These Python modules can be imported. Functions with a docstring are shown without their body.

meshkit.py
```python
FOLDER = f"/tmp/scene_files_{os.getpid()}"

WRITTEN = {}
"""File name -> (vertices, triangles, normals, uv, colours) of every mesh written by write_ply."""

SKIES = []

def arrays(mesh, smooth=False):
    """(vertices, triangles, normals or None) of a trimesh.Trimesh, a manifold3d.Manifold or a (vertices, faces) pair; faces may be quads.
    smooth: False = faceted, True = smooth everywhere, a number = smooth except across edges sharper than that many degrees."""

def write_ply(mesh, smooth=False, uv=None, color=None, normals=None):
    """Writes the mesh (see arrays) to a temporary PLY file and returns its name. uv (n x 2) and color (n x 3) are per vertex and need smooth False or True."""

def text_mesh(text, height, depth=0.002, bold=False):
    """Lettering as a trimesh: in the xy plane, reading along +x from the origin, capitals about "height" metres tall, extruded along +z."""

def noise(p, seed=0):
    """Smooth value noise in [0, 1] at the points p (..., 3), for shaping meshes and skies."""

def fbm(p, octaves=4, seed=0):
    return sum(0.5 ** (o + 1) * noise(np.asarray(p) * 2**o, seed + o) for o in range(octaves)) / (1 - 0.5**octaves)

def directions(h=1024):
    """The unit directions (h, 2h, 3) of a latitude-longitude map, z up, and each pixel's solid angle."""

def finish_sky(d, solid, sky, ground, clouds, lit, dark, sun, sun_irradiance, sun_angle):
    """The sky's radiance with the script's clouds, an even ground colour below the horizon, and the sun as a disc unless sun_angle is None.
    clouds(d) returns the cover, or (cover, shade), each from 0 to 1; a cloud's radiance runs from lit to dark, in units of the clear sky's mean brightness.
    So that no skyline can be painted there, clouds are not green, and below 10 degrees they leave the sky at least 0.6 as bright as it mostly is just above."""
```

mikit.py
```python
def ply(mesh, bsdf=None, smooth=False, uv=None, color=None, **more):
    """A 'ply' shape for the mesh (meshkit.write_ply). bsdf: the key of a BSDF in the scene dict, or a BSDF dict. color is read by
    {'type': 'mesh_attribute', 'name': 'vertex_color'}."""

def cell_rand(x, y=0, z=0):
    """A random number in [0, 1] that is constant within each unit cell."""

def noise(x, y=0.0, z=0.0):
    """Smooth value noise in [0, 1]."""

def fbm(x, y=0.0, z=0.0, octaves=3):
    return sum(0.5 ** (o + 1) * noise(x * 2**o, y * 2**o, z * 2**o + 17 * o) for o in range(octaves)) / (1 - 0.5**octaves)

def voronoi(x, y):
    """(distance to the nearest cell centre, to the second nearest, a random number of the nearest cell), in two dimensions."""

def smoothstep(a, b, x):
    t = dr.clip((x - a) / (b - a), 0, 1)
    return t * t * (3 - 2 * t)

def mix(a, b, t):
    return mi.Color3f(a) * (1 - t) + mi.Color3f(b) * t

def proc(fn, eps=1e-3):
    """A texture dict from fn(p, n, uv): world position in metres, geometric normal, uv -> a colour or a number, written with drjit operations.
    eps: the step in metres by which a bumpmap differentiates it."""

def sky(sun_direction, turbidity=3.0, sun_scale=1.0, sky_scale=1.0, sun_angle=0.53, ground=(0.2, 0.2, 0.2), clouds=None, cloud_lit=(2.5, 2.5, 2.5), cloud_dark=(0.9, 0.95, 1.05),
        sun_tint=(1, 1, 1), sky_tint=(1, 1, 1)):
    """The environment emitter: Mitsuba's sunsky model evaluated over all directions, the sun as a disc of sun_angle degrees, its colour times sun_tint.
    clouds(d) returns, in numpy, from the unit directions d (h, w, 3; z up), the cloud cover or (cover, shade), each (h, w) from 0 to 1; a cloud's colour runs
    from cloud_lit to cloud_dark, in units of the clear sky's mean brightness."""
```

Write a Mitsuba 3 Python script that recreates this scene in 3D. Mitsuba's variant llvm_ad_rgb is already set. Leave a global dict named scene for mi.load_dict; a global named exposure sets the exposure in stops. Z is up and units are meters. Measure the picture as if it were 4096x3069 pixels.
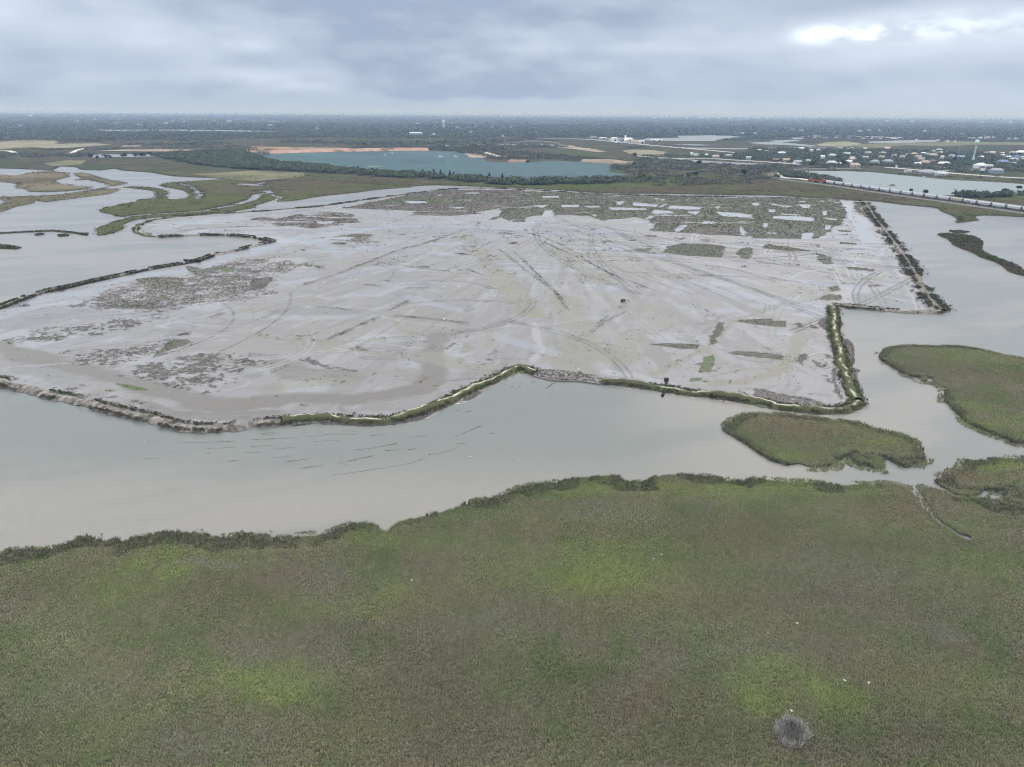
import math, random
import numpy as np, trimesh, shapely, drjit as dr, mitsuba as mi
import mikit, meshkit
from shapely.geometry import Polygon, LineString, Point
from shapely.ops import unary_union
from scipy.spatial import Delaunay, cKDTree
from scipy.special import ndtri
T = mi.ScalarTransform4f
scene, labels = {}, {}
RNG = np.random.default_rng(7); random.seed(7)

# ---------------------------------------------------------------- camera, sky, exposure
H = 80.0
PITCH, ROLL = math.radians(20.3), math.radians(0.34)
scene['camera'] = {'type': 'perspective', 'fov': 70.0, 'fov_axis': 'x', 'near_clip': 0.5, 'far_clip': 60000.0, 'medium': {'type': 'ref', 'id': 'air'},
    'to_world': T().look_at(origin=[0, 0, H], target=[0, math.cos(PITCH) * 100, H - math.sin(PITCH) * 100], up=[-math.sin(ROLL), 0, math.cos(ROLL)])}
exposure = 2.07
def sstep_(a, b, x): t = np.clip((x - a) / (b - a), 0, 1); return t * t * (3 - 2 * t)
def clouds(d):
    az = np.degrees(np.arctan2(d[..., 0], d[..., 1])); el = np.degrees(np.arcsin(d[..., 2]))
    hgt = 1.0 / (np.maximum(d[..., 2], 0) + 0.10)          # a layer seen towards the horizon: features flatten
    q = np.stack([d[..., 0] * hgt * 0.9, d[..., 1] * hgt * 0.9, hgt * 0 + 3], -1)
    n1 = meshkit.fbm(q * 1.1, 5, 3); n2 = meshkit.fbm(q * 2.6 + 11, 5, 9)
    w = meshkit.fbm(np.stack([az * .05, el * .22, az * 0 + 1], -1), 5, 21)
    w2 = meshkit.fbm(np.stack([az * .14, el * .6, az * 0 + 4], -1), 5, 5)
    def band(x, a, b): return np.clip((x - a) / (b - a), 0, 1)
    def bump(a0, sa, e0, se): return np.exp(-((az - a0) / sa) ** 2 - ((el - e0) / se) ** 2)
    az2, el2 = az + 6 * (w - .5) * 2, el + 1.4 * (w2 - .5) * 2
    w3 = meshkit.fbm(np.stack([az * .30 + el * .10, el * .95, az * 0 + 7], -1), 5, 31)
    w4 = meshkit.fbm(np.stack([az * .55 + el * .4, el * 1.5, az * 0 + 9], -1), 5, 41)
    base = .45 + .55 * (n1 - .5) + .2 * (n2 - .5)
    dark = np.exp(-((az + 2.5 * (w - .5) + 8) / 20) ** 2) * band(el + .9 * (w2 - .5) + .5 * (w3 - .5), .85, 1.15) * (1 - band(el2, 7, 12)) * (.72 + 1.5 * (w3 - .5) + .9 * (w2 - .5))
    dark2 = np.exp(-((az2 - 31) / 11) ** 2) * band(el2, 6.3, 7.0) * (1 - band(el2, 9, 14)) * .6
    left = bump(-32, 9, 5.6, 2.0) * .45 + bump(-23, 8, 4.2, 1.2) * .3 + bump(-19, 5, 2.4, .7) * .3
    right = bump(30, 13, 4.9, 1.6) * .75 + bump(26, 5, 4.9, .7) * .3 + bump(6, 9, 4.4, .4) * .25
    spot = (1.0 * bump(20.5, 1.3, 5.0, .5) + 1.1 * bump(24.0, 2.2, 5.0, .45) + .55 * bump(29, 5, 5.2, .7)) * sstep_(.36, .60, .45 * w3 + .55 * w4)
    low = 1 - band(el + .9 * (w2 - .5) + .5 * (w3 - .5), .85, 1.15)
    s = base * (1 - .6 * band(14 - el, 0, 8)) + .30 * band(14 - el, 0, 8)
    s = s + .44 * dark + .35 * dark2 - left - right + .34 * (w2 - .5) + .55 * (w - .5) + .25 * (w3 - .5)
    s = s * (1 - low) + (.50 + .25 * (w3 - .5) - .006 * np.clip(az, -10, 40)) * low
    up = sstep_(8, 24, el); s = np.clip(s, 0, 1); s = (.68 + .34 * s - .60 * np.clip(spot, 0, 1)) * (1 - up) + (.12 + .55 * s) * up
    return np.ones_like(s), np.clip(s, 0, 1)
scene['sky'] = mikit.sky([0.25, 0.6, 0.95], turbidity=4, sun_scale=0.3, sun_angle=14, ground=(.15, .15, .14), clouds=clouds, cloud_lit=(3.15, 3.40, 3.58), cloud_dark=(.80, .98, 1.32))
scene['air'] = {'type': 'homogeneous', 'albedo': {'type': 'rgb', 'value': [.88, .94, .99]}, 'sigma_t': {'type': 'rgb', 'value': [5.0e-5, 6.8e-5, 10.5e-5]}}

MARSH_NEAR = [(-109.8,108.1),(-99.2,116.6),(-96.9,118.4),(-95.6,120.1),(-91.9,119.9),(-88.9,120.8),(-87.3,122.1),(-85.9,122.4),(-85.7,124.6),(-84.1,125.3),(-82.8,124.4),(-81,124),(-79.3,124),(-78.3,124.9),(-76.5,123.1),(-75.9,122.9),(-75.8,124.5),(-74.7,125.6),(-72.7,126.1),(-71.1,127),(-67.6,126.8),(-63.7,126.7),(-61,126),(-58.2,125.1),(-56.3,124),(-55.5,123.8),(-55.2,125.8),(-53.7,126.5),(-51.2,126.3),(-49.1,126.1),(-48.1,124.3),(-45.5,124.8),(-42.1,126),(-38,126.5),(-35.2,128.1),(-33,129.8),(-30.7,131.1),(-27.7,131.1),(-26.3,129),(-24.9,128.5),(-24.7,130.4),(-23.2,132.1),(-20.8,133.4),(-19,133.9),(-15.8,135.2),(-12.8,137.3),(-9.4,138.7),(-5.5,140.9),(-2,141.8),(0.3,144),(3.1,146.3),(6.8,148.1),(10.2,149.4),(14.6,151),(17.6,152.2),(22.1,153.2),(25.2,152.6),(25.7,149.6),(31,149.1),(32.9,151.8),(36.5,153.7),(40.5,153.6),(44.4,152.9),(47.1,152),(49,150.5),(51.9,150.5),(53.6,150.6),(55.7,151.8),(58.9,151.9),(55.4,151.7),(58.8,151.5),(63.8,150.9),(69.3,150.4),(73.1,149.2),(78.9,149.3),(83.1,149.4),(86.9,150),(88.9,149.4),(90.3,147.7),(91.2,146.3),(93.5,147.4),(95.7,148.5),(97.1,146.9),(98.7,144.6),(101.2,143.7),(103.9,143.6),(105.5,143.2),(105.9,142),(106.1,141),(108.3,141.7),(109.6,140.9),(111.4,139.9),(121,135.1)]
CREEK = [(91.4,146.8),(91.2,145.1),(90.4,142),(89.8,138.8),(89.7,135.2),(89.9,132.7),(90.7,130.6),(90.8,128.5),(91.7,127.8)]
MARSH_RIGHT = [(99,151.4),(101.8,153.3),(105.3,155.8),(109.1,157.8),(112.2,161.8),(114.2,161.9),(117.5,162.9),(122,163.7),(124.6,163),(128.3,163.4),(140.9,162.3),(121.4,135.6),(111.7,140.4),(109.9,141.4),(109.2,142.3),(108.2,143.9),(110.9,146.5),(109.1,145.9),(108,146.8),(107,146.8),(105.6,144.7),(104,144.3),(100.4,144.7),(99.3,145.7),(99.4,148.4),(98.8,149.9)]
ISLAND_MID = [(57.2,180.7),(60.5,184.2),(62.2,186.8),(66.8,190.4),(69.1,192.1),(71.9,192.1),(67.6,191.7),(74.4,191.3),(80.8,189.4),(87.1,187.7),(92.2,186.9),(95.1,185.7),(95.7,184),(97.4,183.2),(97.5,181.1),(99.7,179.5),(102.7,177.5),(104.5,175.2),(104.7,172.5),(104.6,169.5),(103.1,166.6),(102.8,165.2),(101.1,163.1),(100.4,164.1),(97.9,164),(94.9,164.7),(92.3,165.7),(91,166.4),(89.1,165.7),(87.9,166.4),(86.8,167.4),(85.2,167.4),(83.8,165.6),(81.7,164.2),(80.1,163.4),(77.8,160),(75.7,159.3),(72.1,159.3),(71.1,160.6),(70.2,161.2),(67.2,160.5),(65.4,161.5),(63.5,163.2),(62.5,166.7),(61.8,169.6),(61.4,171.5),(60.3,174.1),(58.9,177.2)]
ISLETS = [[(85.1,164.9),(86.8,165.3),(88.2,164.3),(90.2,164.6),(91.9,163.6),(90.6,161.5),(90.1,158.9),(88.1,158.2),(86.9,160.1),(85.1,160.1),(84.5,162.1)],[(93.4,164),(96.2,164.4),(98.7,163.7),(98.8,161.7),(97.2,160.3),(95.2,159.9),(94,161.6)],[(131.6,222.3),(133.5,223.5),(133.6,221.2),(131.4,220.3)],[(323,546.7),(332.8,550.2),(336.7,544.3),(329.1,537.4),(321.1,537.7)],[(-327.5,503.9),(-327.7,507.7),(-324.2,509),(-320.3,502.5),(-323.6,499.7)],[(-309.9,500.8),(-309.4,505.7),(-304.6,504.8),(-300.3,497.9),(-303.3,495.2)],[(-341.2,465.2),(-323.4,462.1),(-317.6,460.5),(-310.7,457.1),(-303.4,452.8),(-303.3,446.7),(-309.6,448.2),(-331.9,451.8)],[(-382.7,512.8),(-354.9,510),(-342.3,517.3),(-328,522.6),(-315.7,519.6),(-301.1,512.2),(-293.5,510.2),(-289.2,500),(-302.6,508.8),(-316.8,515.5),(-325.3,518),(-339.5,512.8),(-352.7,506.7),(-378.8,507.3)]]
ISLAND_EAST = [(131.3,247.5),(134,251.2),(139.1,255.7),(146.8,258.5),(153.6,257.5),(158.3,256.9),(165.7,257),(168,254.8),(172.1,252.7),(174.8,248.4),(177,245.6),(179.3,243.6),(194.3,235.2),(150,174.7),(133.8,174.1),(131.9,173.3),(130.8,173.6),(131.4,175.6),(129.7,177.5),(128.2,181.6),(127.1,185.3),(127.1,188.4),(127.8,193.8),(128.5,197.5),(129.3,202.9),(131,205.3),(134.3,210.6),(137.2,214.4),(135.2,215),(134.7,218.3),(135.5,221.2),(138.8,223.6),(135,224.1),(131,225),(129.6,227.1),(129.5,232.7),(129.1,237.9),(129.3,243.3)]
ISLAND_FAR_EAST = [(305.5,531.2),(311.8,535.6),(322.3,531.9),(326.3,523.6),(321.8,507.1),(315.6,494),(301.1,471.9),(294.8,458.2),(292.4,445.4),(289.8,429.4),(289,418),(284,403.7),(273.3,360),(261.9,343.7),(271.9,385.2),(272,391.6),(272.6,399.9),(278.7,414.1),(282.3,429.1),(282.1,441),(286.9,457.9),(289,473.8),(292.9,490.7),(300.6,508.9),(301.6,517.1),(303.9,528.3)]
WEST_ISLANDS = [[(-750.7,987.6),(-673.7,993.8),(-640.6,980.1),(-658.7,1038.2),(-643.1,1057.9),(-601.1,1020.9),(-565.2,962.4),(-549.8,900.3),(-520.2,869.7),(-493.9,848.3),(-467.3,835.4),(-461.3,814.4),(-468.4,793.7),(-481.2,779.9),(-506.1,784.8),(-524,810.4),(-546.1,822.9),(-561.5,851.3),(-580,873.4),(-591.9,880.6),(-604,888),(-673.5,883)],[(-593.9,1021.5),(-589.3,1032.9),(-561.2,1002.9),(-528,965.3),(-485.5,913.5),(-462.7,898.1),(-450.5,879.3),(-448.9,859),(-452.4,846.7),(-470.4,873.1),(-505.7,912),(-525.1,928.2),(-533.5,918.7),(-536.2,945.6),(-569,981.8)],[(-550.6,716.7),(-500.4,730.8),(-478,743.5),(-457.3,756.6),(-450.6,794.8),(-452.6,836.3),(-444,822.6),(-444.6,788.7),(-442.2,808.8),(-432.1,820.5),(-420.8,803.4),(-412.3,759.3),(-423.9,724.1),(-432.3,694),(-451.4,706.3),(-439.8,686.5),(-438.1,657.9),(-431.6,636.1),(-424.5,615.6),(-416.2,534.8),(-465.7,601.7),(-460.8,670.8),(-463.5,685.2),(-484.2,709.8),(-487.8,711.7),(-535.6,696.4)]]
WEST_MARSH = [(-403.5,862.1),(-409.7,888.7),(-402.5,902.4),(-383.2,921),(-353.3,955.7),(-339.8,1020.6),(-302.6,1068.1),(-288.8,1024.7),(-184,918.1),(-121.5,902.4),(-118.6,858.6),(-146.3,830),(-171.8,788.3),(-191.6,762.4),(-207.1,727.2),(-214.4,710.8),(-224.5,707.1),(-227.3,726.1),(-229.3,748.4),(-239.3,759.6),(-247.9,777.3),(-249.8,771),(-241.8,753.5),(-234.3,742.4),(-232,725.8),(-232.4,709.8),(-233.7,679.6),(-233.6,662.7),(-231.5,669.2),(-233.6,646.6),(-240.1,631.7),(-251.5,620.4),(-281.8,595.6),(-294.3,580.4),(-292.1,556.5),(-280.3,525.7),(-278.5,508.6),(-281.5,501.4),(-293.7,519.3),(-302,540),(-304.7,559.2),(-305.9,576.3),(-303.3,590.9),(-308.6,601.6),(-311.6,595.4),(-321.4,601),(-334.2,616),(-346.4,623.6),(-358.8,653),(-354.9,662.3),(-356.5,676.4),(-352.7,696.4),(-360.2,719),(-350.9,726.1),(-344,712.4),(-349.7,734),(-360.3,762.5),(-373.3,786.7),(-389.8,805.4),(-412.4,824.6),(-435.2,834.6),(-427.3,843.9),(-408.4,839.3),(-390,826.1),(-369.9,802.6),(-360.8,787.5),(-346.5,751.4),(-332.2,720.6),(-320.8,719.1),(-319.4,735.7),(-328.9,764.4),(-349.5,801.3),(-367.1,820.6),(-386.9,840.7)]
WEST_CREEKS = [[(-308.6,601.6),(-282.5,620.2),(-262.9,636.1),(-259.6,658.2),(-253.8,672.4),(-252.2,696.9),(-252.3,728.5),(-263.1,768.4),(-258.3,781.1),(-253.2,794.2),(-271.5,806.2),(-256.6,809.9),(-242.6,814.8)],[(-300,885),(-299.2,909.8),(-286.7,928)],[(-317.1,883.8),(-304.9,873.6),(-295,869.6)],[(-390,883.5),(-358.5,842.6),(-319,765),(-307.7,730.8)]]
MAINLAND = [(-1006.6,1091.9),(-745.4,1102.6),(-692.3,1089.7),(-670.3,1077),(-651.1,1071.4),(-687.9,1155.8),(-660.7,1144.6),(-624.6,1093.2),(-587.3,1076.9),(-584.9,1117),(-558.9,1081.8),(-499.4,1047),(-449,991.2),(-402.7,969.1),(-355.9,963.1),(-330,990.5),(-293.6,983.3),(-213.7,915.9),(-118.6,858.6),(-119.3,863.8),(-108.4,880),(-90.1,885.9),(-31.2,869.7),(13.4,857.7),(20.1,850.8),(54.3,835.9),(79.8,813),(102,807.8),(125.4,804.1),(171.7,803),(210.5,799),(236.3,796.8),(276.6,794.2),(296.1,776.6),(329.5,764.5),(348.6,750.9),(365.2,738.7),(364.9,728),(373.1,713.1),(389.3,699.2),(393,687.1),(381.8,666.5),(377.5,644.9),(370.2,624.5),(359.2,601.4),(349.7,588.2),(370.5,601.9),(381.3,608.3),(385.5,621.4),(394,637.6),(410.3,640.8),(419.7,637.2),(432.1,629.8),(469.5,625.3)]
MUD = [(-197,232.3),(-168.8,215.7),(-157.8,210.9),(-152.3,208.3),(-144.1,204.2),(-136.2,200.3),(-131.7,198.8),(-126.3,197),(-120,192.8),(-113.7,190.1),(-107.8,187.5),(-104.5,184.9),(-97.1,181.6),(-91.4,179.2),(-87.2,178),(-82.3,177.3),(-78.9,177),(-74.9,177.8),(-71.6,178.7),(-63.8,180.5),(-62.3,182.2),(-57.6,182.3),(-52.6,184.1),(-50.9,182.4),(-44.7,182.1),(-35.5,181.6),(-29.1,183.6),(-24.4,187.1),(-19.7,192.2),(-16.2,197.4),(-11.4,203.5),(-7.9,208.8),(-7.2,212),(-3.8,215.4),(-0.7,221.2),(1.7,223.7),(4.2,225.5),(8.2,223.8),(11.3,220.3),(16,219.2),(21.5,219.3),(27.6,216.6),(33,213.3),(40.4,211.2),(46,210.3),(49.2,207.1),(54.5,204.1),(57,205.2),(60.3,203.2),(64.5,201.3),(69.5,199.4),(71.7,197),(75.8,195.2),(75.7,195.1),(82.2,193.3),(86.8,191.6),(91.1,190.7),(92.5,191.7),(95.6,193.1),(99.6,195),(103.1,198.9),(105.7,203.9),(107.3,209.1),(109.4,213.4),(110.5,217.9),(112.7,223.7),(116.7,232.4),(114.7,234.9),(118.1,239),(121.8,247.3),(126.8,260.8),(128.2,267.3),(126,268.8),(128.4,273.9),(130,278.3),(136,288.4),(135.6,294.1),(139.5,302.2),(144.5,312.8),(153.3,313),(162.3,309),(171.5,306),(175.8,304.1),(185,306.4),(189.6,310.7),(192.2,322.5),(200.3,339.5),(202.1,347.2),(208.2,361),(213.1,378.7),(220.1,388.4),(222.3,401.7),(228.3,416.1),(240.1,443.6),(245,460.8),(260,494.4),(264.5,515.6),(275.9,544.8),(288.5,577.3),(292.2,591.2),(300.2,606),(307,629.4),(314.7,646),(322.6,672.4),(341.5,721.6),(349.1,741),(344.1,746.2),(325.6,755.1),(291.7,764.6),(243.9,773.5),(230.6,776.8),(179.6,778.6),(122.6,784.9),(100.2,793.6),(78.3,797.3),(59.6,813.1),(26.6,831.4),(-14.9,850),(-16.5,852.8),(-58.5,850),(-84.3,827),(-101.4,799.1),(-110.1,785.8),(-132.3,748.4),(-155,708.9),(-174,671.4),(-199.5,655.5),(-209.9,640.1),(-223.7,633.4),(-232.6,625.4),(-250,616.5),(-269.3,601.5),(-278.5,588.4),(-283.2,577.3),(-281.8,560.2),(-275.2,538.1),(-270.8,526.2),(-262.2,512.1),(-250.7,498.9),(-238.9,491.4),(-229.1,497.6),(-206.7,504.9),(-188,500.3),(-172.9,493),(-160.2,484.3),(-156.3,481),(-160.1,471.1),(-164.9,452.6),(-175.9,431.1),(-177.6,411.7),(-181.5,404.2),(-190.5,393.5),(-196.4,383.3),(-202.8,367.5),(-209.3,353.9),(-213.3,341.9),(-217.3,336.6),(-219.8,326.5),(-219.4,312.6),(-219.1,303.9),(-222.5,286.1),(-226.3,232.4)]
DIKES = [('clay',[(-200.9,237.6),(-172,220.3),(-160,214.2),(-151.1,209.4),(-140.4,204.3),(-131,200.9),(-120.8,195.6),(-109.2,190.2),(-100.1,185.9),(-91.3,181.3),(-83.8,179.3),(-74,179.9),(-69.3,182.9),(-63.3,184.3)],4.2,1),('crest',[(-63,184.8),(-52,187.1),(-41.3,185.3),(-32.8,185.9),(-26.5,190.2),(-18.6,201.3),(-11.8,210.9),(-5.1,220.6),(0.5,229.8),(3,231.1),(5.5,228),(8.3,226.2)],4.2,1.25),('crest',[(28.5,217.7),(37.3,215.6),(46.4,212.4),(53.3,208.8),(60.3,206.3),(67.1,203.8),(77.3,199.5),(76.7,197.9),(86.4,195),(91.1,194.2),(97,196.4),(102.4,201.3)],4.2,1.25),('crest',[(102.7,202.3),(106.4,216.7),(108.8,226.1),(115.7,244.4),(122.7,265.5),(126.2,277.3),(134.9,298),(141.6,314.9)],4.2,1.25),('clay',[(143.2,318.3),(149.2,316.2),(158.8,313.2),(167.7,309.1),(176.9,306.2),(185.1,308.5)],3.6,0.9),('scrubby',[(187.4,310.2),(189.9,322.5),(199.9,349.8),(217.1,391.5),(237.1,443.5),(257.5,499.4),(281.2,563.7),(301.1,621.2),(332.2,701),(346.4,737.6)],3.6,1),('north',[(347.6,743.1),(324.2,751.7),(290.4,761.1),(242.8,769.9),(229.6,773.1),(178.8,774.9),(122,781.2),(99.8,789.8),(77.9,793.5),(59.3,809.1),(26.5,828.6),(-14.9,847.1),(-16.4,848.4),(-58.4,847.1),(-83.9,822.9),(-100.9,795.2),(-109.6,782),(-131.6,743.8),(-154.2,704.8),(-173,667.8),(-198.4,652),(-208.9,636.7),(-222.9,631),(-231.4,622.2),(-248.8,613.4),(-268.1,598.5),(-276.9,584.8),(-281.3,573.2),(-279.3,557),(-273.9,538.1),(-267.6,523.3),(-261.7,513.8),(-251.9,503.1),(-240.7,495.5)],3.6,0.8),('clay',[(-240.3,494.5),(-230.5,500.7),(-207.6,507.1),(-189.2,503.5),(-174.1,496.6),(-162.6,486.7),(-157.1,480.9)],3.6,0.9),('clay',[(-156.8,480),(-160.4,472),(-165.5,454.3),(-176.5,432.7),(-178.3,413.5),(-182.1,405.7),(-191.1,394.8),(-197,384.6),(-203.4,368.7),(-209.9,355),(-213.9,342.9),(-217.7,337.3),(-220.4,327.5),(-219.8,313.3),(-219.7,304.7),(-222.8,286.5),(-227.4,233.7)],3.4,0.9)]
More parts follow.
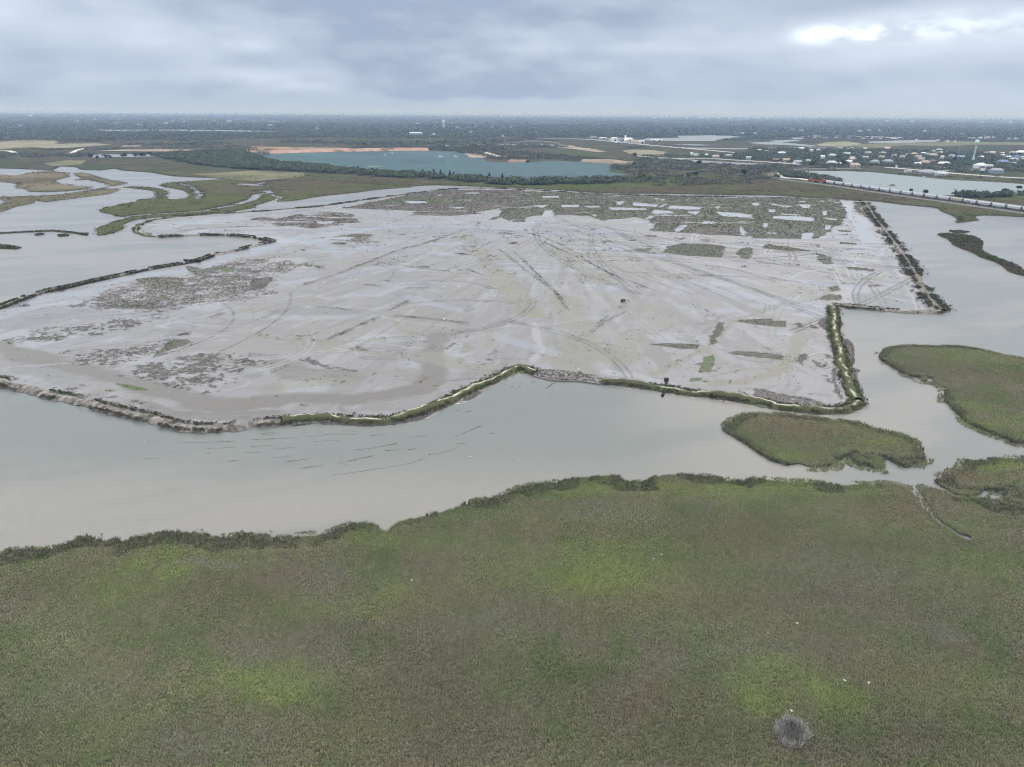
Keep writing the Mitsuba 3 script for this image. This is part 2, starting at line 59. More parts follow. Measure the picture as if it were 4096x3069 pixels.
VEG = [([(-193.9,307.1),(-192.5,325.3),(-191.1,337.8),(-188.8,359.7),(-182.5,368.7),(-169.9,369.1),(-165.4,398.4),(-158.3,416.8),(-139.9,429.1),(-110.3,332.4),(-119.1,322.6),(-127.7,315.4),(-140.4,306.3),(-148.2,299.8),(-164.7,301.5),(-174.1,299.2),(-188.8,303)],0.5,'b'),([(-190.2,362.5),(-183.1,370.2),(-166.8,366.2),(-158.4,352.1),(-161.6,336.1),(-172.6,340.9)],0.75,'m'),([(-186.2,311.7),(-174.5,321.1),(-158,321.5),(-155.3,303.8),(-171,303.4)],0.7,'d'),([(-157.5,391.8),(-154,395.3),(-147.7,388.8),(-147.5,382.9),(-153.1,383.7)],1,'g'),([(-164.6,328.5),(-161.7,331.1),(-156.4,326.8),(-158.5,322.7)],0.9,'g'),([(-153,336.3),(-149.5,336.4),(-148.9,333.4)],0.9,'g'),([(-181.7,401.4),(-161.5,388.3),(-157.8,375.6),(-163,369.3)],0.75,'m'),([(-150.6,417.5),(-129.5,418.2),(-113.4,411.2),(-102.3,397.4),(-102,390.6),(-115.6,393.5),(-122.5,361.9),(-122.7,334.9)],0.45,'b'),([(-133.7,367.5),(-122.1,370.8),(-118.1,348),(-123.5,337.4)],0.75,'d'),([(-188.1,257.5),(-186.9,273.3),(-175.6,278.9),(-167.3,286.5),(-161.2,294.4),(-147.7,298.8),(-141.6,291),(-147.1,276),(-154.8,265.5),(-161.7,267),(-166.4,258.8),(-170.4,254.1),(-180.6,252.3)],0.36,'d'),([(-175.5,277.1),(-167.3,284.6),(-161.2,294.4),(-148.5,294.7),(-152.4,286.9),(-163.4,281),(-160.7,270.4),(-171.1,271.9)],0.6,'d'),([(-188.1,257.5),(-186.1,261.6),(-184.5,258.4),(-185.3,255.3)],0.8,'d'),([(-162.2,267.9),(-156.1,268),(-155.7,264.7),(-159.5,264.6)],0.8,'m'),([(-159.2,241.2),(-156.9,246.9),(-145,248.6),(-133.8,257.9),(-126.8,262.9),(-117.9,258.3),(-115.8,247.7),(-120.8,239.2),(-129.6,231),(-129.9,223.5),(-140.5,228.3),(-150.7,234.5)],0.34,'d'),([(-126.8,256.5),(-125.6,262.1),(-119.5,259.8),(-117.7,252.1),(-121.7,246.2),(-122.3,237.8),(-123.7,237.1)],0.8,'m'),([(-129.9,223.5),(-119.6,236.5),(-109.7,243.6),(-92.4,243.9),(-82.8,242.7),(-79.5,232),(-87.4,229.3),(-88.1,219.5),(-83,215),(-85.2,206.3),(-90.4,203.1),(-99.2,208.2),(-110.1,211.2),(-122.9,217.7)],0.42,'d'),([(-110.3,232.7),(-101.2,232.9),(-93.1,227.9),(-93.3,226.1),(-101.8,229),(-107.9,228.9)],0.75,'d'),([(-126.9,265.3),(-127.4,268.6),(-123.8,271.3),(-121.8,265.4)],0.85,'d'),([(-134.6,211.9),(-131.3,211.4),(-130.8,209.2),(-132.6,209.7)],0.9,'g'),([(-129.6,209.8),(-128.4,210.3),(-127.5,208.7),(-128.5,208.5)],0.9,'g'),([(-125.5,207.7),(-121.4,207.2),(-120.6,205.7),(-123.3,205.8)],0.9,'g'),([(-129,216.5),(-125.5,214.3),(-126.5,214)],0.9,'g'),([(-123.5,212.6),(-120.1,212.1),(-111.3,207.4),(-111.2,206.3),(-115.8,207.3),(-120.9,209.9)],0.95,'g'),([(-136.3,210.7),(-129.8,208.7),(-116.9,205.7),(-115.2,203.7),(-118,200.6),(-126.9,203.5),(-134.7,205.4)],0.5,'b'),([(-169.7,222.8),(-162.2,220.5),(-154.5,217.1),(-144.2,210.6),(-144.3,209.5),(-153.9,213.7),(-160.3,217)],0.6,'d'),([(-140.2,206.4),(-135.5,205.4),(-126,200.4),(-115.5,195.7),(-107,193),(-98.8,186.8),(-106.1,191.2),(-116.8,194.7),(-128.9,200.4)],0.75,'m'),([(-113.4,198.7),(-106.4,197.8),(-105.7,195.4),(-112,197.2)],0.5,'d'),([(-97.6,184.2),(-88.5,182.6),(-78.1,181.9),(-73.9,184.5),(-71.4,182),(-77.6,180.7),(-87.9,181.3)],0.5,'d'),([(-80,185.3),(-76.2,186.2),(-74,182.8),(-78.4,182.8)],0.5,'d'),([(-70.9,183.7),(-65.6,186.4),(-64.8,183.8),(-69.8,182.5)],0.8,'m'),([(-100.5,269.3),(-90.8,268.7),(-76.7,265.7),(-72.8,263.3),(-73.2,259.3),(-81.2,260),(-91.6,263.7)],0.4,'d'),([(-90,266.2),(-80.4,265.6),(-76.7,264.1),(-80.7,263.2)],0.75,'d'),([(-68.3,261.8),(-56.3,294.1),(-54.9,292.2),(-65.9,263.5)],0.45,'d'),([(-61.9,254.2),(-56.1,254.3),(-49.5,250.7),(-31.9,245.2),(-32,241.7),(-39.6,243.7),(-53.7,249.1)],0.45,'d'),([(-25.6,247.5),(-21.7,260.4),(-14.2,276.5),(-13.6,274.7),(-19.6,257.4),(-24.2,246.8)],0.5,'m'),([(-24.9,249.7),(-21.7,259.7),(-19.8,258.9),(-23.1,249.8)],0.8,'m'),([(-20.8,237.2),(-16.7,240),(-14,237.3),(-17.2,234.6)],0.45,'d'),([(-48.2,295.3),(-36.6,293.6),(-18.1,285.4),(-18.6,284.5),(-36.2,289.7)],0.35,'d'),([(-92,244),(-82.9,242.8),(-73.1,238.8),(-69.9,239.6),(-60.6,231.2),(-50.7,227.6),(-51.1,225.1),(-62.2,229.2),(-71.2,234.9),(-81.6,238.7)],0.45,'d'),([(-72.3,237.5),(-69.9,239.6),(-61.3,232.4),(-62.4,229.9),(-69.3,234.2)],0.75,'d'),([(-48.9,224.5),(-45.1,225.8),(-36.5,223),(-27.8,217.3),(-28.2,213.9),(-33.9,218.3),(-44.6,222.8)],0.5,'d'),([(-40.2,222.9),(-37.4,223.2),(-34.9,220),(-36.9,220)],0.9,'m'),([(-32.9,223),(-25.3,223.2),(-27.8,217.3),(-31.9,218.3)],0.25,'d'),([(-25.9,210.6),(-23.5,212.8),(-17.1,210.8),(-18.9,204.4),(-21.1,208.5)],0.4,'m'),([(-23.9,212.6),(-22.5,212.8),(-22.3,210.9),(-23.5,210.9)],1,'g'),([(-9.9,241.5),(-6.4,240.2),(-6.8,237.5),(-8.9,238.1)],0.8,'d'),([(-11.3,234.1),(-8.8,235.4),(-9.2,233.5)],1,'g'),([(-15.1,242.8),(-12.5,242.8),(-12.9,240.7)],0.7,'d'),([(-63.7,196.6),(-60,196.2),(-59.6,195),(-62.8,194.9)],0.8,'d'),([(-64.4,188.3),(-48.7,187.6),(-38.2,187.1),(-38.1,186.5),(-52.2,188),(-62.3,187)],0.8,'m'),([(-35.3,188.7),(-30.3,192.5),(-25.2,194.4),(-19,205.4),(-17.4,204.4),(-21.8,196.4),(-26.6,191.6),(-33.1,187.4)],0.75,'m'),([(-17.3,207.5),(-8.2,218.8),(-0.3,231.1),(-0.3,228.5),(-6.2,218.8),(-15.2,205.5)],0.7,'d'),([(-71.4,186.4),(-64.3,187.8),(-63.6,185.6),(-69.7,184.2)],0.6,'m'),([(50.5,258.1),(59.9,259.1),(68.7,257.7),(67.5,252.4),(62.8,251.5),(58.8,253.7)],0.95,'m'),([(50.9,260.4),(60.4,261.4),(69.1,259.3),(68.1,256.9),(55.2,258.7)],0.5,'d'),([(82.7,288.7),(87.8,288.9),(75.5,257.1),(71.8,257)],0.7,'m'),([(83.5,286.9),(85.3,286.9),(74.7,257.8),(72.9,257.8)],0.95,'m'),([(90.4,290.8),(95.9,293.9),(109.3,295.2),(105.8,284.6),(95.9,287.2)],0.95,'m'),([(98.5,293.6),(113,291.3),(109.5,282.6),(96.1,286)],0.95,'m'),([(76,248.2),(80.6,251.2),(93.9,249.3),(91.1,240.8),(81,244.7)],0.8,'m'),([(85.3,250.2),(96.6,246.8),(94.5,239.6),(83.3,243.7)],0.8,'m'),([(66.1,243),(70.2,245.2),(65.2,227.3),(61.2,226)],1,'g'),([(61.2,234.8),(64.8,237.6),(61.4,228.5),(57.1,229.6)],0.6,'b'),([(68.2,237.6),(69.1,233.7),(67.3,227.4),(65.2,227.3)],0.6,'b'),([(57.9,222.3),(62.2,221.8),(61.3,219.5),(57.5,217.1)],1,'g'),([(65.5,210.1),(71.8,213.4),(80.5,209.3),(77.8,201),(70.8,203.9)],0.55,'b'),([(74.3,213.9),(80.6,209.6),(88.6,205.6),(91.8,199.6),(91.3,194.9),(83.6,197.1),(70.6,201.7)],0.7,'b'),([(50.8,218.7),(57.4,220),(63.5,218.9),(62.3,217.2),(55.4,218.2)],0.4,'d'),([(37.3,216.2),(46.6,213.5),(53.6,209.9),(63.5,206.9),(63.7,207.9),(56.2,213.2),(48.9,215.3)],0.7,'m'),([(115,288.9),(119.3,289),(116.5,281.5),(114,281.5)],0.9,'d'),([(120.3,286.2),(123.6,284.4),(121.8,279.9),(118.2,280.7)],0.9,'d'),([(101.2,247.6),(105,247),(103.4,242.7),(100,237.3),(98.4,239.9)],0.9,'d'),([(104.2,242.8),(109.7,240.1),(107.8,233.5),(102.3,232.1)],0.6,'b'),([(110.6,247.8),(112.5,247.1),(110.9,242.2),(108.6,242.8)],0.8,'b'),([(95.7,214.2),(99.2,214.3),(97.2,205.7),(96,212.1)],0.6,'b'),([(99,224.7),(104.8,227.2),(102.8,221.2),(99.5,222.9)],0.4,'b'),([(100.8,221.1),(104.1,222.4),(101.2,214.3),(99.3,216.5)],0.7,'b'),([(89.4,208.7),(91.5,208.8),(90.5,206.7)],0.8,'d'),([(120,270.4),(124.3,270.5),(114.8,244.4),(102.3,214.4),(98,199.8),(98.2,210),(115,250)],0.9,'b'),([(129.7,295.9),(132.8,296),(123.8,273.8),(123.4,279),(123.7,287.2)],0.9,'b'),([(139.5,319.3),(142.9,319.4),(137.5,306.2),(135.1,308.3)],0.8,'b'),([(133.8,305.1),(136.1,304.1),(134.3,301)],0.8,'b'),([(126,268.8),(129.6,267.3),(118.1,239),(114.8,236.3),(116.6,244.4)],0.95,'b'),([(114.3,234.9),(116.7,232.4),(109.2,213.4),(106.6,210.1),(111.3,226.1)],0.95,'b'),([(141.8,312.7),(143.5,311.7),(136.4,296.1),(135.8,288.4),(130.1,284.6),(128.2,273.9),(126.4,275.6)],0.9,'m'),([(106.3,210.1),(107.1,207),(103.3,198.9),(96.3,193.1),(96.4,194.9),(103.3,200.8)],0.95,'m'),([(122.1,263.9),(115.6,238.9),(104.9,208),(105.4,214.4),(111.2,233.6),(113.5,244.3)],0.9,'g'),([(70,199.8),(79.5,195.6),(90.4,192.5),(91.9,191.2),(88.5,191.3),(79,194.2),(69.4,197.8)],0.95,'m'),([(28.8,217.1),(46.3,211.9),(56.1,204.7),(55.3,204.1),(48.5,207.6),(33.1,213.5)],0.9,'m'),([(60.3,204.7),(76.5,197.1),(75.8,195.2),(64.6,201.5)],0.95,'m'),([(-62.7,183.5),(-52.9,185.4),(-44.4,183.8),(-32.5,184),(-24.6,189.4),(-17,199.4),(-16.8,196.9),(-24.4,187.1),(-33.8,181.6),(-47.4,182),(-51.5,182.4),(-61.5,182)],0.98,'d'),([(-15.1,203.4),(-11,209.8),(-8.3,209.8),(-8.2,208.2),(-14.8,199.4)],0.95,'d'),([(-1.9,222.4),(1.3,228.6),(4.3,229.9),(1.7,223.7)],0.95,'g'),([(0.1,228.6),(2.6,231.1),(7.9,226.8),(8.6,223.8),(4.2,224.9)],0.9,'g'),([(146.9,317.3),(154.3,315.2),(159.5,311),(158.4,308.9),(145.6,312.8)],0.9,'m'),([(161.4,309.4),(166.4,308.6),(165.8,307.4)],0.9,'g'),([(149.4,321.8),(157.3,322),(159.2,317.6),(151.3,318.5)],0.9,'b'),([(-14.6,824.6),(59.3,809.1),(102.5,780),(267.1,765.9),(181.8,511.3),(159.7,513.2),(123.6,525.7),(94.3,536.2),(111.7,582.1),(98.9,606.9),(68,583.6),(60.9,612.8),(20,614.7),(-4.4,583.9),(-10.6,605.5)],0.88,'m'),([(243.2,771.1),(327.3,747.4),(294.3,653.5),(262,582.9),(245.7,562.2),(216.9,513.7),(208.8,501.7),(162.1,503.5)],0.9,'m'),([(332.5,742.2),(346.6,735.5),(297.5,613.4),(290.6,620.7),(307.5,676.2)],0.9,'m'),([(243,555.7),(259.1,576),(249.7,549.8),(236.7,503.8),(224.7,503.3)],0.6,'m'),([(35.5,656.9),(64.4,649.6),(56.1,616.4),(38,623.4)],0.9,'b'),([(118.5,619.4),(142.9,612.8),(134.8,576.3),(106.2,578.4)],0.95,'b'),([(128.9,549.9),(166.3,551.5),(158.8,515.9),(131.1,520.4)],0.95,'b'),([(62.1,453.3),(69.7,458),(87.7,472.4),(95,472.7),(85.4,441.4),(75.5,445.3)],0.6,'m'),([(92.3,450.1),(99.8,472.8),(112.4,482.9),(130,481.1),(137.9,474.3),(125.2,430.7),(114.4,434.3),(102.6,437.9)],0.9,'m'),([(111.4,478),(135.6,471.8),(127,442.9),(109.4,455)],1,'m'),([(137.9,451.7),(149.2,474.7),(153.6,465.6),(139.6,427.3),(134.1,431)],0.8,'m'),([(158.3,470.3),(167.1,482.5),(172.2,482.7),(164.3,459.2)],0.9,'m'),([(121.4,493.2),(130.9,501.3),(140.7,494),(134.7,483.8)],0.6,'d'),([(57.2,485.7),(66.9,491.1),(60.5,478.5)],0.7,'d'),([(92.7,516),(102.3,516.4),(99.9,508.1),(92.2,507.8)],0.85,'d'),([(71.1,594.5),(81.6,598.7),(75.8,584)],0.7,'b'),([(74.8,494),(83.8,497.9),(81.6,489.2)],0.7,'d'),([(112.4,498),(119.6,511.6),(120.7,508.9),(115.2,495.5)],0.8,'d'),([(126.8,415.5),(134.3,412.1),(128.6,397.9),(126.3,406.5)],0.5,'d'),([(141.5,421.6),(151.2,420),(149.2,414)],0.6,'d'),([(-4.2,478.5),(-0.7,483.5),(2.9,479.7),(-0.7,474.8)],0.95,'d'),([(54.3,453.9),(56.3,456.7),(58,454.1),(55.7,451.4)],0.9,'d'),([(16.2,510.2),(17.8,513),(19.4,510.3),(17.6,507)],0.9,'d'),([(-8,561.9),(-5.6,564.6),(-3.3,561.4)],0.9,'d'),([(159.5,471.3),(167.4,481.1),(176.4,471.9),(186.5,458.7),(184,454.3),(171.3,457.3),(159.4,463.5)],0.95,'m'),([(186.4,407.5),(192.1,407.7),(200,399.3),(196.1,392.5),(185.5,400.6)],0.98,'m'),([(141.1,330.5),(149.8,339.4),(155.8,338.3),(150.7,326.1),(143.7,327)],0.85,'m'),([(185.4,445.8),(191.5,446.1),(189.5,433.8),(183.8,414.6),(176.6,412.6),(177.5,425.6)],0.75,'m'),([(219.2,490.4),(229,488.3),(226.2,481.8),(216.1,482.9)],0.95,'m'),([(166.3,365.5),(169.5,366.1),(166.5,359.2)],0.9,'d'),([(169.9,364.1),(173,364.2),(171.2,360.8)],0.9,'d'),([(173.5,362.8),(176.3,362.9),(172.8,356.6)],0.9,'m'),([(177.2,361.5),(181.2,361.6),(185.2,358.9),(174.5,355)],0.9,'m'),([(155.6,356.7),(161.2,358.2),(158.4,348.7),(151.6,345.3)],0.85,'m'),([(173.8,400.2),(177.2,400.3),(164.6,371.3),(161.3,374.2)],0.6,'d'),([(196.4,484.6),(203.7,482.4),(195.5,465.8),(192.4,467.9)],0.7,'d'),([(204.5,482.5),(206.8,480.1),(199.5,465.9)],0.8,'d'),([(192.6,350.9),(195,351),(192,347.5)],0.9,'d'),([(158.8,415.6),(163.8,415.8),(160.4,408.5)],0.8,'d'),([(149.4,461.8),(153.2,466.5),(151.2,457.5)],0.9,'d'),([(141.8,422.5),(150.1,417.2),(148.4,414.2)],0.6,'d'),([(137.3,328.1),(140.2,328.1),(137.8,323.4),(135.5,323.3)],0.6,'d'),([(234.2,486),(236.2,486.1),(232.1,478.7)],0.9,'d'),([(238.1,484.7),(240.1,483.8),(236.5,477.9)],0.9,'d'),([(231.1,489.3),(232.4,488.4),(227.1,478.5)],0.9,'d'),([(241.8,483.9),(243.9,481.5),(240.8,476.7)],0.9,'d'),([(225.1,459.2),(225.9,458.4),(223.5,454.8)],0.9,'d'),([(228.3,459.4),(229.5,458.5),(226.6,454.1)],0.9,'d'),([(186.7,357.6),(188,357.6),(184.9,352.6)],0.9,'d'),([(190.6,355.5),(191.8,355.5),(189.3,351.7)],0.9,'d'),([(245.9,484),(251.7,484.2),(246.2,474.5),(242.4,476.7)],0.9,'m'),([(261.8,510.1),(260,494.4),(254.2,484.3),(254.1,494.2)],0.95,'m'),([(240.6,469.7),(247.1,469.9),(240.1,443.6),(237.1,443.5),(237.8,460.6)],0.95,'m'),([(210.2,397.9),(215.9,399.8),(220.1,388.4),(216.9,383.5),(208.8,381.7),(207.4,389.6)],0.95,'m'),([(227.2,431.1),(231.4,423.6),(222.3,401.7),(219.6,408.6)],0.9,'m'),([(204.7,372.4),(208.2,361),(209.3,359.6),(202.9,358),(200.8,363.6)],0.95,'m'),([(199.9,349.8),(202.1,347.2),(199.5,344.6)],0.9,'m'),([(197.2,338.2),(198.2,334.5),(195.7,332)],0.9,'m'),([(270.5,556.9),(275.9,544.8),(261.8,521),(262.8,538.2)],0.9,'m'),([(292.2,591.2),(291.2,580.8),(285,573.7)],0.9,'m'),([(288.8,616.8),(300.2,606),(294.3,602.1)],0.85,'b'),([(191.5,320.2),(189.4,311.4),(187.2,310.2)],0.9,'m'),([(-189.1,589.7),(-178,620.9),(-159.4,630),(-129.7,623.3),(-127.1,600),(-115.6,571.9),(-129.7,545),(-146.2,538.1),(-176.8,549.3),(-196.2,575.1)],0.7,'b'),([(-154.8,656),(-140.4,694.5),(-124.4,737.5),(-106.3,786),(-71,830.7),(13.1,836.1),(11,692.8),(-28.3,636.5),(-24.8,628.4),(-42.5,611.7),(-83.7,613.6),(-88.5,641.9),(-120.8,648.9)],0.9,'b'),([(-138.5,684.8),(-103.1,761.8),(-39.6,753.8),(11.7,745.4),(-13.6,701.4),(-93.3,687.2)],0.95,'m'),([(-86.9,787.2),(-56.2,815.1),(12.9,826.3),(11.9,756.8),(-52.4,758.9)],0.8,'g'),([(-132.2,493.6),(-126,509.9),(-105.7,516.3),(-96.1,511.1),(-86.5,480.2),(-98.2,465.5),(-116.5,469.5),(-120.7,483.9)],0.5,'b'),([(-120.5,504.7),(-112.3,506.1),(-112.1,497),(-117.1,496.8)],0.9,'g'),([(-105.3,505.3),(-97.3,508.3),(-97.9,497.6)],0.9,'g'),([(-119,476.6),(-106.7,479.5),(-107.3,467.5),(-115.5,468.6)],0.7,'m'),([(-135.2,459.5),(-124,464.5),(-127.5,450.9)],0.3,'b'),([(-131.9,451.6),(-126.9,451.8),(-126.9,445.7)],0.95,'g'),([(-2.5,577),(10.1,630.1),(9.3,574.1)],0.85,'b'),([(-21.1,584.5),(10.8,683.1),(10.4,651.2),(-15.4,590.5)],0.85,'m'),([(-108.3,568.8),(-88.5,576.5),(-96.4,565.9)],0.8,'b'),([(-141.9,514.8),(-119.9,542.3),(-87.5,569.7),(-82.1,565.2),(-110.9,542.7)],0.45,'d'),([(-56,601.9),(-48.1,603.8),(-51.7,599.1)],0.9,'d'),([(-28.9,572.3),(-27.1,576.5),(-24.5,572.5),(-26.8,568.4)],0.95,'d'),([(-33.5,578.3),(-32.2,581.2),(-30.1,577.1)],0.9,'d'),([(-37.2,442.1),(-31.2,443.6),(-23.2,433.6),(-29.2,434.6)],0.9,'d'),([(-54.5,401.3),(-45.2,400.9),(-45,396.1),(-50.5,396.3)],0.9,'d'),([(-33.2,392.8),(-28.6,393.6),(-28.9,389.6)],0.7,'d'),([(-19.2,482.8),(-15.1,483),(-15.8,478.1)],0.7,'d'),([(-10.8,533),(-1.4,532.2),(2.2,526.5),(-8.5,528.4)],0.7,'d'),([(-211,596),(-195.1,593.1),(-198.1,575),(-203.8,574.7)],0.4,'b'),([(-233.9,524.8),(-217,531.4),(-180.7,530),(-169.1,524.5),(-183.7,512.5),(-215.2,526.7)],0.55,'m'),([(-267.5,532.3),(-258.5,520.8),(-245.3,507.2),(-247.8,501.7),(-259.3,515)],0.8,'m'),([(-250.2,520),(-244.7,521.4),(-243.6,516.8)],0.8,'b'),([(-212.3,587.8),(-202,595.7),(-189.9,592.5),(-182.4,568.1),(-194.8,567.5)],0.8,'b'),([(-224.8,535.3),(-201.5,538.1),(-200,533.9)],0.7,'b'),([(-214.4,306.6),(-214.3,313.2),(-208.9,308.9),(-211.1,305.6)],0.8,'d'),([(-217.2,334.5),(-212.9,341.1),(-210.5,336),(-214.3,331.6)],0.7,'d'),([(-205.9,371),(-196.6,382.3),(-195,377.6),(-201.7,366.6)],0.7,'m'),([(-198.3,387.2),(-190.1,394.2),(-188.5,389.2),(-196.1,384)],0.6,'m'),([(-201,338.8),(-197.1,348.2),(-193.5,365.4),(-192.7,362.4),(-195.7,345.5)],0.5,'d')]
PANES = [[(99.5,723.1),(108.1,728.9),(100.2,697.6),(95.5,697.3)],[(45,694.6),(61.8,695.5),(60.3,678.2),(44.3,675.5)],[(18.8,688.4),(34,694),(25,669.9)],[(147.3,695.2),(166.1,686.6),(174.1,677.6),(165.1,663.5),(139,671.2)],[(125,661.5),(138.8,653.4),(137.5,636.4),(117.5,631.3)],[(151,649.7),(164.1,654.7),(154.5,627.5),(152.5,637.1)],[(185.7,687.6),(191.7,692.7),(182.7,667.1)],[(175.2,650.9),(192.5,643.3),(202.8,631.4),(194.3,613.7),(175.7,620.6)],[(125.8,565.8),(135.2,569.5),(119.7,532.5),(118,537.2)],[(113.2,619.2),(118.1,623.3),(112.6,603.8),(106.2,596.1)],[(172.9,564.6),(169.7,539.4),(162.3,516),(160.4,521.5)],[(229.9,719.8),(236,720.1),(228.9,697.6),(224.2,697.4)],[(197.1,582.5),(200.9,579.2),(191.9,558.9),(189.5,558.8)],[(151.9,591),(162,584.4),(153.4,573.7),(147.5,576.8)],[(86.2,677.7),(119.9,670.2),(118,659.3),(87.1,657.8)],[(113.8,718.6),(136.5,699.6),(130,682.8),(112,691.4)],[(28.5,769.6),(47.7,770.7),(45.5,755.3),(29.2,754.4)],[(138.9,752.7),(146.9,755.5),(141.9,741.7)],[(146.3,741.9),(153.6,751.3),(148.1,735.4)],[(229.6,671.3),(233.9,667),(228,649.3),(222.8,649)],[(135.2,680.2),(145.7,705),(142.8,707.9),(133.2,682)],[(65.5,686),(79.3,686.8),(78.1,675.4),(67.6,672.1)],[(66.2,624.8),(70.3,629),(67.7,609.3)],[(26.4,647.7),(34.4,656.8),(34.4,615.4),(24,611)],[(228.1,715.4),(236.3,721),(228.7,698.4),(224.5,698.2)],[(246,721.5),(252.3,701.7),(260,697.2),(251.2,685.3),(243.9,704.2)],[(271.4,712.7),(281.5,708.2),(269.8,678.8),(264.1,683.1)],[(229,667.6),(234.6,667.9),(227.5,648.4),(222.6,648.2)],[(218.7,625.1),(239.5,622.2),(248,614.9),(238.6,590.2),(226.7,601.2),(211.9,607.9)],[(195.9,579.9),(201.3,580.2),(191.8,558.6),(189,558.5)],[(273.9,659.3),(277.8,659.5),(264.7,629.7),(261.5,629.6)],[(239.7,568.4),(244.5,568.7),(233.5,546),(230.7,545.9)],[(208.4,530.1),(216.7,533.4),(205.3,502.6),(198.2,504.9)],[(184.2,535),(191.3,532.3),(187.9,524.7),(182.8,527.9)],[(257.9,619.2),(264.7,608.1),(263,599.2),(255.8,606.2)],[(199.8,628.2),(200.7,624.3),(194.9,608.6),(193.9,608.5)],[(277.9,737),(290.3,737.7),(282.6,726.7)],[(309,735.5),(319.1,730.8),(314.3,722.2)],[(303.3,742.8),(307.4,740.8),(301.8,729.8)],[(229.6,641.8),(243.9,634.3),(241.5,627.8),(228.3,632)],[(318.7,688.8),(320.4,688.9),(312.9,671.9),(310.9,671.8)],[(321.7,734.1),(326.9,729.1),(309.5,680.9),(293.9,645),(294.1,628.7),(290.2,613.1),(283.9,583.9),(263.8,550.4),(252.1,515.1),(254.4,501.9),(247.1,489.9),(232,489.4),(260,562.8),(276.7,612.4),(306.6,690.1)],[(-151.5,573.7),(-138,577.8),(-138.9,560.7),(-147.2,560.3)],[(-105.5,716.9),(-85.4,718),(-79,702.8),(-94.6,697)],[(-58,674.8),(-40.9,671),(-51.2,659.6)],[(-127,496.4),(-121,499.3),(-105.9,499.9),(-110.2,488.3),(-121.1,488.9)],[(-81.7,775.1),(-71.5,775.7),(-73.2,765.9)],[(-54.9,795.5),(-35.5,803.2),(-37.4,787.7)]]
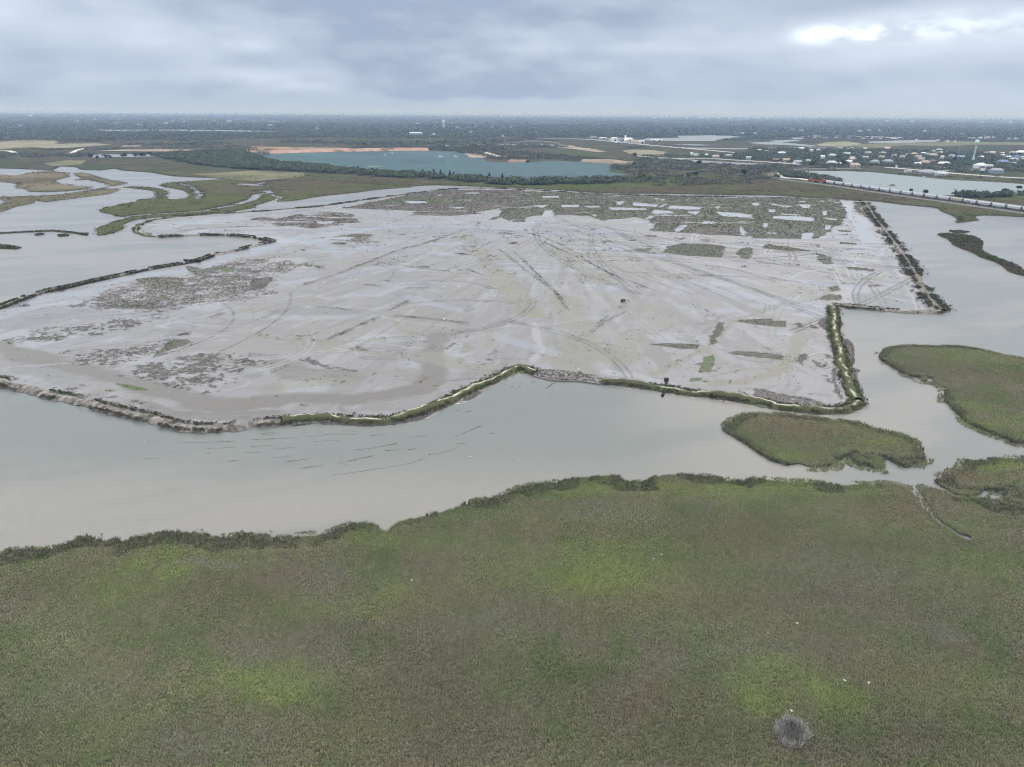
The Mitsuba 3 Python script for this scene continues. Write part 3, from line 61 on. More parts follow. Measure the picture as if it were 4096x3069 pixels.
STROKES = [([(-201.5,256.5),(-183.6,250),(-162.3,237),(-139.2,225.8),(-117.4,214.4),(-101.6,204.9),(-91.3,198.1),(-83.2,195.8),(-76.2,196.2),(-69.4,198.9),(-73.1,198.9),(-62.9,201.6),(-48.2,201.8),(-37.7,205.1),(-27.2,211.7),(-25,224.4),(-26.6,235.7),(-28.9,243.9),(-27.7,270.1)],6,'brown',0.8,-0.1),([(-109.8,198.7),(-102.6,195),(-95.3,190.4),(-84.1,188.8),(-66.9,190.9)],1.6,'brown',0.7,-0.05),([(-105.7,194),(-95.8,187.7),(-83.1,186.1),(-73.5,187.2),(-71.6,184.6)],1.6,'brown',0.7,-0.05),([(-72.5,186.4),(-66.6,189.6)],4,'brown',0.6,-0.05),([(-86,236.6),(-77.5,232.1),(-66.9,223.6),(-56.3,221.4)],7,'brown',0.75,-0.05),([(-71.5,212),(-63.4,217.7),(-51.1,215.7)],6,'tan',0.5,0),([(-160.8,227.9),(-148.4,220.8),(-136.6,214.1)],5,'grey',0.5,-0.05),([(-207.7,265.2),(-208.9,288.4),(-211.7,317.8),(-200.3,337.5),(-195.9,363.8),(-184.2,379.5),(-170.1,393.1),(-166.7,440.4),(-151,465.3),(-153.6,437.2),(-150.8,477.8),(-141.6,503.8)],8,'sky',0.5,-0.1),([(-200.3,282.9),(-189.6,298.8)],14,'grey',0.5,-0.05),([(-159,280.2),(-153.4,299.7),(-144.8,304.1)],6,'grey',0.5,-0.03),([(-128.4,255),(-128.2,262.8),(-129,271.2)],4,'grey',0.8,-0.05),([(-120.7,225.5),(-114.1,224.4)],4,'grey',0.8,-0.05),([(-128.3,248.9),(-124.1,247.6)],3,'grey',0.8,-0.05),([(-93.1,238.4),(-88.5,237.4)],4,'brown',0.7,-0.05),([(-86.1,236.5),(-80.5,235.3)],4,'brown',0.6,-0.05),([(-92.4,229.2),(-88.2,223.1),(-82.6,222)],4,'grey',0.7,-0.05),([(-34.6,519.2),(-20,446.1),(-10.4,396.9),(-0.7,335.7),(5.6,319.1)],7,'tan',0.8,0),([(29.2,456.6),(37,401.8),(44.4,369.8)],8,'tan',0.75,0),([(-7.5,386.9),(-1.3,351.4),(2.8,326),(6.9,306)],7,'tan',0.8,0),([(41.6,475.4),(50.3,436.1),(54.4,409.5)],5,'tan',0.6,0),([(20.2,344),(24.8,308.6)],6,'tan',0.5,0),([(3.2,304.7),(8.4,298.7)],6,'tan',0.8,0),([(24.8,325.3),(25.7,293.2),(25.8,269.6),(24.8,247.8),(20.7,228.9)],8,'tan',0.6,0),([(47.4,273.5),(40.4,248.2),(35.8,237)],6,'tan',0.5,0),([(20,242.1),(28.5,245.1),(36.8,241.1)],10,'tan',0.5,0),([(58.9,312.6),(62.3,288.3)],10,'tan',0.45,0),([(-7.1,268.9),(4.6,256.3),(9.1,253.4),(14.6,246.2)],4,'sky',0.5,-0.05),([(-46.3,328.3),(-33.5,313.6),(-21.9,305.3)],4,'sky',0.4,-0.03),([(-158.7,441.2),(-152.3,482.7),(-140.2,498.5)],6,'sky',0.35,0),([(-139.6,493.3),(-123.6,469.2),(-108,443),(-100.6,423)],3,'sky',0.4,0),([(-132.1,483.4),(-109.5,456),(-78,452.7),(-55,453.5)],3,'sky',0.35,0),([(-131.6,515.3),(-85.1,553.3),(-29.1,549.4),(8.8,544.8)],6,'sky',0.5,0),([(-101.7,354),(-91.8,377.9),(-79.5,418),(-70,450.8),(-56,476.5),(-47.1,502.2),(-35.4,532.6)],1.8,'dark',0.5,0.4),([(-123.9,291.4),(-122.1,297.4)],2,'dark',0.4,0.3),([(-68.3,261.8),(-62.1,277.1),(-55.7,293.5)],1.6,'dark',0.55,0.35),([(-48.2,295.3),(-33.8,291.7),(-18.1,285.1)],1.6,'dark',0.5,0.3),([(-52.3,305),(-46.7,318.8)],1.4,'dark',0.5,0.3),([(-87.5,311),(-70,305.4)],1.6,'dark',0.45,0.25),([(-100,267.7),(-86.3,261.4),(-71.2,257),(-61.6,252.7),(-48.5,244.9),(-30.3,238.4)],1.8,'tan',0.6,-0.05),([(-53,299.2),(-43.2,274.9),(-38.2,269.9)],1.4,'tan',0.6,0),([(-70.8,257),(-51.5,261.4),(-36.3,269.9),(-29.5,273.5)],1.6,'tan',0.6,0),([(-38.6,280.4),(-29.8,277),(-21.1,265.3)],1.6,'tan',0.5,0),([(-18.9,260.5),(-15.3,252.9),(-16.4,248.4)],2,'tan',0.6,0),([(-8.7,274),(-7.9,260.7),(-9.5,254.5)],2,'tan',0.5,0),([(-29.2,243.9),(-17,232),(-6.5,228.4)],5,'tan',0.5,0),([(-13.2,223.4),(-4.4,224.8)],5,'brown',0.4,0),([(46.7,224.5),(54.9,234.7),(69.1,251.7),(67.6,260.8),(63.5,265.5)],2,'tan',0.7,0.1),([(69.1,251.7),(82.8,276),(88.8,288.9),(115.6,314)],2,'tan',0.6,0.05),([(70.9,251.7),(74.6,230),(85.9,225.3)],2,'tan',0.4,0),([(63.7,216.7),(73.1,218),(86.3,226.5),(86.8,228.1),(93.6,235.8),(100.1,246.9),(109.8,268.5),(117.6,284.3)],3.2,'tan',0.7,0),([(31.6,226.7),(40.4,223.2),(48.9,215.3)],3,'pale',0.6,0.1),([(9,285.1),(9.3,261.1),(11.2,250.5),(6.9,237.7)],1.6,'pale',0.6,0),([(30.4,273.1),(38.2,289.6),(47.8,303.8)],1.2,'dark',0.4,0.1),([(34.7,285.7),(40.1,297.5)],1,'dark',0.5,0.1),([(-9.2,526),(16.4,494.3),(36.9,435.6),(52.4,382.4),(70.7,340.2)],1.2,'dark',0.35,0.08),([(12.8,521.2),(31.9,475),(45.3,409.2),(56.4,364.3)],1.2,'dark',0.35,0.08),([(-8,455.2),(6.6,394),(20.6,341.4),(23.7,308.5)],1.4,'dark',0.4,0.1),([(1.3,446.9),(15.7,366),(22.7,326.6)],1.2,'dark',0.4,0.1),([(59.9,389),(92.1,383.6),(136.3,375.6)],0.9,'dark',0.5,0.05),([(57.2,420.7),(99.8,418.3),(122.4,397.7),(133.2,366.5)],0.9,'dark',0.4,0.05),([(136.9,420.5),(158.6,421.2),(174.5,407.1),(187.3,412.9),(211.3,426.7),(223.3,443),(236.6,469.5)],1.3,'pale',0.7,-0.03),([(139.2,428.2),(173.1,441.3),(212.9,464.1),(224.3,466.8)],1.2,'dark',0.4,0.05),([(143.8,373.6),(154.2,389.6),(175.2,405.4)],1.2,'pale',0.6,0),([(122.5,373),(140.8,370.6),(154.4,356.6)],1.2,'dark',0.3,0.05),([(222.9,438.9),(203.3,387.9),(187.4,344.2),(180,334)],2.2,'grey',0.5,0),([(102.5,307.1),(123.4,320.7),(146,335.5),(162.9,362.5)],3,'tan',0.5,0),([(170.6,331.3),(174.1,322)],14,'grey',0.45,-0.04),([(175.4,349.1),(162.1,346.1),(146.9,330.7)],4,'pale',0.5,0),([(250.7,494.1),(241.1,491.2),(200.1,492.1),(159.7,495.6)],2,'pale',0.6,0),([(-224.3,602.1),(-249,565.1),(-253.4,532.9)],10,'sky',0.4,0),([(-186.6,548.2),(-219.3,537.4),(-235.2,521.8)],2,'dark',0.5,0.15),([(-160.7,497.1),(-181,504.4)],6,'pale',0.5,0),([(-213.6,603.5),(-165.6,655.4),(-149.8,684.1),(-129.5,731.7)],4,'grey',0.5,0),([(-170.9,492.1),(-145.8,482.9)],9,'pale',0.7,0),([(-141.2,410.3),(-124.9,414.6)],10,'pale',0.6,0),([(-20.2,586.7),(10.9,687.9)],1,'dark',0.5,0.3),([(10.7,671.9),(-13.6,596.4)],1.5,'pale',0.7,0),([(-85.3,372),(-80.7,387.9),(-75.9,398.2)],3,'sky',0.4,0),([(-67,385.1),(-51.8,369.9)],9,'brown',0.3,0),([(-56.9,398.8),(-34.1,387.7)],0.9,'dark',0.6,0.15),([(-24.5,393),(-15.1,377.8)],0.9,'dark',0.5,0.15),([(-72.5,354.8),(-64.4,350.9)],1.2,'dark',0.6,0.15),([(-51.8,347.2),(-41.8,348.9)],1.2,'dark',0.6,0.15),([(-104.7,323.2),(-93.2,333.2),(-82.3,323.8)],2,'pale',0.4,0),([(-51.9,305.6),(-47.2,322.4)],1.2,'dark',0.5,0.2),([(-110.2,297.8),(-100.7,301.1)],9,'tan',0.4,0),([(-95.8,302.3),(-79.8,301.6),(-69.3,301.9)],7,'brown',0.5,0),([(-102.1,292),(-100.2,301.1)],1.6,'dark',0.4,0.2)]
WEEDS = [[(-67.9,172.8),(-63.3,173.5),(-56.1,174.6)],[(-54,175),(-49.4,176.3),(-45,177),(-40.6,176.6)],[(-45.4,178.9),(-41,178.6)],[(-55.6,177.4),(-54,177.5)],[(-65.7,176),(-61.4,176.9)],[(-85.5,170.8),(-77.4,171.3),(-71.2,172)],[(-77.8,167.4),(-73.6,168),(-70,168.4)],[(-68,172.8),(-61.7,173.6)],[(-51.2,171.9),(-47.9,172.8),(-44.7,173)],[(-59.2,173.9),(-58,174.2)],[(-42.3,159.6),(-38.2,161.7),(-34.1,164.1)],[(-58.9,162.4),(-54,163.6)],[(-42.7,153.4),(-36.3,155.1),(-28.5,158.1),(-24.3,160.1),(-21,162.6)],[(-26.8,167.1),(-24.4,168.1)],[(-14.2,171.4),(-12,171.5)],[(-40.1,158.9),(-39.2,159.1)],[(-40.2,166.9),(-34.9,168.4),(-29.6,171.1)],[(-59.9,167.7),(-54.8,168.5)],[(-66.5,168.7),(-60.6,169.9)],[(-20.9,164.7),(-15.8,166.5),(-12.9,170.6)],[(-50.6,156.8),(-45.1,158.5)],[(-2.9,161.5),(-2.2,162)],[(0,162.1),(1.1,162.6)],[(-55.1,160.1),(-49,162.2)],[(-69.1,160.2),(-66.7,160.9)],[(-67,165.3),(-62.7,165.5)],[(-85,165.3),(-83.9,165.6)],[(-67,176.8),(-62.9,177.7)],[(-32,166.7),(-28.4,167.4)],[(-26.6,175.4),(-21.8,176.3)],[(10.1,211.2),(14.9,220.2),(22.1,225.1)],[(17.1,218),(22,223.9)],[(4.7,209.1),(6.3,210.6)],[(-0.2,212.6),(0.1,214.3)],[(1.9,212.1),(2.7,214.3)],[(8.7,214.4),(9.3,215.6)],[(5.6,216.6),(7.7,218.9)],[(27,214.2),(28.1,217)],[(11.5,207.5),(12.3,208)],[(-13.3,192.3),(-11.6,193.7)],[(-9,199),(-5.4,202)],[(-0.3,213.2),(0.3,214.3)],[(-16.6,193.2),(-14.8,193.8)],[(-5.8,177.8),(-4.6,178.2)],[(-37.5,175.8),(-33.1,176.9)],[(-15.2,176),(-13.4,177.2),(-8.3,183)],[(-5.8,177.7),(-4.5,177.7)],[(-90.1,161.7),(-86.3,162)],[(-76.6,164.6),(-74.9,165)]]
QUARRY_LAKE = [(-508,1504),(-477,1531),(-427,1576),(-347,1622),(-274,1658),(-170,1688),(-123,1650),(-83,1508),(-56,1447),(-48,1334),(-26,1319),(20,1296),(9,1305),(69,1364),(107,1332),(139,1308),(169,1272),(153.2,1182.9),(138.5,1109.8),(150.6,1078),(161.5,1056.5),(132.2,1016.2),(123.5,985.9),(93.2,955.7),(29.9,942.2),(-16.6,947.7),(-34.5,964.7),(-67.1,977.3),(-118.7,1006.9),(-195.2,1065.5),(-274.4,1118.9),(-301.4,1183.3),(-327.7,1224.7),(-373.6,1244.9),(-411,1314),(-472,1421)]
QUARRY_BANK = [(-530,1501),(-521,1511),(-482,1544),(-431,1590),(-351,1637),(-277,1674),(-187,1697)]
PINK_CLIFF = [(-11,1320),(7,1302),(9,1312),(20,1306)]
PALE_CLIFF = [(116,1340),(140,1318),(170,1285),(183,1255),(194.3,1250)]
CLAY_SHELF = [(-621,1758),(-602,1793),(-637,1855),(-418,1819),(-316,1738),(-385,1671),(-467,1581),(-527,1529),(-511,1512),(-536,1548)]
PONDS = [[(-771,1388),(-800,1469),(-755,1483),(-698,1490),(-668,1420),(-693,1396),(-723,1393),(-756,1369)],[(-1856,3444),(-1753,3372),(-1582,3474),(-1304,3477),(-1023,3314),(-1027,3141),(-1316,3107),(-1417,3165),(-1583,3121),(-1494,2926),(-1524,2919)],[(412,2475),(461,2669),(597,2764),(633,2999),(799,3121),(854,3047),(881,2894),(789,2733),(684,2584),(638,2437),(503,2414)],[(439,2134),(508,2180),(542,2108),(501,2078)],[(409,1958),(497,1928),(659,1937),(634,1958),(780,2007),(863,1976),(854,1933),(751,1932),(580,1882),(542,1867),(453,1874)],[(697,2294),(755,2373),(816,2404),(826,2496),(948,2612),(938,2504),(826,2378),(828,2299),(833,2165),(839,2108),(791,2054),(767,2155),(679,2211),(715,2222)],[(857,1940),(897,1912),(1026,1865),(1056,1763),(1184,1778),(1224,1718),(1201,1685),(1160,1742),(1029,1726),(1001,1819),(875,1864)],[(1137,2473),(1307,2617),(1500,2701),(1356,2489),(1179,2357),(1090,2362)],[(310,1475),(340,1399),(392,1343),(434,1311),(446,1299),(433,1260),(376,1286),(325,1337),(307,1407)],[(1031,2868),(1075,2877),(1029,2729),(962,2651)]]
FISH_POND = [(415.8,1133.5),(441.6,1148.1),(517.1,1149.5),(534.5,1126.4),(549,1081.3),(559.2,1049.8),(574.9,1001),(608.6,975.6),(636.9,942.7),(677.6,915.9),(612.6,825.2),(557.8,821.8),(533.5,807.5),(498.1,793),(476.9,801.6),(451,802.6),(437.3,827.6),(426.3,861.5),(414.4,898.3),(405.1,947),(404.9,1001.9),(401.1,1063)]
TRACK = [(550.6,1203.9),(465.4,1196.3),(419.5,1165.4),(387.1,1117.3),(365.6,1069.1),(355.9,1029.7),(355.2,982.2),(369.6,957.1),(379.9,927.3),(389.1,897.3),(396.3,863.9),(402.6,830.1),(410.9,800.2),(418.7,770),(427.9,739.3),(436,707.7),(444,676.1),(448.1,661.2),(459.2,608.1)]
CARS = [(367.3,951),(372.4,935.8),(377.4,921.4),(382.2,907.4),(386.6,891.6),(390.7,876.3),(393.8,858.4),(396.4,841.3),(400,824.9),(403.6,809),(408.3,795.1),(411.9,780.2),(416,765.1),(420.1,749.2),(425.2,734.6),(428.3,718),(433.2,703.2),(436.6,686.7),(441.2,671.8),(445.3,657),(449,641.8)]
ROADS = [([(81,2621),(240,2562),(300,2346),(335,2225),(367,2082),(429,1904),(475,1754),(500,1674)],11,'road'),([(249,1546),(282,1455),(372,1462),(392,1445),(408,1418),(434,1394),(466,1349),(478,1330),(470,1338),(491,1296)],7,'village_road'),([(608.2,1241.3),(623,1200.5),(636.9,1162.2),(647.7,1114.3),(664.6,1081.5),(680.5,1050.5),(698.2,1036.4),(709.7,1017.4)],9,'shore_road'),([(639.1,1184.5),(672.1,1174.2),(701.9,1167.7),(727.3,1202.8),(705.3,1242.8),(694,1279)],6,'service_road'),([(378.9,1100.4),(390.2,1117.8),(363.9,1048.1),(364.2,1007.3),(380.5,1014.5),(382.5,991.1),(386.4,968.9)],7,'gravel_track'),([(-862,1484),(-927,1627),(-954,1699)],7,'dirt_track'),([(-1069,1556),(-1057,1599),(-986,1516)],8,'dirt_track'),([(-261,1985),(-212,1977),(-170,1975),(-118,2018),(-37,2059),(63,2067)],14,'gravel_road'),([(-17,1467),(-33,1487),(-47,1577),(-60,1639)],8,'dirt_track'),([(480,1337),(450,1362),(471,1343)],7,'village_road')]
FIELDS = [([(-1279,1666),(-1374,2056),(-1369,2183),(-1244,2107),(-1147,1925),(-1066,1978),(-999,1910),(-995,1823),(-1010,1691),(-1103,1753),(-1095,1633)],'sunlit_pale'),([(-1668,2503),(-1631,2539),(-1574,2482),(-1622,2433)],'sunlit_pale'),([(-948,1858),(-916,1885),(-881,1819),(-910,1794)],'sand'),([(-874,1607),(-847,1667),(-775,1688),(-656,1663),(-630,1596),(-766,1610),(-840,1601)],'sand'),([(-749.6,1214.3),(-756,1296),(-717,1282),(-677.3,1191.2),(-700.4,1154.7)],'sunlit_grass'),([(-436.9,1012.8),(-387.6,1060.9),(-376.6,1085.4),(-289.2,1057.7),(-283.2,1004.3),(-305.6,944.5),(-322.4,925.4),(-345.1,941.6)],'sunlit_grass'),([(255,1783),(295,1814),(328,1793),(345,1700),(316,1612),(269,1586),(246,1645)],'sunlit_pale'),([(76,2120),(132,2086),(179,1870),(206,1692),(188,1678),(143,1800),(93,1963)],'sand'),([(859,2188),(957,2368),(1067,2492),(1069,2361),(971,2163),(879,2068),(842,2102)],'sunlit_pale'),([(888,2032),(1023,2259),(1196,2382),(1255,2392),(1444,2558),(1545,2520),(1629,2403),(1541,2272),(1374,2269),(1184,2153),(1112,2184),(1013,2088),(958,2005)],'sunlit_grass'),([(-16,1691),(18,1783),(-14,1842),(28,1882),(129,1768),(178,1585),(102,1600),(25,1696)],'heath'),([(52,1886),(132,1799),(195,1597),(198,1541),(124,1555),(55,1758)],'green'),([(638,1251),(668,1239.5),(710.6,1243.3),(718,1195.3),(674.3,1178.3),(648.7,1202.7),(632.4,1229.1)],'green'),([(1420,2447),(1726,2552),(1610,2378),(1348,2289)],'sunlit_grass'),([(325,2628),(372,2692),(413,2448),(384,2272),(353,2267),(298,2404)],'sand'),([(-110,1646),(-81,1598),(-56,1626),(-15,1468),(-61,1442),(-87,1481)],'sand'),([(-55,1708),(-25,1771),(4,1744),(-3,1659),(-43,1628)],'lime'),([(-88,1459),(-80,1482),(-68,1451),(-73,1432)],'sand'),([(-224.7,1176.3),(-200.9,1195.4),(-214.2,1171.7)],'sand')]
HAZE_FOREST_GAPS = 0
SCRUB = [([(-677,1461),(-655,1533),(-620,1640),(-614,1698),(-545,1546),(-396,1265),(-421,1313),(-367,1236.2),(-323.9,1210.1),(-273.7,1131.7),(-196.5,1072.3),(-119.8,1017.1),(-34.9,974),(14.7,950),(30.2,951.1),(94,964.9),(129.7,996.1),(149.1,1017.5),(138.2,941.2),(87.5,895.8),(28.2,883.8),(-15.7,893.5),(-80.3,943.1),(-183.9,1001.9),(-261,1048.8),(-323.2,1085.1),(-384.6,1109.2),(-430.9,1130.7),(-530.5,1235.8),(-650,1401)],10,'belt'),([(169,1272),(202,1275),(247,1502),(300,1425),(347,1339),(401.3,1233.6),(412.2,1206.1),(358.6,1076.7),(330.4,954.9),(354.3,979.2),(288.9,921.9),(255.1,915.4),(174.2,885.9),(138.2,941.2),(169.3,1039.9),(149.8,1155.9)],17,'scrub'),([(-179,1727),(-124,1827),(-34,1776),(25,1669),(75,1573),(143,1490),(206,1342),(142,1336),(110,1368),(71,1401),(20,1359),(-26,1354),(-52,1468),(-86,1554),(-141,1675)],13,'scrub'),([(-1046,1357),(-1001,1491),(-853,1485),(-796,1516),(-725,1549),(-687,1482),(-818,1467),(-760,1369),(-848,1359),(-994,1288)],16,'scrub'),([(-1067,1695),(-911,1687),(-823,1794),(-681,1884),(-632,1788),(-796,1733),(-872,1663),(-867,1556),(-966,1595)],16,'scrub'),([(-418,1819),(-344,1898),(-196,1957),(-126,1860),(-190,1755),(-357,1808)],14,'scrub'),([(249,1546),(352,1558),(486,1673),(594,1741),(482,1406),(419,1438),(380,1517),(313,1488)],13,'green'),([(576,1868),(671,1881),(817,1869),(945,1824),(1157,1737),(748.5,1113.2),(688.9,1108.4),(654.9,1179.1),(616,1259),(518.8,1221.4),(496,1310),(471,1375),(436,1409)],19,'village'),([(397.3,1144.3),(396.7,1084.8),(400.6,1052.2),(404.9,1001.9),(403.6,943.4),(397.5,936.2),(385.8,977.8),(374.8,1023.3),(372.5,1060.8)],6,'belt'),([(447.5,796.1),(473,806.4),(493.6,785.5),(529.4,801),(553.3,815.1),(607.8,818.4),(595.5,801.2),(544.7,801.9),(486.9,774.4),(457.3,778.6)],8,'belt'),([(441,892.3),(448.1,848.7),(454.6,809.1),(451.1,805.1),(438,834.3),(428.4,871.9)],16,'belt'),([(481.3,1177.2),(542.7,1144.1),(569.8,1087.4),(618.2,1048.1),(676.2,1002.8),(663.4,983.2),(582.5,1045.3),(544.2,1108.2),(490.1,1152.2)],14,'scrub'),([(404,1301),(474,1261),(475.7,1223.2),(416.8,1184.8),(366.1,1105.3),(336.8,1080)],12,'scrub'),([(282,1954),(337,1999),(328,1890),(282,1851)],12,'green'),([(697,2649),(810,2806),(797,2545),(650,2439)],14,'green')]
JUNIPERS = [(-346.7,1213.9),(-331.2,1186.2),(-303.2,1124),(-290.6,1125.1),(-285.5,1130.7),(-271.4,1106.6),(-256.2,1095.7),(-239.4,1092.3),(-228.8,1093.2),(-224.2,1105.8),(-208.1,1083),(-198.5,1083.8),(-171.1,1029.9),(-123.4,1033.7),(-115,1034.4),(-109.2,1043.5),(-99.8,1044.3),(-85.9,1030.3),(-80.3,1024.4),(-31.7,999.6),(-14.2,981.3),(-2.1,982.2),(-2.7,963.3),(55.3,952.9),(60,953.3),(64.8,953.6)]
POND_TREES = [(-739,1341),(-719,1325),(-712,1340),(-703,1337),(-703,1379),(-697,1380),(-680,1382),(-671,1383),(-668,1391),(-665,1408),(-646,1402)]
BROAD_TREES = [([(163.1,960.8)],9,'bright'),([(173.5,961.6)],7,'bright'),([(231.1,999.8)],7.5,'bright'),([(245,1020.8)],7.5,'dark'),([(306,1254)],9,'dark'),([(233,1479)],9.5,'dark'),([(316.2,1040.8)],10,'dark'),([(348.2,1001.5)],9,'bright'),([(781,1352)],11,'dark'),([(548,1265)],10,'dark'),([(601,1414)],11,'bright'),([(642,1418)],9,'bright'),([(490.3,1249.6)],8,'dark'),([(545.2,813.3)],9,'palm'),([(525.2,804.5)],8,'dark'),([(440.4,804.5)],6,'dark'),([(435.2,824.8)],5,'dark'),([(-77,1975)],14,'bright')]
HOUSES = [((559,1699),14,'blue','grey'),((566,1623),12,'white','white'),((567,1611),10,'white','white'),((474,1381),15,'brown','brown'),((494,1383),15,'cream','tan'),((492,1322),15,'white','grey'),((598,1480),9,'white','white'),((626,1504),16,'grey','pale'),((519,1346),10,'white','pale'),((784,1844),12,'paleblue','paleblue'),((817,1855),9,'grey','grey'),((686,1577),15,'green','pale'),((545,1306),18,'white','pale'),((535,1255),8,'white','white'),((619,1395),16,'cream','tan'),((557.5,1242.5),17,'pink','tan'),((579,1319),12,'white','white'),((649,1465),12,'white','pale'),((660,1437),14,'grey','grey'),((628,1327),16,'white','grey'),((647,1320),18,'grey','grey'),((913,1877),14,'cream','salmon'),((749,1620),14,'cream','tan'),((782,1624),16,'blue','grey'),((772,1553),10,'white','tan'),((708,1472),12,'tan','tan'),((676,1741),8,'white','white'),((698,1758),8,'white','white'),((701,1871),12,'tan','white'),((763,1826),10,'white','cream'),((706,1568),10,'grey','grey'),((847,1852),12,'white','pale'),((1013,1828),16,'teal','teal'),((847,1619),17,'cream','tan'),((866,1621),10,'blue','white'),((877,1623),12,'white','grey'),((843,1539),18,'cream','tan'),((782,1480),14,'tan','tan'),((757,1419),12,'white','tan'),((680,1284),12,'white','white'),((701,1301),18,'brown','tan'),((739,1346),16,'tan','brown'),((731,1296),20,'white','white'),((876,1531),13,'white','grey'),((877,1500),18,'blue','paleblue'),((913,1494),10,'white','white'),((1048,1680),14,'white','cream'),((1043,1692),8,'pink','pink'),((1072,1683),14,'white','white'),((1104,1699),12,'white','cream'),((1116,1688),22,'white','white'),((970,1500),10,'white','white'),((1001,1524),15,'blue','blue'),((934,1427),16,'cream','pale'),((854,1332),20,'grey','blue'),((769.1,1232.8),12,'white','pale'),((862,1317),14,'pale','pale'),((819,1592),10,'tan','pale'),((941,1693),12,'white','white'),((761,1498),10,'white','tan'),((948,1734),10,'white','tan'),((838,1496),8,'white','white'),((593.6,1091.3),22,'grey','grey'),((717.9,1130.5),20,'paleblue','grey'),((993,1555),10,'pink','cream'),((1008,1514),10,'white','pale'),((606.4,1075.6),18,'white','pale'),((754.2,1231.4),20,'white','white'),((366,1538),12,'white','paleblue'),((362,1557),7,'white','white'),((391,1551),7,'white','white'),((389,1471),17,'tan','tan'),((416,1482),14,'grey','grey'),((434,1411),11,'grey','pale'),((553,1725),10,'white','pale')]
WATER_TOWER = (862,1433)
CELL_MAST = (954,1644)
FAR_TOWER = (-387,4291)
BILLBOARD = (653.5,1062.1)
SMALL_SIGN = (597.9,1188.9)
POLES = [(-264,2078),(-224,2055),(-153,2095),(-116,2089),(-66,2131),(-24,2095),(33,2070),(-490,1856),(-640,1834),(-602,1839),(241,2202)]
POLES_NEAR = [(637.8,1192.3),(632.9,1168.3),(634.3,1155.7),(636.6,1143.4),(637.8,1119.3),(645,1096.7),(719,1175.6),(676.5,1050.2)]
BRIDGE = [(-21,2104),(4,2091),(39,2075),(71,2060),(98,2081),(125,2085)]
CARAVANS = [(1247,2987),(1267,3015),(1281,3034),(1289,3035),(1290,3020),(1305,3039),(1316,3041),(1333,3061),(1335,3045),(1344,3047),(1334,3005),(1336,2990),(1341,2983),(1342,2968),(1342,2953),(1358,2971),(1358,2956),(1362,2949),(1370,2951),(1370,2936),(1385,2954),(1378,2922),(1393,2940),(1404,2942),(1403,2905),(1399,2882),(1406,2884),(1409,2870),(1419,2872),(1429,2874),(1432,2860),(1395,2867),(1417,2893),(1415,2871),(1426,2873),(1448,2899),(1450,2885),(1478,2920),(1452,2843),(1256,2771),(1271,2741),(1307,2748),(1354,2756),(1368,2759),(1355,2757),(1362,2745),(1109,2959),(1141,2989),(1172,3011),(1189,3031),(1193,3016),(1105,2832),(1126,2815),(1143,2818),(1190,2848),(1222,2813)]
PLANT = [(309,2363),(351,2357),(344,2339),(337,2368),(368,2212),(301,2227),(292,2520),(265,2565),(330,2379),(436,2407),(453,2410),(347,2391)]
FAR_BUILDINGS = [(-3037,5395),(-3311,6130),(-3164,6229),(-5059,10103),(-2101,4348),(-2216,4933),(-2564,5837),(-2341,6060),(-2218,6042),(-2356,5545),(-2424,3805),(-2371,4631),(-1395,4410),(-6063,9742),(-1388,4413),(-945,3720),(-673,5414),(-297,2882),(-118,4197),(-217,4432),(-234,4052),(-300,4135),(-39,2653),(-174,3182),(-14,4232),(-3364,16377),(-3695,18274),(-1661,10178),(979,3307),(1028,3278),(93,3209),(-36,2654),(268,12924),(3067,15000),(3404,13658),(4158,14959),(4616,15372),(4925,15650),(3113,14017),(3456,14326),(3876,14705),(2722,14316),(680,11825),(2418,13391),(2710,6801),(1727,3857),(4962,9678),(1017,3257),(5148,11961),(4521,9433),(1487,4135),(1880,4098),(1912,4048),(5478,9074),(4927,15191),(4961,15922),(4726,14085),(5948,9313),(1457,3919),(2137,4025),(1656,2806),(1673,2809),(1699,2814),(1757,2900),(1760,2878),(1789,2907),(1807,2910),(1770,2758),(1798,2764),(1398,2540),(1312,2512),(1388,2424),(1362,2419)]
LONG_BUILDING = (-377,2978)
LAKE_FLOATS = [(-141,1454),(-139,1461),(-136,1453),(-112,1458),(-110,1460),(-253,1505),(-247,1552)]
PIPE = [(45.4,205.7),(47.4,211.7),(49,217.5)]
PIPE2 = [(-185.5,410.7),(-177.1,408.7)]
BLIND = (49.8,322.6)
RUBBLE = [(7.9,226.8),(11.6,228.1),(17.3,227),(22.1,225.3),(25.9,222.9),(29.1,219.5),(27.6,216.6),(23.8,218.2),(20.8,219.3),(16,219.2),(12.1,220.1),(8.2,223.2)]
DEAD_REEDS = [(36.7,78.6),(39.1,80.3),(40.7,78.5),(40.6,76.3),(38.8,75.1),(36.8,75.6)]
GULLS = [(51.9,84.3),(46.3,97.4),(48.6,84.8),(38.8,78.9),(28.1,116.9),(-17.4,108.3),(26.3,115.4)]
WATER_BIRDS = [(-46.1,137.9),(-95,172),(-10.2,163.6),(91.3,143)]
MUD_BIRDS = [(360.8,1068.4),(98.6,269.4),(166.4,341.7),(-124.4,414.3),(-82.6,369.7),(-71.6,351.9),(-67.5,396.5),(-45.8,365.4),(-41.9,367),(-38.5,364.2),(-31.6,364.4),(-26.4,361.6),(-26.2,350.4),(-25,350.5),(-33.4,350.2),(-30.4,342.3),(-27.9,341.1),(-32.7,335.9),(-39.1,358.4),(-41.7,348.6),(-98.6,325.5),(-80.6,394.4),(-79.3,392.7),(-38.7,292.8),(-27.9,289.4),(-29.9,207.4),(22.1,228.8),(66.4,300.9),(69.1,299)]
ROCKS_POND = [(457.7,912),(446.4,919.2)]
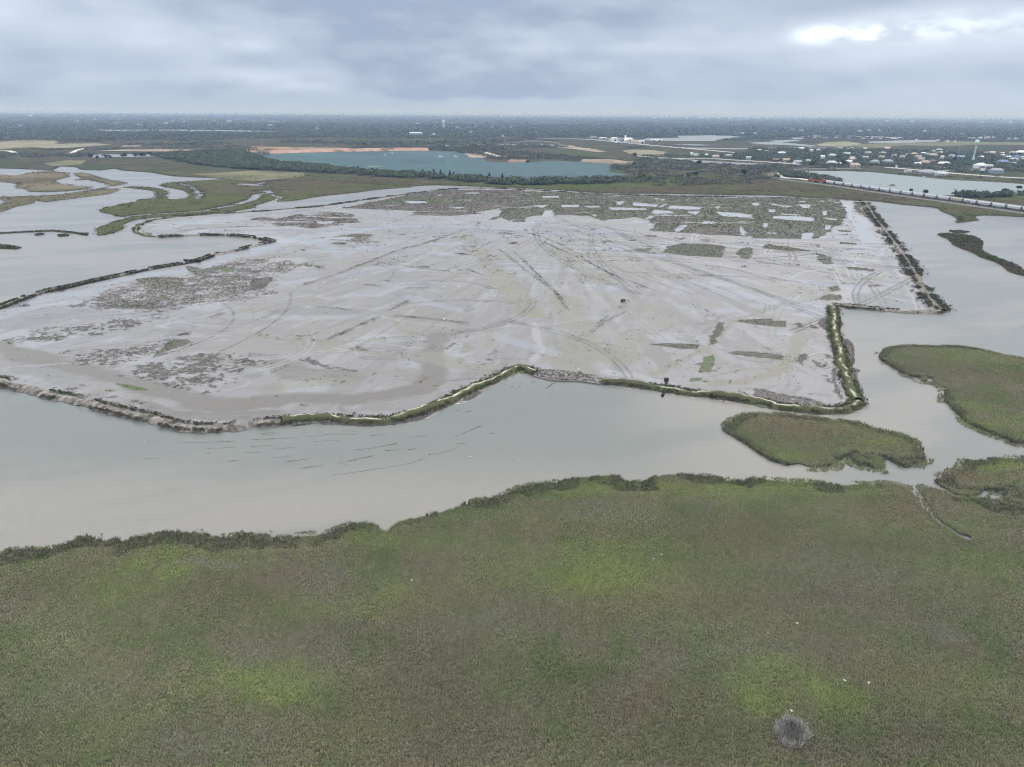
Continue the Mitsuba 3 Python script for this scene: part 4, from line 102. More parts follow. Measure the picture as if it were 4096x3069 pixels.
MARSH_PATCHES = [((16.9,114.9),16,8,'lime',0.8),((20.6,123.5),14,4,'lime',0.35),((-25.1,105.6),14,5,'lime',0.6),((-36.3,86.6),9,4,'lime',0.7),((-40.5,87.7),8,2.5,'lime',0.45),((42.3,85.6),9,5,'lime',0.75),((41.9,90.4),7,3,'lime',0.5),((-67.9,114.8),11,4,'lime',0.6),((-69.2,110.5),9,4,'lime',0.4),((28,98.9),9,4,'lime',0.35),((22.6,107.4),12,6,'lime',0.35),((-40.4,111.5),10,4,'red',0.6),((-43.9,106.7),12,4,'red',0.3),((20,83.4),8,5,'red',0.35),((48.3,128),18,8,'red',0.4),((9.1,130.2),16,5,'red',0.35),((24,106.1),16,6,'red',0.25),((-56.2,117.6),7,1.5,'grey',0.9),((-34.4,110.9),10,5,'grey',0.5),((-5.6,100.9),12,5,'grey',0.45),((-14.2,102),10,6,'red',0.35),((-33.8,93.9),10,6,'grey',0.4),((21.4,136.8),16,3,'grey',0.3),((36.1,146.2),22,3,'lime',0.6),((26.1,149.3),14,2,'lime',0.5),((7.4,132.9),12,3,'lime',0.3),((-62.8,120.9),16,3,'lime',0.4),((-23.2,124.6),14,3,'lime',0.4),((-51.5,78.7),10,5,'lime',0.25),((-42.5,75.6),9,5,'grey',0.3),((-21.9,75.8),12,6,'red',0.2),((52.2,100.3),14,7,'red',0.3),((33.7,94.5),16,8,'grey',0.3),((60,89.6),9,5,'red',0.35),((68.9,86.8),10,6,'lime',0.3),((69.3,100.4),14,7,'grey',0.3),((67.5,146.6),22,5,'lime',0.35),((63.8,116.2),20,8,'grey',0.3),((87.3,117.9),14,5,'lime',0.3),((83.5,136.6),14,7,'red',0.4),((36.2,73.9),4,1.5,'red',0.35),((-62,83.8),12,6,'grey',0.25),((162.4,245.3),18,12,'lime',0.3),((130.8,185.8),12,5,'lime',0.6),((158.3,224.6),20,8,'red',0.35),((84.3,180.9),12,6,'red',0.5),((72.6,185.7),14,10,'red',0.4),((99,173.2),10,4,'lime',0.6),((67.1,164.7),16,5,'lime',0.5),((92.5,184.3),12,5,'lime',0.4),((105.7,153.9),10,4,'red',0.6),((117,160.6),12,4,'lime',0.6),((131.8,199.5),9,4,'lime',0.6)]
TALL_MAST = (-1109,8000)
POOL = [(103.9,144.1),(105.8,145.2),(107.2,147.2),(108.4,147.4),(109.5,146.5),(111.4,147.1),(111.1,146.4),(108.6,144.1),(108.8,142),(106,140.8),(105.6,141.8),(106.1,143.2)]
VEHICLES = [((377.4,1095.4),'pickup','steel_dark','dark pickup truck parked inside the railway loop'),((367.1,1041.6),'pickup','paint_white','white pickup truck on the gravel track beside the railway'),((467,1342),'pickup','paint_white','white pickup truck parked on the village road by the brown house'),((580.2,1117.9),'bus','paint_white','white motor coach parked between shore road and fish pond'),((-319,1763),'pickup','paint_white','white truck on top of the clay bank'),((675.7,1149.7),'pickup','paint_white','white car on the shore road'),((673.9,1057.4),'pickup','steel_dark','dark car at the right end of the shore road'),((603.8,1074.1),'bus','paint_cream','cream camper van parked near the fish pond shore')]
DIGGERS = [((-18,1439),'yellow','yellow excavator on the point at the right end of the lake'),((-383,1711),'orange','orange-red excavator on the clay bank of the lake')]
BOAT = (564.6,1042.2)
STACK = [(465.4,1197.3),(507.6,1222)]

# ---------------------------------------------------------------- helpers
def key(name):
    if name not in scene and name not in labels: return name
    i = 1
    while f'{name}_{i:03d}' in scene or f'{name}_{i:03d}' in labels: i += 1
    return f'{name}_{i:03d}'
def put(name, shape, label=None, cat=None, group=None, kind=None):
    k = key(name); scene[k] = shape
    d = {n: v for n, v in (('label', label), ('category', cat), ('group', group), ('kind', kind)) if v}
    if d: labels[k] = d
    return k
def thing(name, label, cat, group=None, kind=None):
    k = key(name); labels[k] = {n: v for n, v in (('label', label), ('category', cat), ('group', group), ('kind', kind)) if v}; return k
def part(t, name, shape, label=None, kind=None):
    k = key(t + '__' + name); scene[k] = shape
    d = {n: v for n, v in (('label', label), ('kind', kind)) if v}
    if d: labels[k] = d
    return k
def shp(mesh, m, smooth=False, **k): return mikit.ply(mesh, m, smooth=smooth, **k)
def at(d, x, y, z=0, rz=0, s=1):
    s = s if isinstance(s, (list, tuple)) else (s, s, s)
    return {**d, 'to_world': T().translate([float(x), float(y), float(z)]).rotate([0, 0, 1], math.degrees(rz)).scale([float(q) for q in s])}
cat_ = trimesh.util.concatenate
ordn = lambda i: ['first', 'second', 'third', 'fourth', 'fifth', 'sixth', 'seventh', 'eighth', 'ninth'][i] if i < 9 else f'{i+1}th'
def box(x, y, z, c=(0, 0, 0)):
    b = trimesh.creation.box((x, y, z)); b.apply_translation(c); return b
def cyl(p0, p1, r0, r1=None, n=10):
    p0, p1 = np.array(p0, float), np.array(p1, float); r1 = r0 if r1 is None else r1
    z = p1 - p0; L = np.linalg.norm(z); z /= L
    x = np.cross(z, [0, 0, 1] if abs(z[2]) < .9 else [1, 0, 0]); x /= np.linalg.norm(x); y = np.cross(z, x)
    a = np.arange(n) * 2 * np.pi / n; ring = np.cos(a)[:, None] * x + np.sin(a)[:, None] * y
    v = np.vstack([p0 + ring * r0, p1 + ring * r1, p0, p1]); i = np.arange(n); j = (i + 1) % n
    f = np.vstack([np.c_[i, j, j + n], np.c_[i, j + n, i + n], np.c_[i * 0 + 2 * n, j, i], np.c_[i * 0 + 2 * n + 1, i + n, j + n]])
    return trimesh.Trimesh(v, f, process=False)
def lathe(prof, n=24):
    p = np.array(prof, float); a = np.arange(n) * 2 * np.pi / n
    v = np.stack([p[:, 0, None] * np.cos(a), p[:, 0, None] * np.sin(a), np.repeat(p[:, 1, None], n, 1)], -1).reshape(-1, 3)
    i, j = np.meshgrid(np.arange(len(p) - 1), np.arange(n), indexing='ij'); jn = (j + 1) % n
    q = np.stack([i * n + j, i * n + jn, (i + 1) * n + jn, (i + 1) * n + j], -1).reshape(-1, 4)
    return trimesh.Trimesh(v, np.vstack([q[:, :3], q[:, [0, 2, 3]]]), process=False)
def N2(x, y, s, seed=0, oct=4, sy=None):
    """fbm at ground points, s = size in metres"""
    x = np.asarray(x, float); return meshkit.fbm(np.stack([x / s, np.asarray(y, float) / (sy or s), x * 0 + seed * 1.7], -1), oct, seed)
def sstep(a, b, x): t = np.clip((x - a) / (b - a), 0, 1); return t * t * (3 - 2 * t)
def lerp(a, b, t): t = np.asarray(t)[..., None]; return np.asarray(a) * (1 - t) + np.asarray(b) * t
def rough(pts, amp, step, size=None, seed=1):
    """an outline with a ragged edge"""
    p = Polygon(pts).buffer(0)
    def ring(r):
        L = r.length; n = max(8, int(L / step)); q = np.array([r.interpolate(t).coords[0][:2] for t in np.linspace(0, L, n, endpoint=False)])
        s = size or step * 4
        return q + amp * 2 * np.c_[N2(q[:, 0], q[:, 1], s, seed, 4) - .5, N2(q[:, 0], q[:, 1], s, seed + 5, 4) - .5]
    g = [Polygon(ring(x.exterior), [ring(h) for h in x.interiors]).buffer(0) for x in getattr(p, 'geoms', [p])]
    return unary_union(g)
def polys(p): return [g for g in getattr(p, 'geoms', [p]) if g.geom_type == 'Polygon' and g.area > 0]
def inside(p, x, y): shapely.prepare(p); return shapely.contains_xy(p, x, y)
def sheet(p, z, step, colfn, zfn=None, skirt=.7):
    """Land: Delaunay of the outline and of inner points, coloured by colfn(x, y), with a low bank down its rim."""
    vs, fs, n0 = [], [], 0
    for g in polys(p):
        bs = [np.array(r.coords)[:-1] for r in (g.exterior, *g.interiors)]
        b = np.vstack(bs); x0, y0, x1, y1 = g.bounds
        gx, gy = np.meshgrid(np.arange(x0, x1, step), np.arange(y0, y1, step)); q = np.c_[gx.ravel(), gy.ravel()] + RNG.uniform(-.35, .35, (gx.size, 2)) * step
        q = q[inside(g, q[:, 0], q[:, 1])] if len(q) else q
        if len(q): q = q[cKDTree(b).query(q)[0] > step * .35]
        v = np.vstack([b, q]); c0 = v.mean(0); d = Delaunay(v - c0, qhull_options='QJ').simplices; c = v[d].mean(1); d = d[inside(g, c[:, 0], c[:, 1])]
        a = v[d]; cr = (a[:, 1, 0] - a[:, 0, 0]) * (a[:, 2, 1] - a[:, 0, 1]) - (a[:, 1, 1] - a[:, 0, 1]) * (a[:, 2, 0] - a[:, 0, 0])
        d = np.where((cr < 0)[:, None], d[:, ::-1], d)
        zz = np.full(len(v), z, float) + (zfn(v[:, 0], v[:, 1]) if zfn else 0); v3 = np.c_[v, zz]
        vs.append(v3); fs.append(d + n0); n0 += len(v3)
        if skirt:
            for r in bs:
                m = len(r); i = np.arange(m); j = (i + 1) % m
                vs.append(np.vstack([np.c_[r, np.full(m, z)], np.c_[r, np.full(m, z - skirt)]])); fs.append(np.vstack([np.c_[i, j, j + m], np.c_[i, j + m, i + m]]) + n0); n0 += 2 * m
    v, f = np.vstack(vs), np.vstack(fs)
    return mikit.ply((v, f), 'vcol', smooth=False, color=np.clip(colfn(v[:, 0], v[:, 1]), 0, 1))
def flat(p, z, m):
    ms = [trimesh.creation.triangulate_polygon(g, engine='earcut') for g in polys(p)]; vs, fs, n = [], [], 0
    for v, f in ms: vs.append(np.c_[v, np.full(len(v), z)]); fs.append(f + n); n += len(v)
    v, f = np.vstack(vs), np.vstack(fs); a = v[f]
    cr = (a[:, 1, 0] - a[:, 0, 0]) * (a[:, 2, 1] - a[:, 0, 1]) - (a[:, 1, 1] - a[:, 0, 1]) * (a[:, 2, 0] - a[:, 0, 0])
    return mikit.ply((v, np.where((cr < 0)[:, None], f[:, ::-1], f)), m)
def densify(pts, step):
    l = LineString(pts); n = max(2, int(l.length / step)); return np.array([l.interpolate(t).coords[0][:2] for t in np.linspace(0, l.length, n)])
def smoothline(pts, step):
    p = np.array(pts, float)
    for _ in range(3): p = np.vstack([p[:1], np.stack([.75 * p[:-1] + .25 * p[1:], .25 * p[:-1] + .75 * p[1:]], 1).reshape(-1, 2), p[-1:]])
    return densify(p, step)
def frames(c):
    t = np.gradient(c, axis=0); t /= np.linalg.norm(t, axis=1, keepdims=True) + 1e-9; return t, np.c_[-t[:, 1], t[:, 0]]
def ribbon(c, offs, zs):
    """sweep of a cross-section (offsets sideways, heights) along ground points c; zs (n, k) or (k,)"""
    t, nrm = frames(c); offs = np.asarray(offs, float); k = offs.shape[-1]; zs = np.broadcast_to(zs, (len(c), k)); offs = np.broadcast_to(offs, (len(c), k))
    v = np.concatenate([c[:, None] + nrm[:, None] * offs[..., None], zs[..., None]], -1).reshape(-1, 3)
    i, j = np.meshgrid(np.arange(len(c) - 1), np.arange(k - 1), indexing='ij')
    q = np.stack([i * k + j, i * k + j + 1, (i + 1) * k + j + 1, (i + 1) * k + j], -1).reshape(-1, 4)[:, ::-1]
    return v, np.vstack([q[:, :3], q[:, [0, 2, 3]]])
def segdist(x, y, pts):
    p = np.array(pts, float); d = np.full(len(x), 1e9)
    for a, b in zip(p[:-1], p[1:]):
        e = b - a; t = np.clip(((x - a[0]) * e[0] + (y - a[1]) * e[1]) / max(e @ e, 1e-9), 0, 1)
        d = np.minimum(d, np.hypot(x - a[0] - t * e[0], y - a[1] - t * e[1]))
    return d
def tufts(x, y, z, w, h, n, lean=.9, rng=RNG):
    """upright blades (one triangle each), n per plant; returns vertices, faces and the plant number of each vertex"""
    m = len(x); a = rng.uniform(0, 2 * np.pi, (m, n)); b = rng.uniform(0, 2 * np.pi, (m, n)); L = rng.uniform(.2, 1, (m, n)) * lean
    w, h, z = (np.broadcast_to(np.asarray(q, float), (m,))[:, None] for q in (w, h, z)); hh = h * rng.uniform(.6, 1.15, (m, n)); r = w * rng.uniform(0, .5, (m, n))
    cx, cy = x[:, None] + np.cos(b) * r, y[:, None] + np.sin(b) * r; bw = w * rng.uniform(.25, .55, (m, n))
    p0 = np.stack([cx - np.cos(a) * bw, cy - np.sin(a) * bw, z + hh * .02], -1); p1 = np.stack([cx + np.cos(a) * bw, cy + np.sin(a) * bw, z + hh * .02], -1)
    p2 = np.stack([cx + np.cos(b) * hh * L, cy + np.sin(b) * hh * L, z + hh], -1)
    v = np.stack([p0, p1, p2], 2).reshape(-1, 3); return v, np.arange(len(v)).reshape(-1, 3), np.repeat(np.arange(m), 3 * n)
def mound(x, y, z, w, h, n, rng=RNG):
    """low leafy bushes: shards lying over a dome"""
    m = len(x); w, h, z = (np.broadcast_to(np.asarray(q, float), (m,))[:, None] for q in (w, h, z))
    th = rng.uniform(0, 2 * np.pi, (m, n)); ph = np.arccos(rng.uniform(.0, 1, (m, n))); r = rng.uniform(.75, 1.05, (m, n))
    c = np.stack([x[:, None] + w * r * np.sin(ph) * np.cos(th), y[:, None] + w * r * np.sin(ph) * np.sin(th), z + h * r * np.cos(ph)], -1)
    u = rng.normal(size=(m, n, 3)); u /= np.linalg.norm(u, axis=-1, keepdims=True); t = rng.normal(size=(m, n, 3)); t -= (t * u).sum(-1, keepdims=True) * u; t /= np.linalg.norm(t, axis=-1, keepdims=True)
    s = (np.minimum(w, h * 1.6) * .62)[..., None]; k = rng.uniform(.6, 1.2, (m, n, 1)) * s
    v = np.stack([c - u * k * .6 - t * k * .4, c + u * k * .6 - t * k * .4, c + t * k * .8], 2).reshape(-1, 3)
    return v, np.arange(len(v)).reshape(-1, 3), np.repeat(np.arange(m), 3 * n)
def scatter(p, dens, rng=RNG):
    x0, y0, x1, y1 = p.bounds; n = int((x1 - x0) * (y1 - y0) * dens)
    x, y = rng.uniform(x0, x1, n), rng.uniform(y0, y1, n); k = inside(p, x, y); return x[k], y[k]

# ---------------------------------------------------------------- materials
def pr(rgb, rough=.7, **k): return {'type': 'twosided', 'b': {'type': 'principled', 'base_color': {'type': 'rgb', 'value': list(rgb)}, 'roughness': rough, 'specular': .4, **k}}
VC = {'type': 'mesh_attribute', 'name': 'vertex_color'}
scene['vcol'] = {'type': 'twosided', 'b': {'type': 'diffuse', 'reflectance': VC}}
scene['mud_mat'] = {'type': 'twosided', 'b': {'type': 'principled', 'base_color': VC, 'roughness': mikit.proc(lambda p, n, uv: uv.x), 'specular': .5}}
def ripple(s, dx, dy, seed):
    def f(p, n, uv):
        u, v = p.x * dx + p.y * dy, p.y * dx - p.x * dy
        w = .05 + 1.1 * mikit.smoothstep(-20, -75, p.x) * mikit.smoothstep(330, 120, p.y) + .12 * mikit.smoothstep(.5, .65, mikit.fbm(p.x / 55, p.y / 40, 6, octaves=2))
        return (mikit.noise(u / s, v / (s * 2.6), seed) + .5 * mikit.noise(u / s * 2.3 + 5, v / (s * 1.3) + 9, seed + 3)) * w
    return f
def water(base, alpha, s, amp, seed=1, d=(.85, .53)):
    return {'type': 'bumpmap', 'arbitrary': mikit.proc(ripple(s, d[0], d[1], seed), eps=.06), 'scale': amp, 'b': {'type': 'roughplastic', 'diffuse_reflectance': base, 'int_ior': 1.33, 'alpha': alpha, 'nonlinear': False}}
def baycol(p, n, uv):
    a = mikit.fbm((p.x + p.y * .35) / 70, (p.y - p.x * .35) / 20, 2, octaves=4); b = mikit.smoothstep(135, 175, p.y) * (1 - mikit.smoothstep(200, 240, p.y)) * (1 - mikit.smoothstep(20, 60, p.x))
    return mikit.mix(mikit.mix((.285, .272, .25), (.225, .230, .218), mikit.smoothstep(.35, .65, a)), (.180, .200, .190), .8 * b)
scene['bay_mat'] = water(mikit.proc(baycol), .06, 1.9, .22)
scene['lake_mat'] = {'type': 'principled', 'base_color': mikit.proc(lambda p, n, uv: mikit.mix((.018, .052, .072), (.024, .078, .084), mikit.smoothstep(.45, .65, mikit.fbm(p.x / 160, p.y / 160, 3, octaves=2)))), 'roughness': .5, 'specular': .18}
scene['pond_mat'] = water({'type': 'rgb', 'value': [.24, .285, .27]}, .15, 2.5, .012, 8)
scene['far_water_mat'] = {'type': 'roughplastic', 'diffuse_reflectance': {'type': 'rgb', 'value': [.20, .22, .22]}, 'int_ior': 1.33, 'alpha': .2}
COL = {'white': (.85, .85, .84), 'cream': (.66, .60, .48), 'tan': (.42, .34, .26), 'brown': (.13, .075, .06), 'grey': (.32, .34, .37), 'pale': (.52, .55, .58), 'blue': (.13, .24, .40), 'paleblue': (.36, .44, .50), 'teal': (.30, .50, .48), 'salmon': (.70, .46, .36), 'pink': (.70, .50, .46), 'green': (.36, .46, .40)}
for k, c in COL.items(): scene['paint_' + k] = pr(c, .6)
for k, c, r in (('steel_dark', (.035, .035, .04), .6), ('orange', (.52, .085, .03), .45), ('black', (.015, .015, .017), .85), ('yellow', (.65, .45, .08), .5), ('rail', (.16, .13, .12), .45), ('concrete', (.45, .43, .40), .85), ('wood', (.20, .15, .11), .9), ('turquoise', (.70, .84, .84), .5), ('hopper_white', (.72, .72, .74), .6), ('glass_dark', (.03, .035, .04), .25), ('feather', (.85, .85, .84), .8), ('graffiti', (.08, .18, .36), .6), ('pipe', (.02, .02, .022), .85), ('asphalt', (.40, .395, .38), .9), ('gravel', (.50, .46, .42), .95), ('rust', (.28, .11, .06), .8)): scene[k] = pr(c, r)
PATCHCOL = {'lime': (.40, .455, .185), 'red': (.375, .305, .22), 'grey': (.40, .39, .325), 'dark': (.12, .125, .10)}
def marsh_base(p):
    a = mikit.fbm(p.x / 13, p.y / 13, 1, octaves=4); b = mikit.fbm(p.x / 6 + 40, p.y / 6, 7, octaves=3); c = mikit.noise(p.x * 2.3, p.y * 2.3, 3); e = mikit.noise(p.x * 7, p.y * 7, p.z * 5)
    col = mikit.mix((.338, .338, .210), (.350, .322, .230), mikit.smoothstep(.40, .62, a)); col = mikit.mix(col, (.265, .315, .150), .6 * mikit.smoothstep(.52, .70, b)); col = mikit.mix(col, (.355, .325, .232), .35 * mikit.smoothstep(.56, .72, mikit.fbm(p.x / 9 - 30, p.y / 5, 4, octaves=3)))
    return col * (.76 + .28 * c + .22 * e) * (.80 + .40 * mikit.fbm(p.x / 24 + 9, p.y / 11, 12, octaves=4))
def marsh_fn(p, n, uv):
    col = marsh_base(p); j = mikit.fbm(p.x / 3.5, p.y / 3.5, 9, octaves=3) * 1.5 + .25
    v = .76 + .28 * mikit.noise(p.x * 2.3, p.y * 2.3, 3) + .22 * mikit.noise(p.x * 7, p.y * 7, p.z * 5)
    gap = mikit.smoothstep(.50, .60, mikit.fbm(p.x / 1.6, p.y / 1.6, 44, octaves=3)) * 1.5
    wx, wy = (mikit.fbm(p.x / 7, p.y / 7, 21, octaves=3) - .5) * 11, (mikit.fbm(p.x / 7, p.y / 7, 33, octaves=3) - .5) * 7
    for (x, y), rx, ry, c, k in MARSH_PATCHES:
        if c == 'lime': rx, ry, k = rx * 1.2, ry * 1.2, k * .85
        g = dr.exp(-(dr.square((p.x + wx - x) / rx) + dr.square((p.y + wy - y) / ry)) * 1.3) * k
        if c == 'dark': g = g * gap
        col = mikit.mix(col, mi.Color3f(PATCHCOL[c]) * v, dr.clip(g * j * 1.1, 0, 1))
    return col
scene['marsh_mat'] = {'type': 'twosided', 'b': {'type': 'diffuse', 'reflectance': mikit.proc(marsh_fn)}}
scene['soil_mat'] = {'type': 'twosided', 'b': {'type': 'diffuse', 'reflectance': {'type': 'rgb', 'value': [.205, .205, .145]}}}

# ---------------------------------------------------------------- water
put('bay_water', flat(shapely.box(-4000, -3000, 4000, 2500), 0, 'bay_mat'), kind='structure')

# ---------------------------------------------------------------- near marsh and islands
near = rough(MARSH_NEAR + [(230, 90), (230, 20), (-230, 20), (-230, 90)], 1.0, .8, 5)
pool = Polygon(POOL).buffer(1.0)
creek = LineString(CREEK[:4]).buffer(1.3).union(LineString(CREEK).buffer(.72)).union(Point(CREEK[-1]).buffer(1.3)).union(Point(CREEK[-1]).buffer(1.3)); near = near.difference(rough(list(creek.exterior.coords), .25, .8))
near = near.difference(pool); right_m = rough(MARSH_RIGHT, .8, .8, 4).difference(near.buffer(.9)).difference(pool); east = rough(ISLAND_EAST, 1.0, 1., 6)
mid = rough(ISLAND_MID, .9, .8, 4); isl = [rough(p, .9, .8, 3) for p in ISLETS[:3]]
fe = rough(ISLAND_FAR_EAST, 1.5, 1.5, 8); isl2 = [rough(p, 1.6, 1.5, 6) for p in ISLETS[3:]]
MC = [((.075, .082, .040), (.090, .080, .052))]
def olive(x, y): return lerp((.070, .082, .040), (.092, .080, .054), sstep(.38, .62, N2(x, y, 30, 3))) * (.75 + .5 * N2(x, y, 4, 8, 3))[..., None]
marsh_ground = [('marsh_ground', near), ('marsh_ground', right_m), ('island_ground', mid), ('island_ground', east)] + [('island_ground', p) for p in isl]
for nm, p in marsh_ground: put(nm, flat(p, .25, 'soil_mat'), kind='structure')
def grass_tile(size, dens, w, h, n, seed):
    r = np.random.default_rng(seed); m = int(size * size * dens); v, f, _ = tufts(r.uniform(0, size, m), r.uniform(0, size, m), .0, w, h, n, 1.0, r); return mikit.ply((v, f), 'marsh_mat')
TS = 6.0
for i in range(3): scene[f'grass_near_{i}'] = {'type': 'shapegroup', 'g': grass_tile(TS, 34, .20, .42, 4, 100 + i)}
for i in range(2): scene[f'grass_mid_{i}'] = {'type': 'shapegroup', 'g': grass_tile(TS, 16, .28, .48, 4, 200 + i)}
def plant(p, tile, nt, name, label, edge_d, ew, eh, cat='marsh grass', cull=None):
    base = key(name); labels[base] = {'label': label, 'category': cat, 'kind': 'stuff'}; used = []; i = 0
    x0, y0, x1, y1 = p.bounds; pb = p.buffer(-.6); shapely.prepare(pb)
    for x in np.arange(x0, x1, TS):
        for y in np.arange(y0, y1, TS):
            if cull is not None and not cull(x + TS / 2, y + TS / 2): continue
            c = shapely.box(x, y, x + TS, y + TS)
            if not pb.contains(c): continue
            q = random.randrange(4); off = [(0, 0), (TS, 0), (TS, TS), (0, TS)][q]; i += 1
            scene[f'{base}__{i:03d}'] = {'type': 'instance', 'g': {'type': 'ref', 'id': f'{tile}_{random.randrange(nt)}'}, 'to_world': T().translate([float(x + off[0]), float(y + off[1]), .25]).rotate([0, 0, 1], 90. * q)}
            used.append(c)
    rest = p.buffer(.1).difference(unary_union(used).buffer(.01)) if used else p
    x, y = scatter(rest, edge_d)
    if cull is not None: k = cull(x, y); x, y = x[k], y[k]
    d = shapely.distance(p.boundary, shapely.points(x, y)); e = 1 - sstep(0, 2.5, d); nn = N2(x, y, 5, 4); hh = eh * (.72 + .75 * e * nn * 1.3)
    v, f, _ = tufts(x, y, .2, ew, hh, 4, .9); scene[f'{base}__000'] = mikit.ply((v, f), 'marsh_mat')
    # stragglers standing in the water off the rim
    ring = p.buffer(2.6).difference(p); x, y = scatter(ring, edge_d * .3)
    if cull is not None: k = cull(x, y); x, y = x[k], y[k]
    k = N2(x, y, 7, 11) > .50; x, y = x[k], y[k]
    if len(x): v, f, _ = tufts(x, y, -.05, ew * 1.2, eh * 1.0, 4, .6); scene[f'{base}__999'] = mikit.ply((v, f), 'marsh_mat')
vis = lambda x, y: (y > 50) & (np.abs(x) < 22 + .82 * (y + 6))
plant(near, 'grass_near', 3, 'marsh_grass', 'olive and brown marsh grass with lime blotches covering the whole foreground', 30, .19, .52, cull=vis)
plant(right_m, 'grass_mid', 2, 'marsh_grass', 'mottled marsh grass beside the small white pool at the right edge', 14, .26, .7, cull=vis)
plant(mid, 'grass_mid', 2, 'marsh_grass', 'marsh grass on the oval island in the channel off the dike corner', 14, .27, .75)
plant(east, 'grass_mid', 2, 'marsh_grass', 'marsh grass on the large blunt island at the right edge', 12, .29, .75, cull=vis)
for p, l in zip(isl, ('bright green ragged grass islet under the oval island', 'dark oval grass islet under the tip of the oval island', 'tiny grass islet off the blunt island')): plant(p, 'grass_mid', 2, 'marsh_grass', l, 12, .27, .8)
rims = unary_union([near, right_m, mid, east, *isl]).intersection(shapely.box(-260, 60, 330, 300)); rx, ry = scatter(rims.buffer(.7).difference(unary_union([rims.intersection(shapely.box(-260, 60, 330, 158)).buffer(-3.6), rims.buffer(-1.8).intersection(shapely.box(-260, 155, 330, 300))])).difference(LineString(CREEK).buffer(7)).difference(right_m.buffer(-1).buffer(3).intersection(near.buffer(4))), 6); q = shapely.distance(rims.boundary, shapely.points(rx, ry)); k = (N2(rx, ry, 9, 111, 3) > .42 + .04 * q) & vis(rx, ry); rx, ry, q = rx[k], ry[k], q[k]
v, f, pid = tufts(rx, ry, .15, .34, .95 * (.7 + .5 * N2(rx, ry, 5, 112)), 5, .7); put('shore_cordgrass', mikit.ply((v, f), 'vcol', color=np.clip((lerp((.195, .188, .138), (.27, .28, .175), sstep(0, 4, q)) * RNG.uniform(.6, 1.3, (len(rx), 1)))[pid], 0, 1)), 'taller dark cordgrass fringing the near marsh and the islands', 'cordgrass', kind='stuff')
# reed mat of dead grass in the near marsh
x, y = scatter(rough(DEAD_REEDS, .75, .3, .9), 60); k = N2(x, y, .8, 7, 3) > .36; x, y = x[k], y[k]; rdp = Polygon(DEAD_REEDS); rd = shapely.distance(rdp.boundary, shapely.points(x, y)) + 1.2 * (N2(x, y, 1.1, 5, 3) - .5); hv = .8 + .7 * N2(x, y, .9, 6, 3); v, f, pid = tufts(x, y, .25, .2, hv, 4, .8)
put('dead_grass', mikit.ply((v, f), 'vcol', color=np.clip((lerp((.56, .54, .50), (.30, .28, .25), sstep(.0, 1.1, rd)) * RNG.uniform(.5, 1.3, (len(x), 1)))[pid], 0, 1)), 'round mat of tall grey dead grass in the near marsh', 'dead grass', kind='stuff')

def coarse(p, name, label, dens, w, h, colfn, dens_fn=None, n=4, z=.3, cat='marsh grass'):
    x, y = scatter(p, dens)
    if dens_fn is not None: k = dens_fn(x, y) > RNG.uniform(0, 1, len(x)); x, y = x[k], y[k]
    v, f, pid = mound(x, y, z, w * RNG.uniform(.7, 1.3, len(x)), h * RNG.uniform(.6, 1.3, len(x)), n)
    c = colfn(x, y) * RNG.uniform(.7, 1.25, (len(x), 1)); return put(name, mikit.ply((v, f), 'vcol', color=np.clip(c[pid], 0, 1)), label, cat, kind='stuff')
put('island_ground', sheet(fe, .35, 4, olive), kind='structure'); coarse(fe.buffer(.3), 'marsh_grass', 'marsh grass on the long curved island at the upper right', 1.1, .7, .5, lambda x, y: olive(x, y) * 1.25)
for p in isl2: put('island_ground', sheet(p, .3, 4, olive), kind='structure')
coarse(unary_union(isl2).buffer(.3), 'marsh_grass', 'thin strips of grass on the low islets in the upper left water and right bay', 1.2, .7, .5, lambda x, y: olive(x, y) * 1.2)

# ---------------------------------------------------------------- mainland ground to the horizon
wc = unary_union([LineString(l).buffer(w) for l, w in zip(WEST_CREEKS, (4.5, 4, 9, 3))])
west = rough(WEST_MARSH, 4, 4, 22).difference(rough(list(wc.geoms[0].exterior.coords), 2, 4) if wc.geom_type != 'Polygon' else wc).difference(wc)
wi = [rough(p, 5, 4, 24) for p in WEST_ISLANDS]
coast = rough(MAINLAND + [(5000, 700), (27000, 1200), (27000, 26500), (-27000, 26500), (-27000, 1500), (-4000, 1300)], 3, 14, 40)
def landcol(x, y):
    r = np.hypot(x, y); n1, n2, n3 = N2(x, y, 160, 2), N2(x, y, 45, 5), N2(x, y, 12, 6, 3)
    m = lerp((.088, .098, .044), (.098, .086, .058), sstep(.40, .62, n1)); m = lerp(m, (.095, .125, .045), .55 * sstep(.50, .68, N2(x, y, 90, 9)))
    s = lerp((.070, .085, .048), (.105, .092, .070), sstep(.4, .6, n2)); f = lerp((.050, .058, .044), (.075, .070, .058), n2)
    c = lerp(m, s, sstep(950, 1150, y)); c = lerp(c, f, sstep(2300, 3200, r)); return c * (.72 + .56 * n3)[..., None]
rr = np.concatenate([np.linspace(0, 1, 2)])
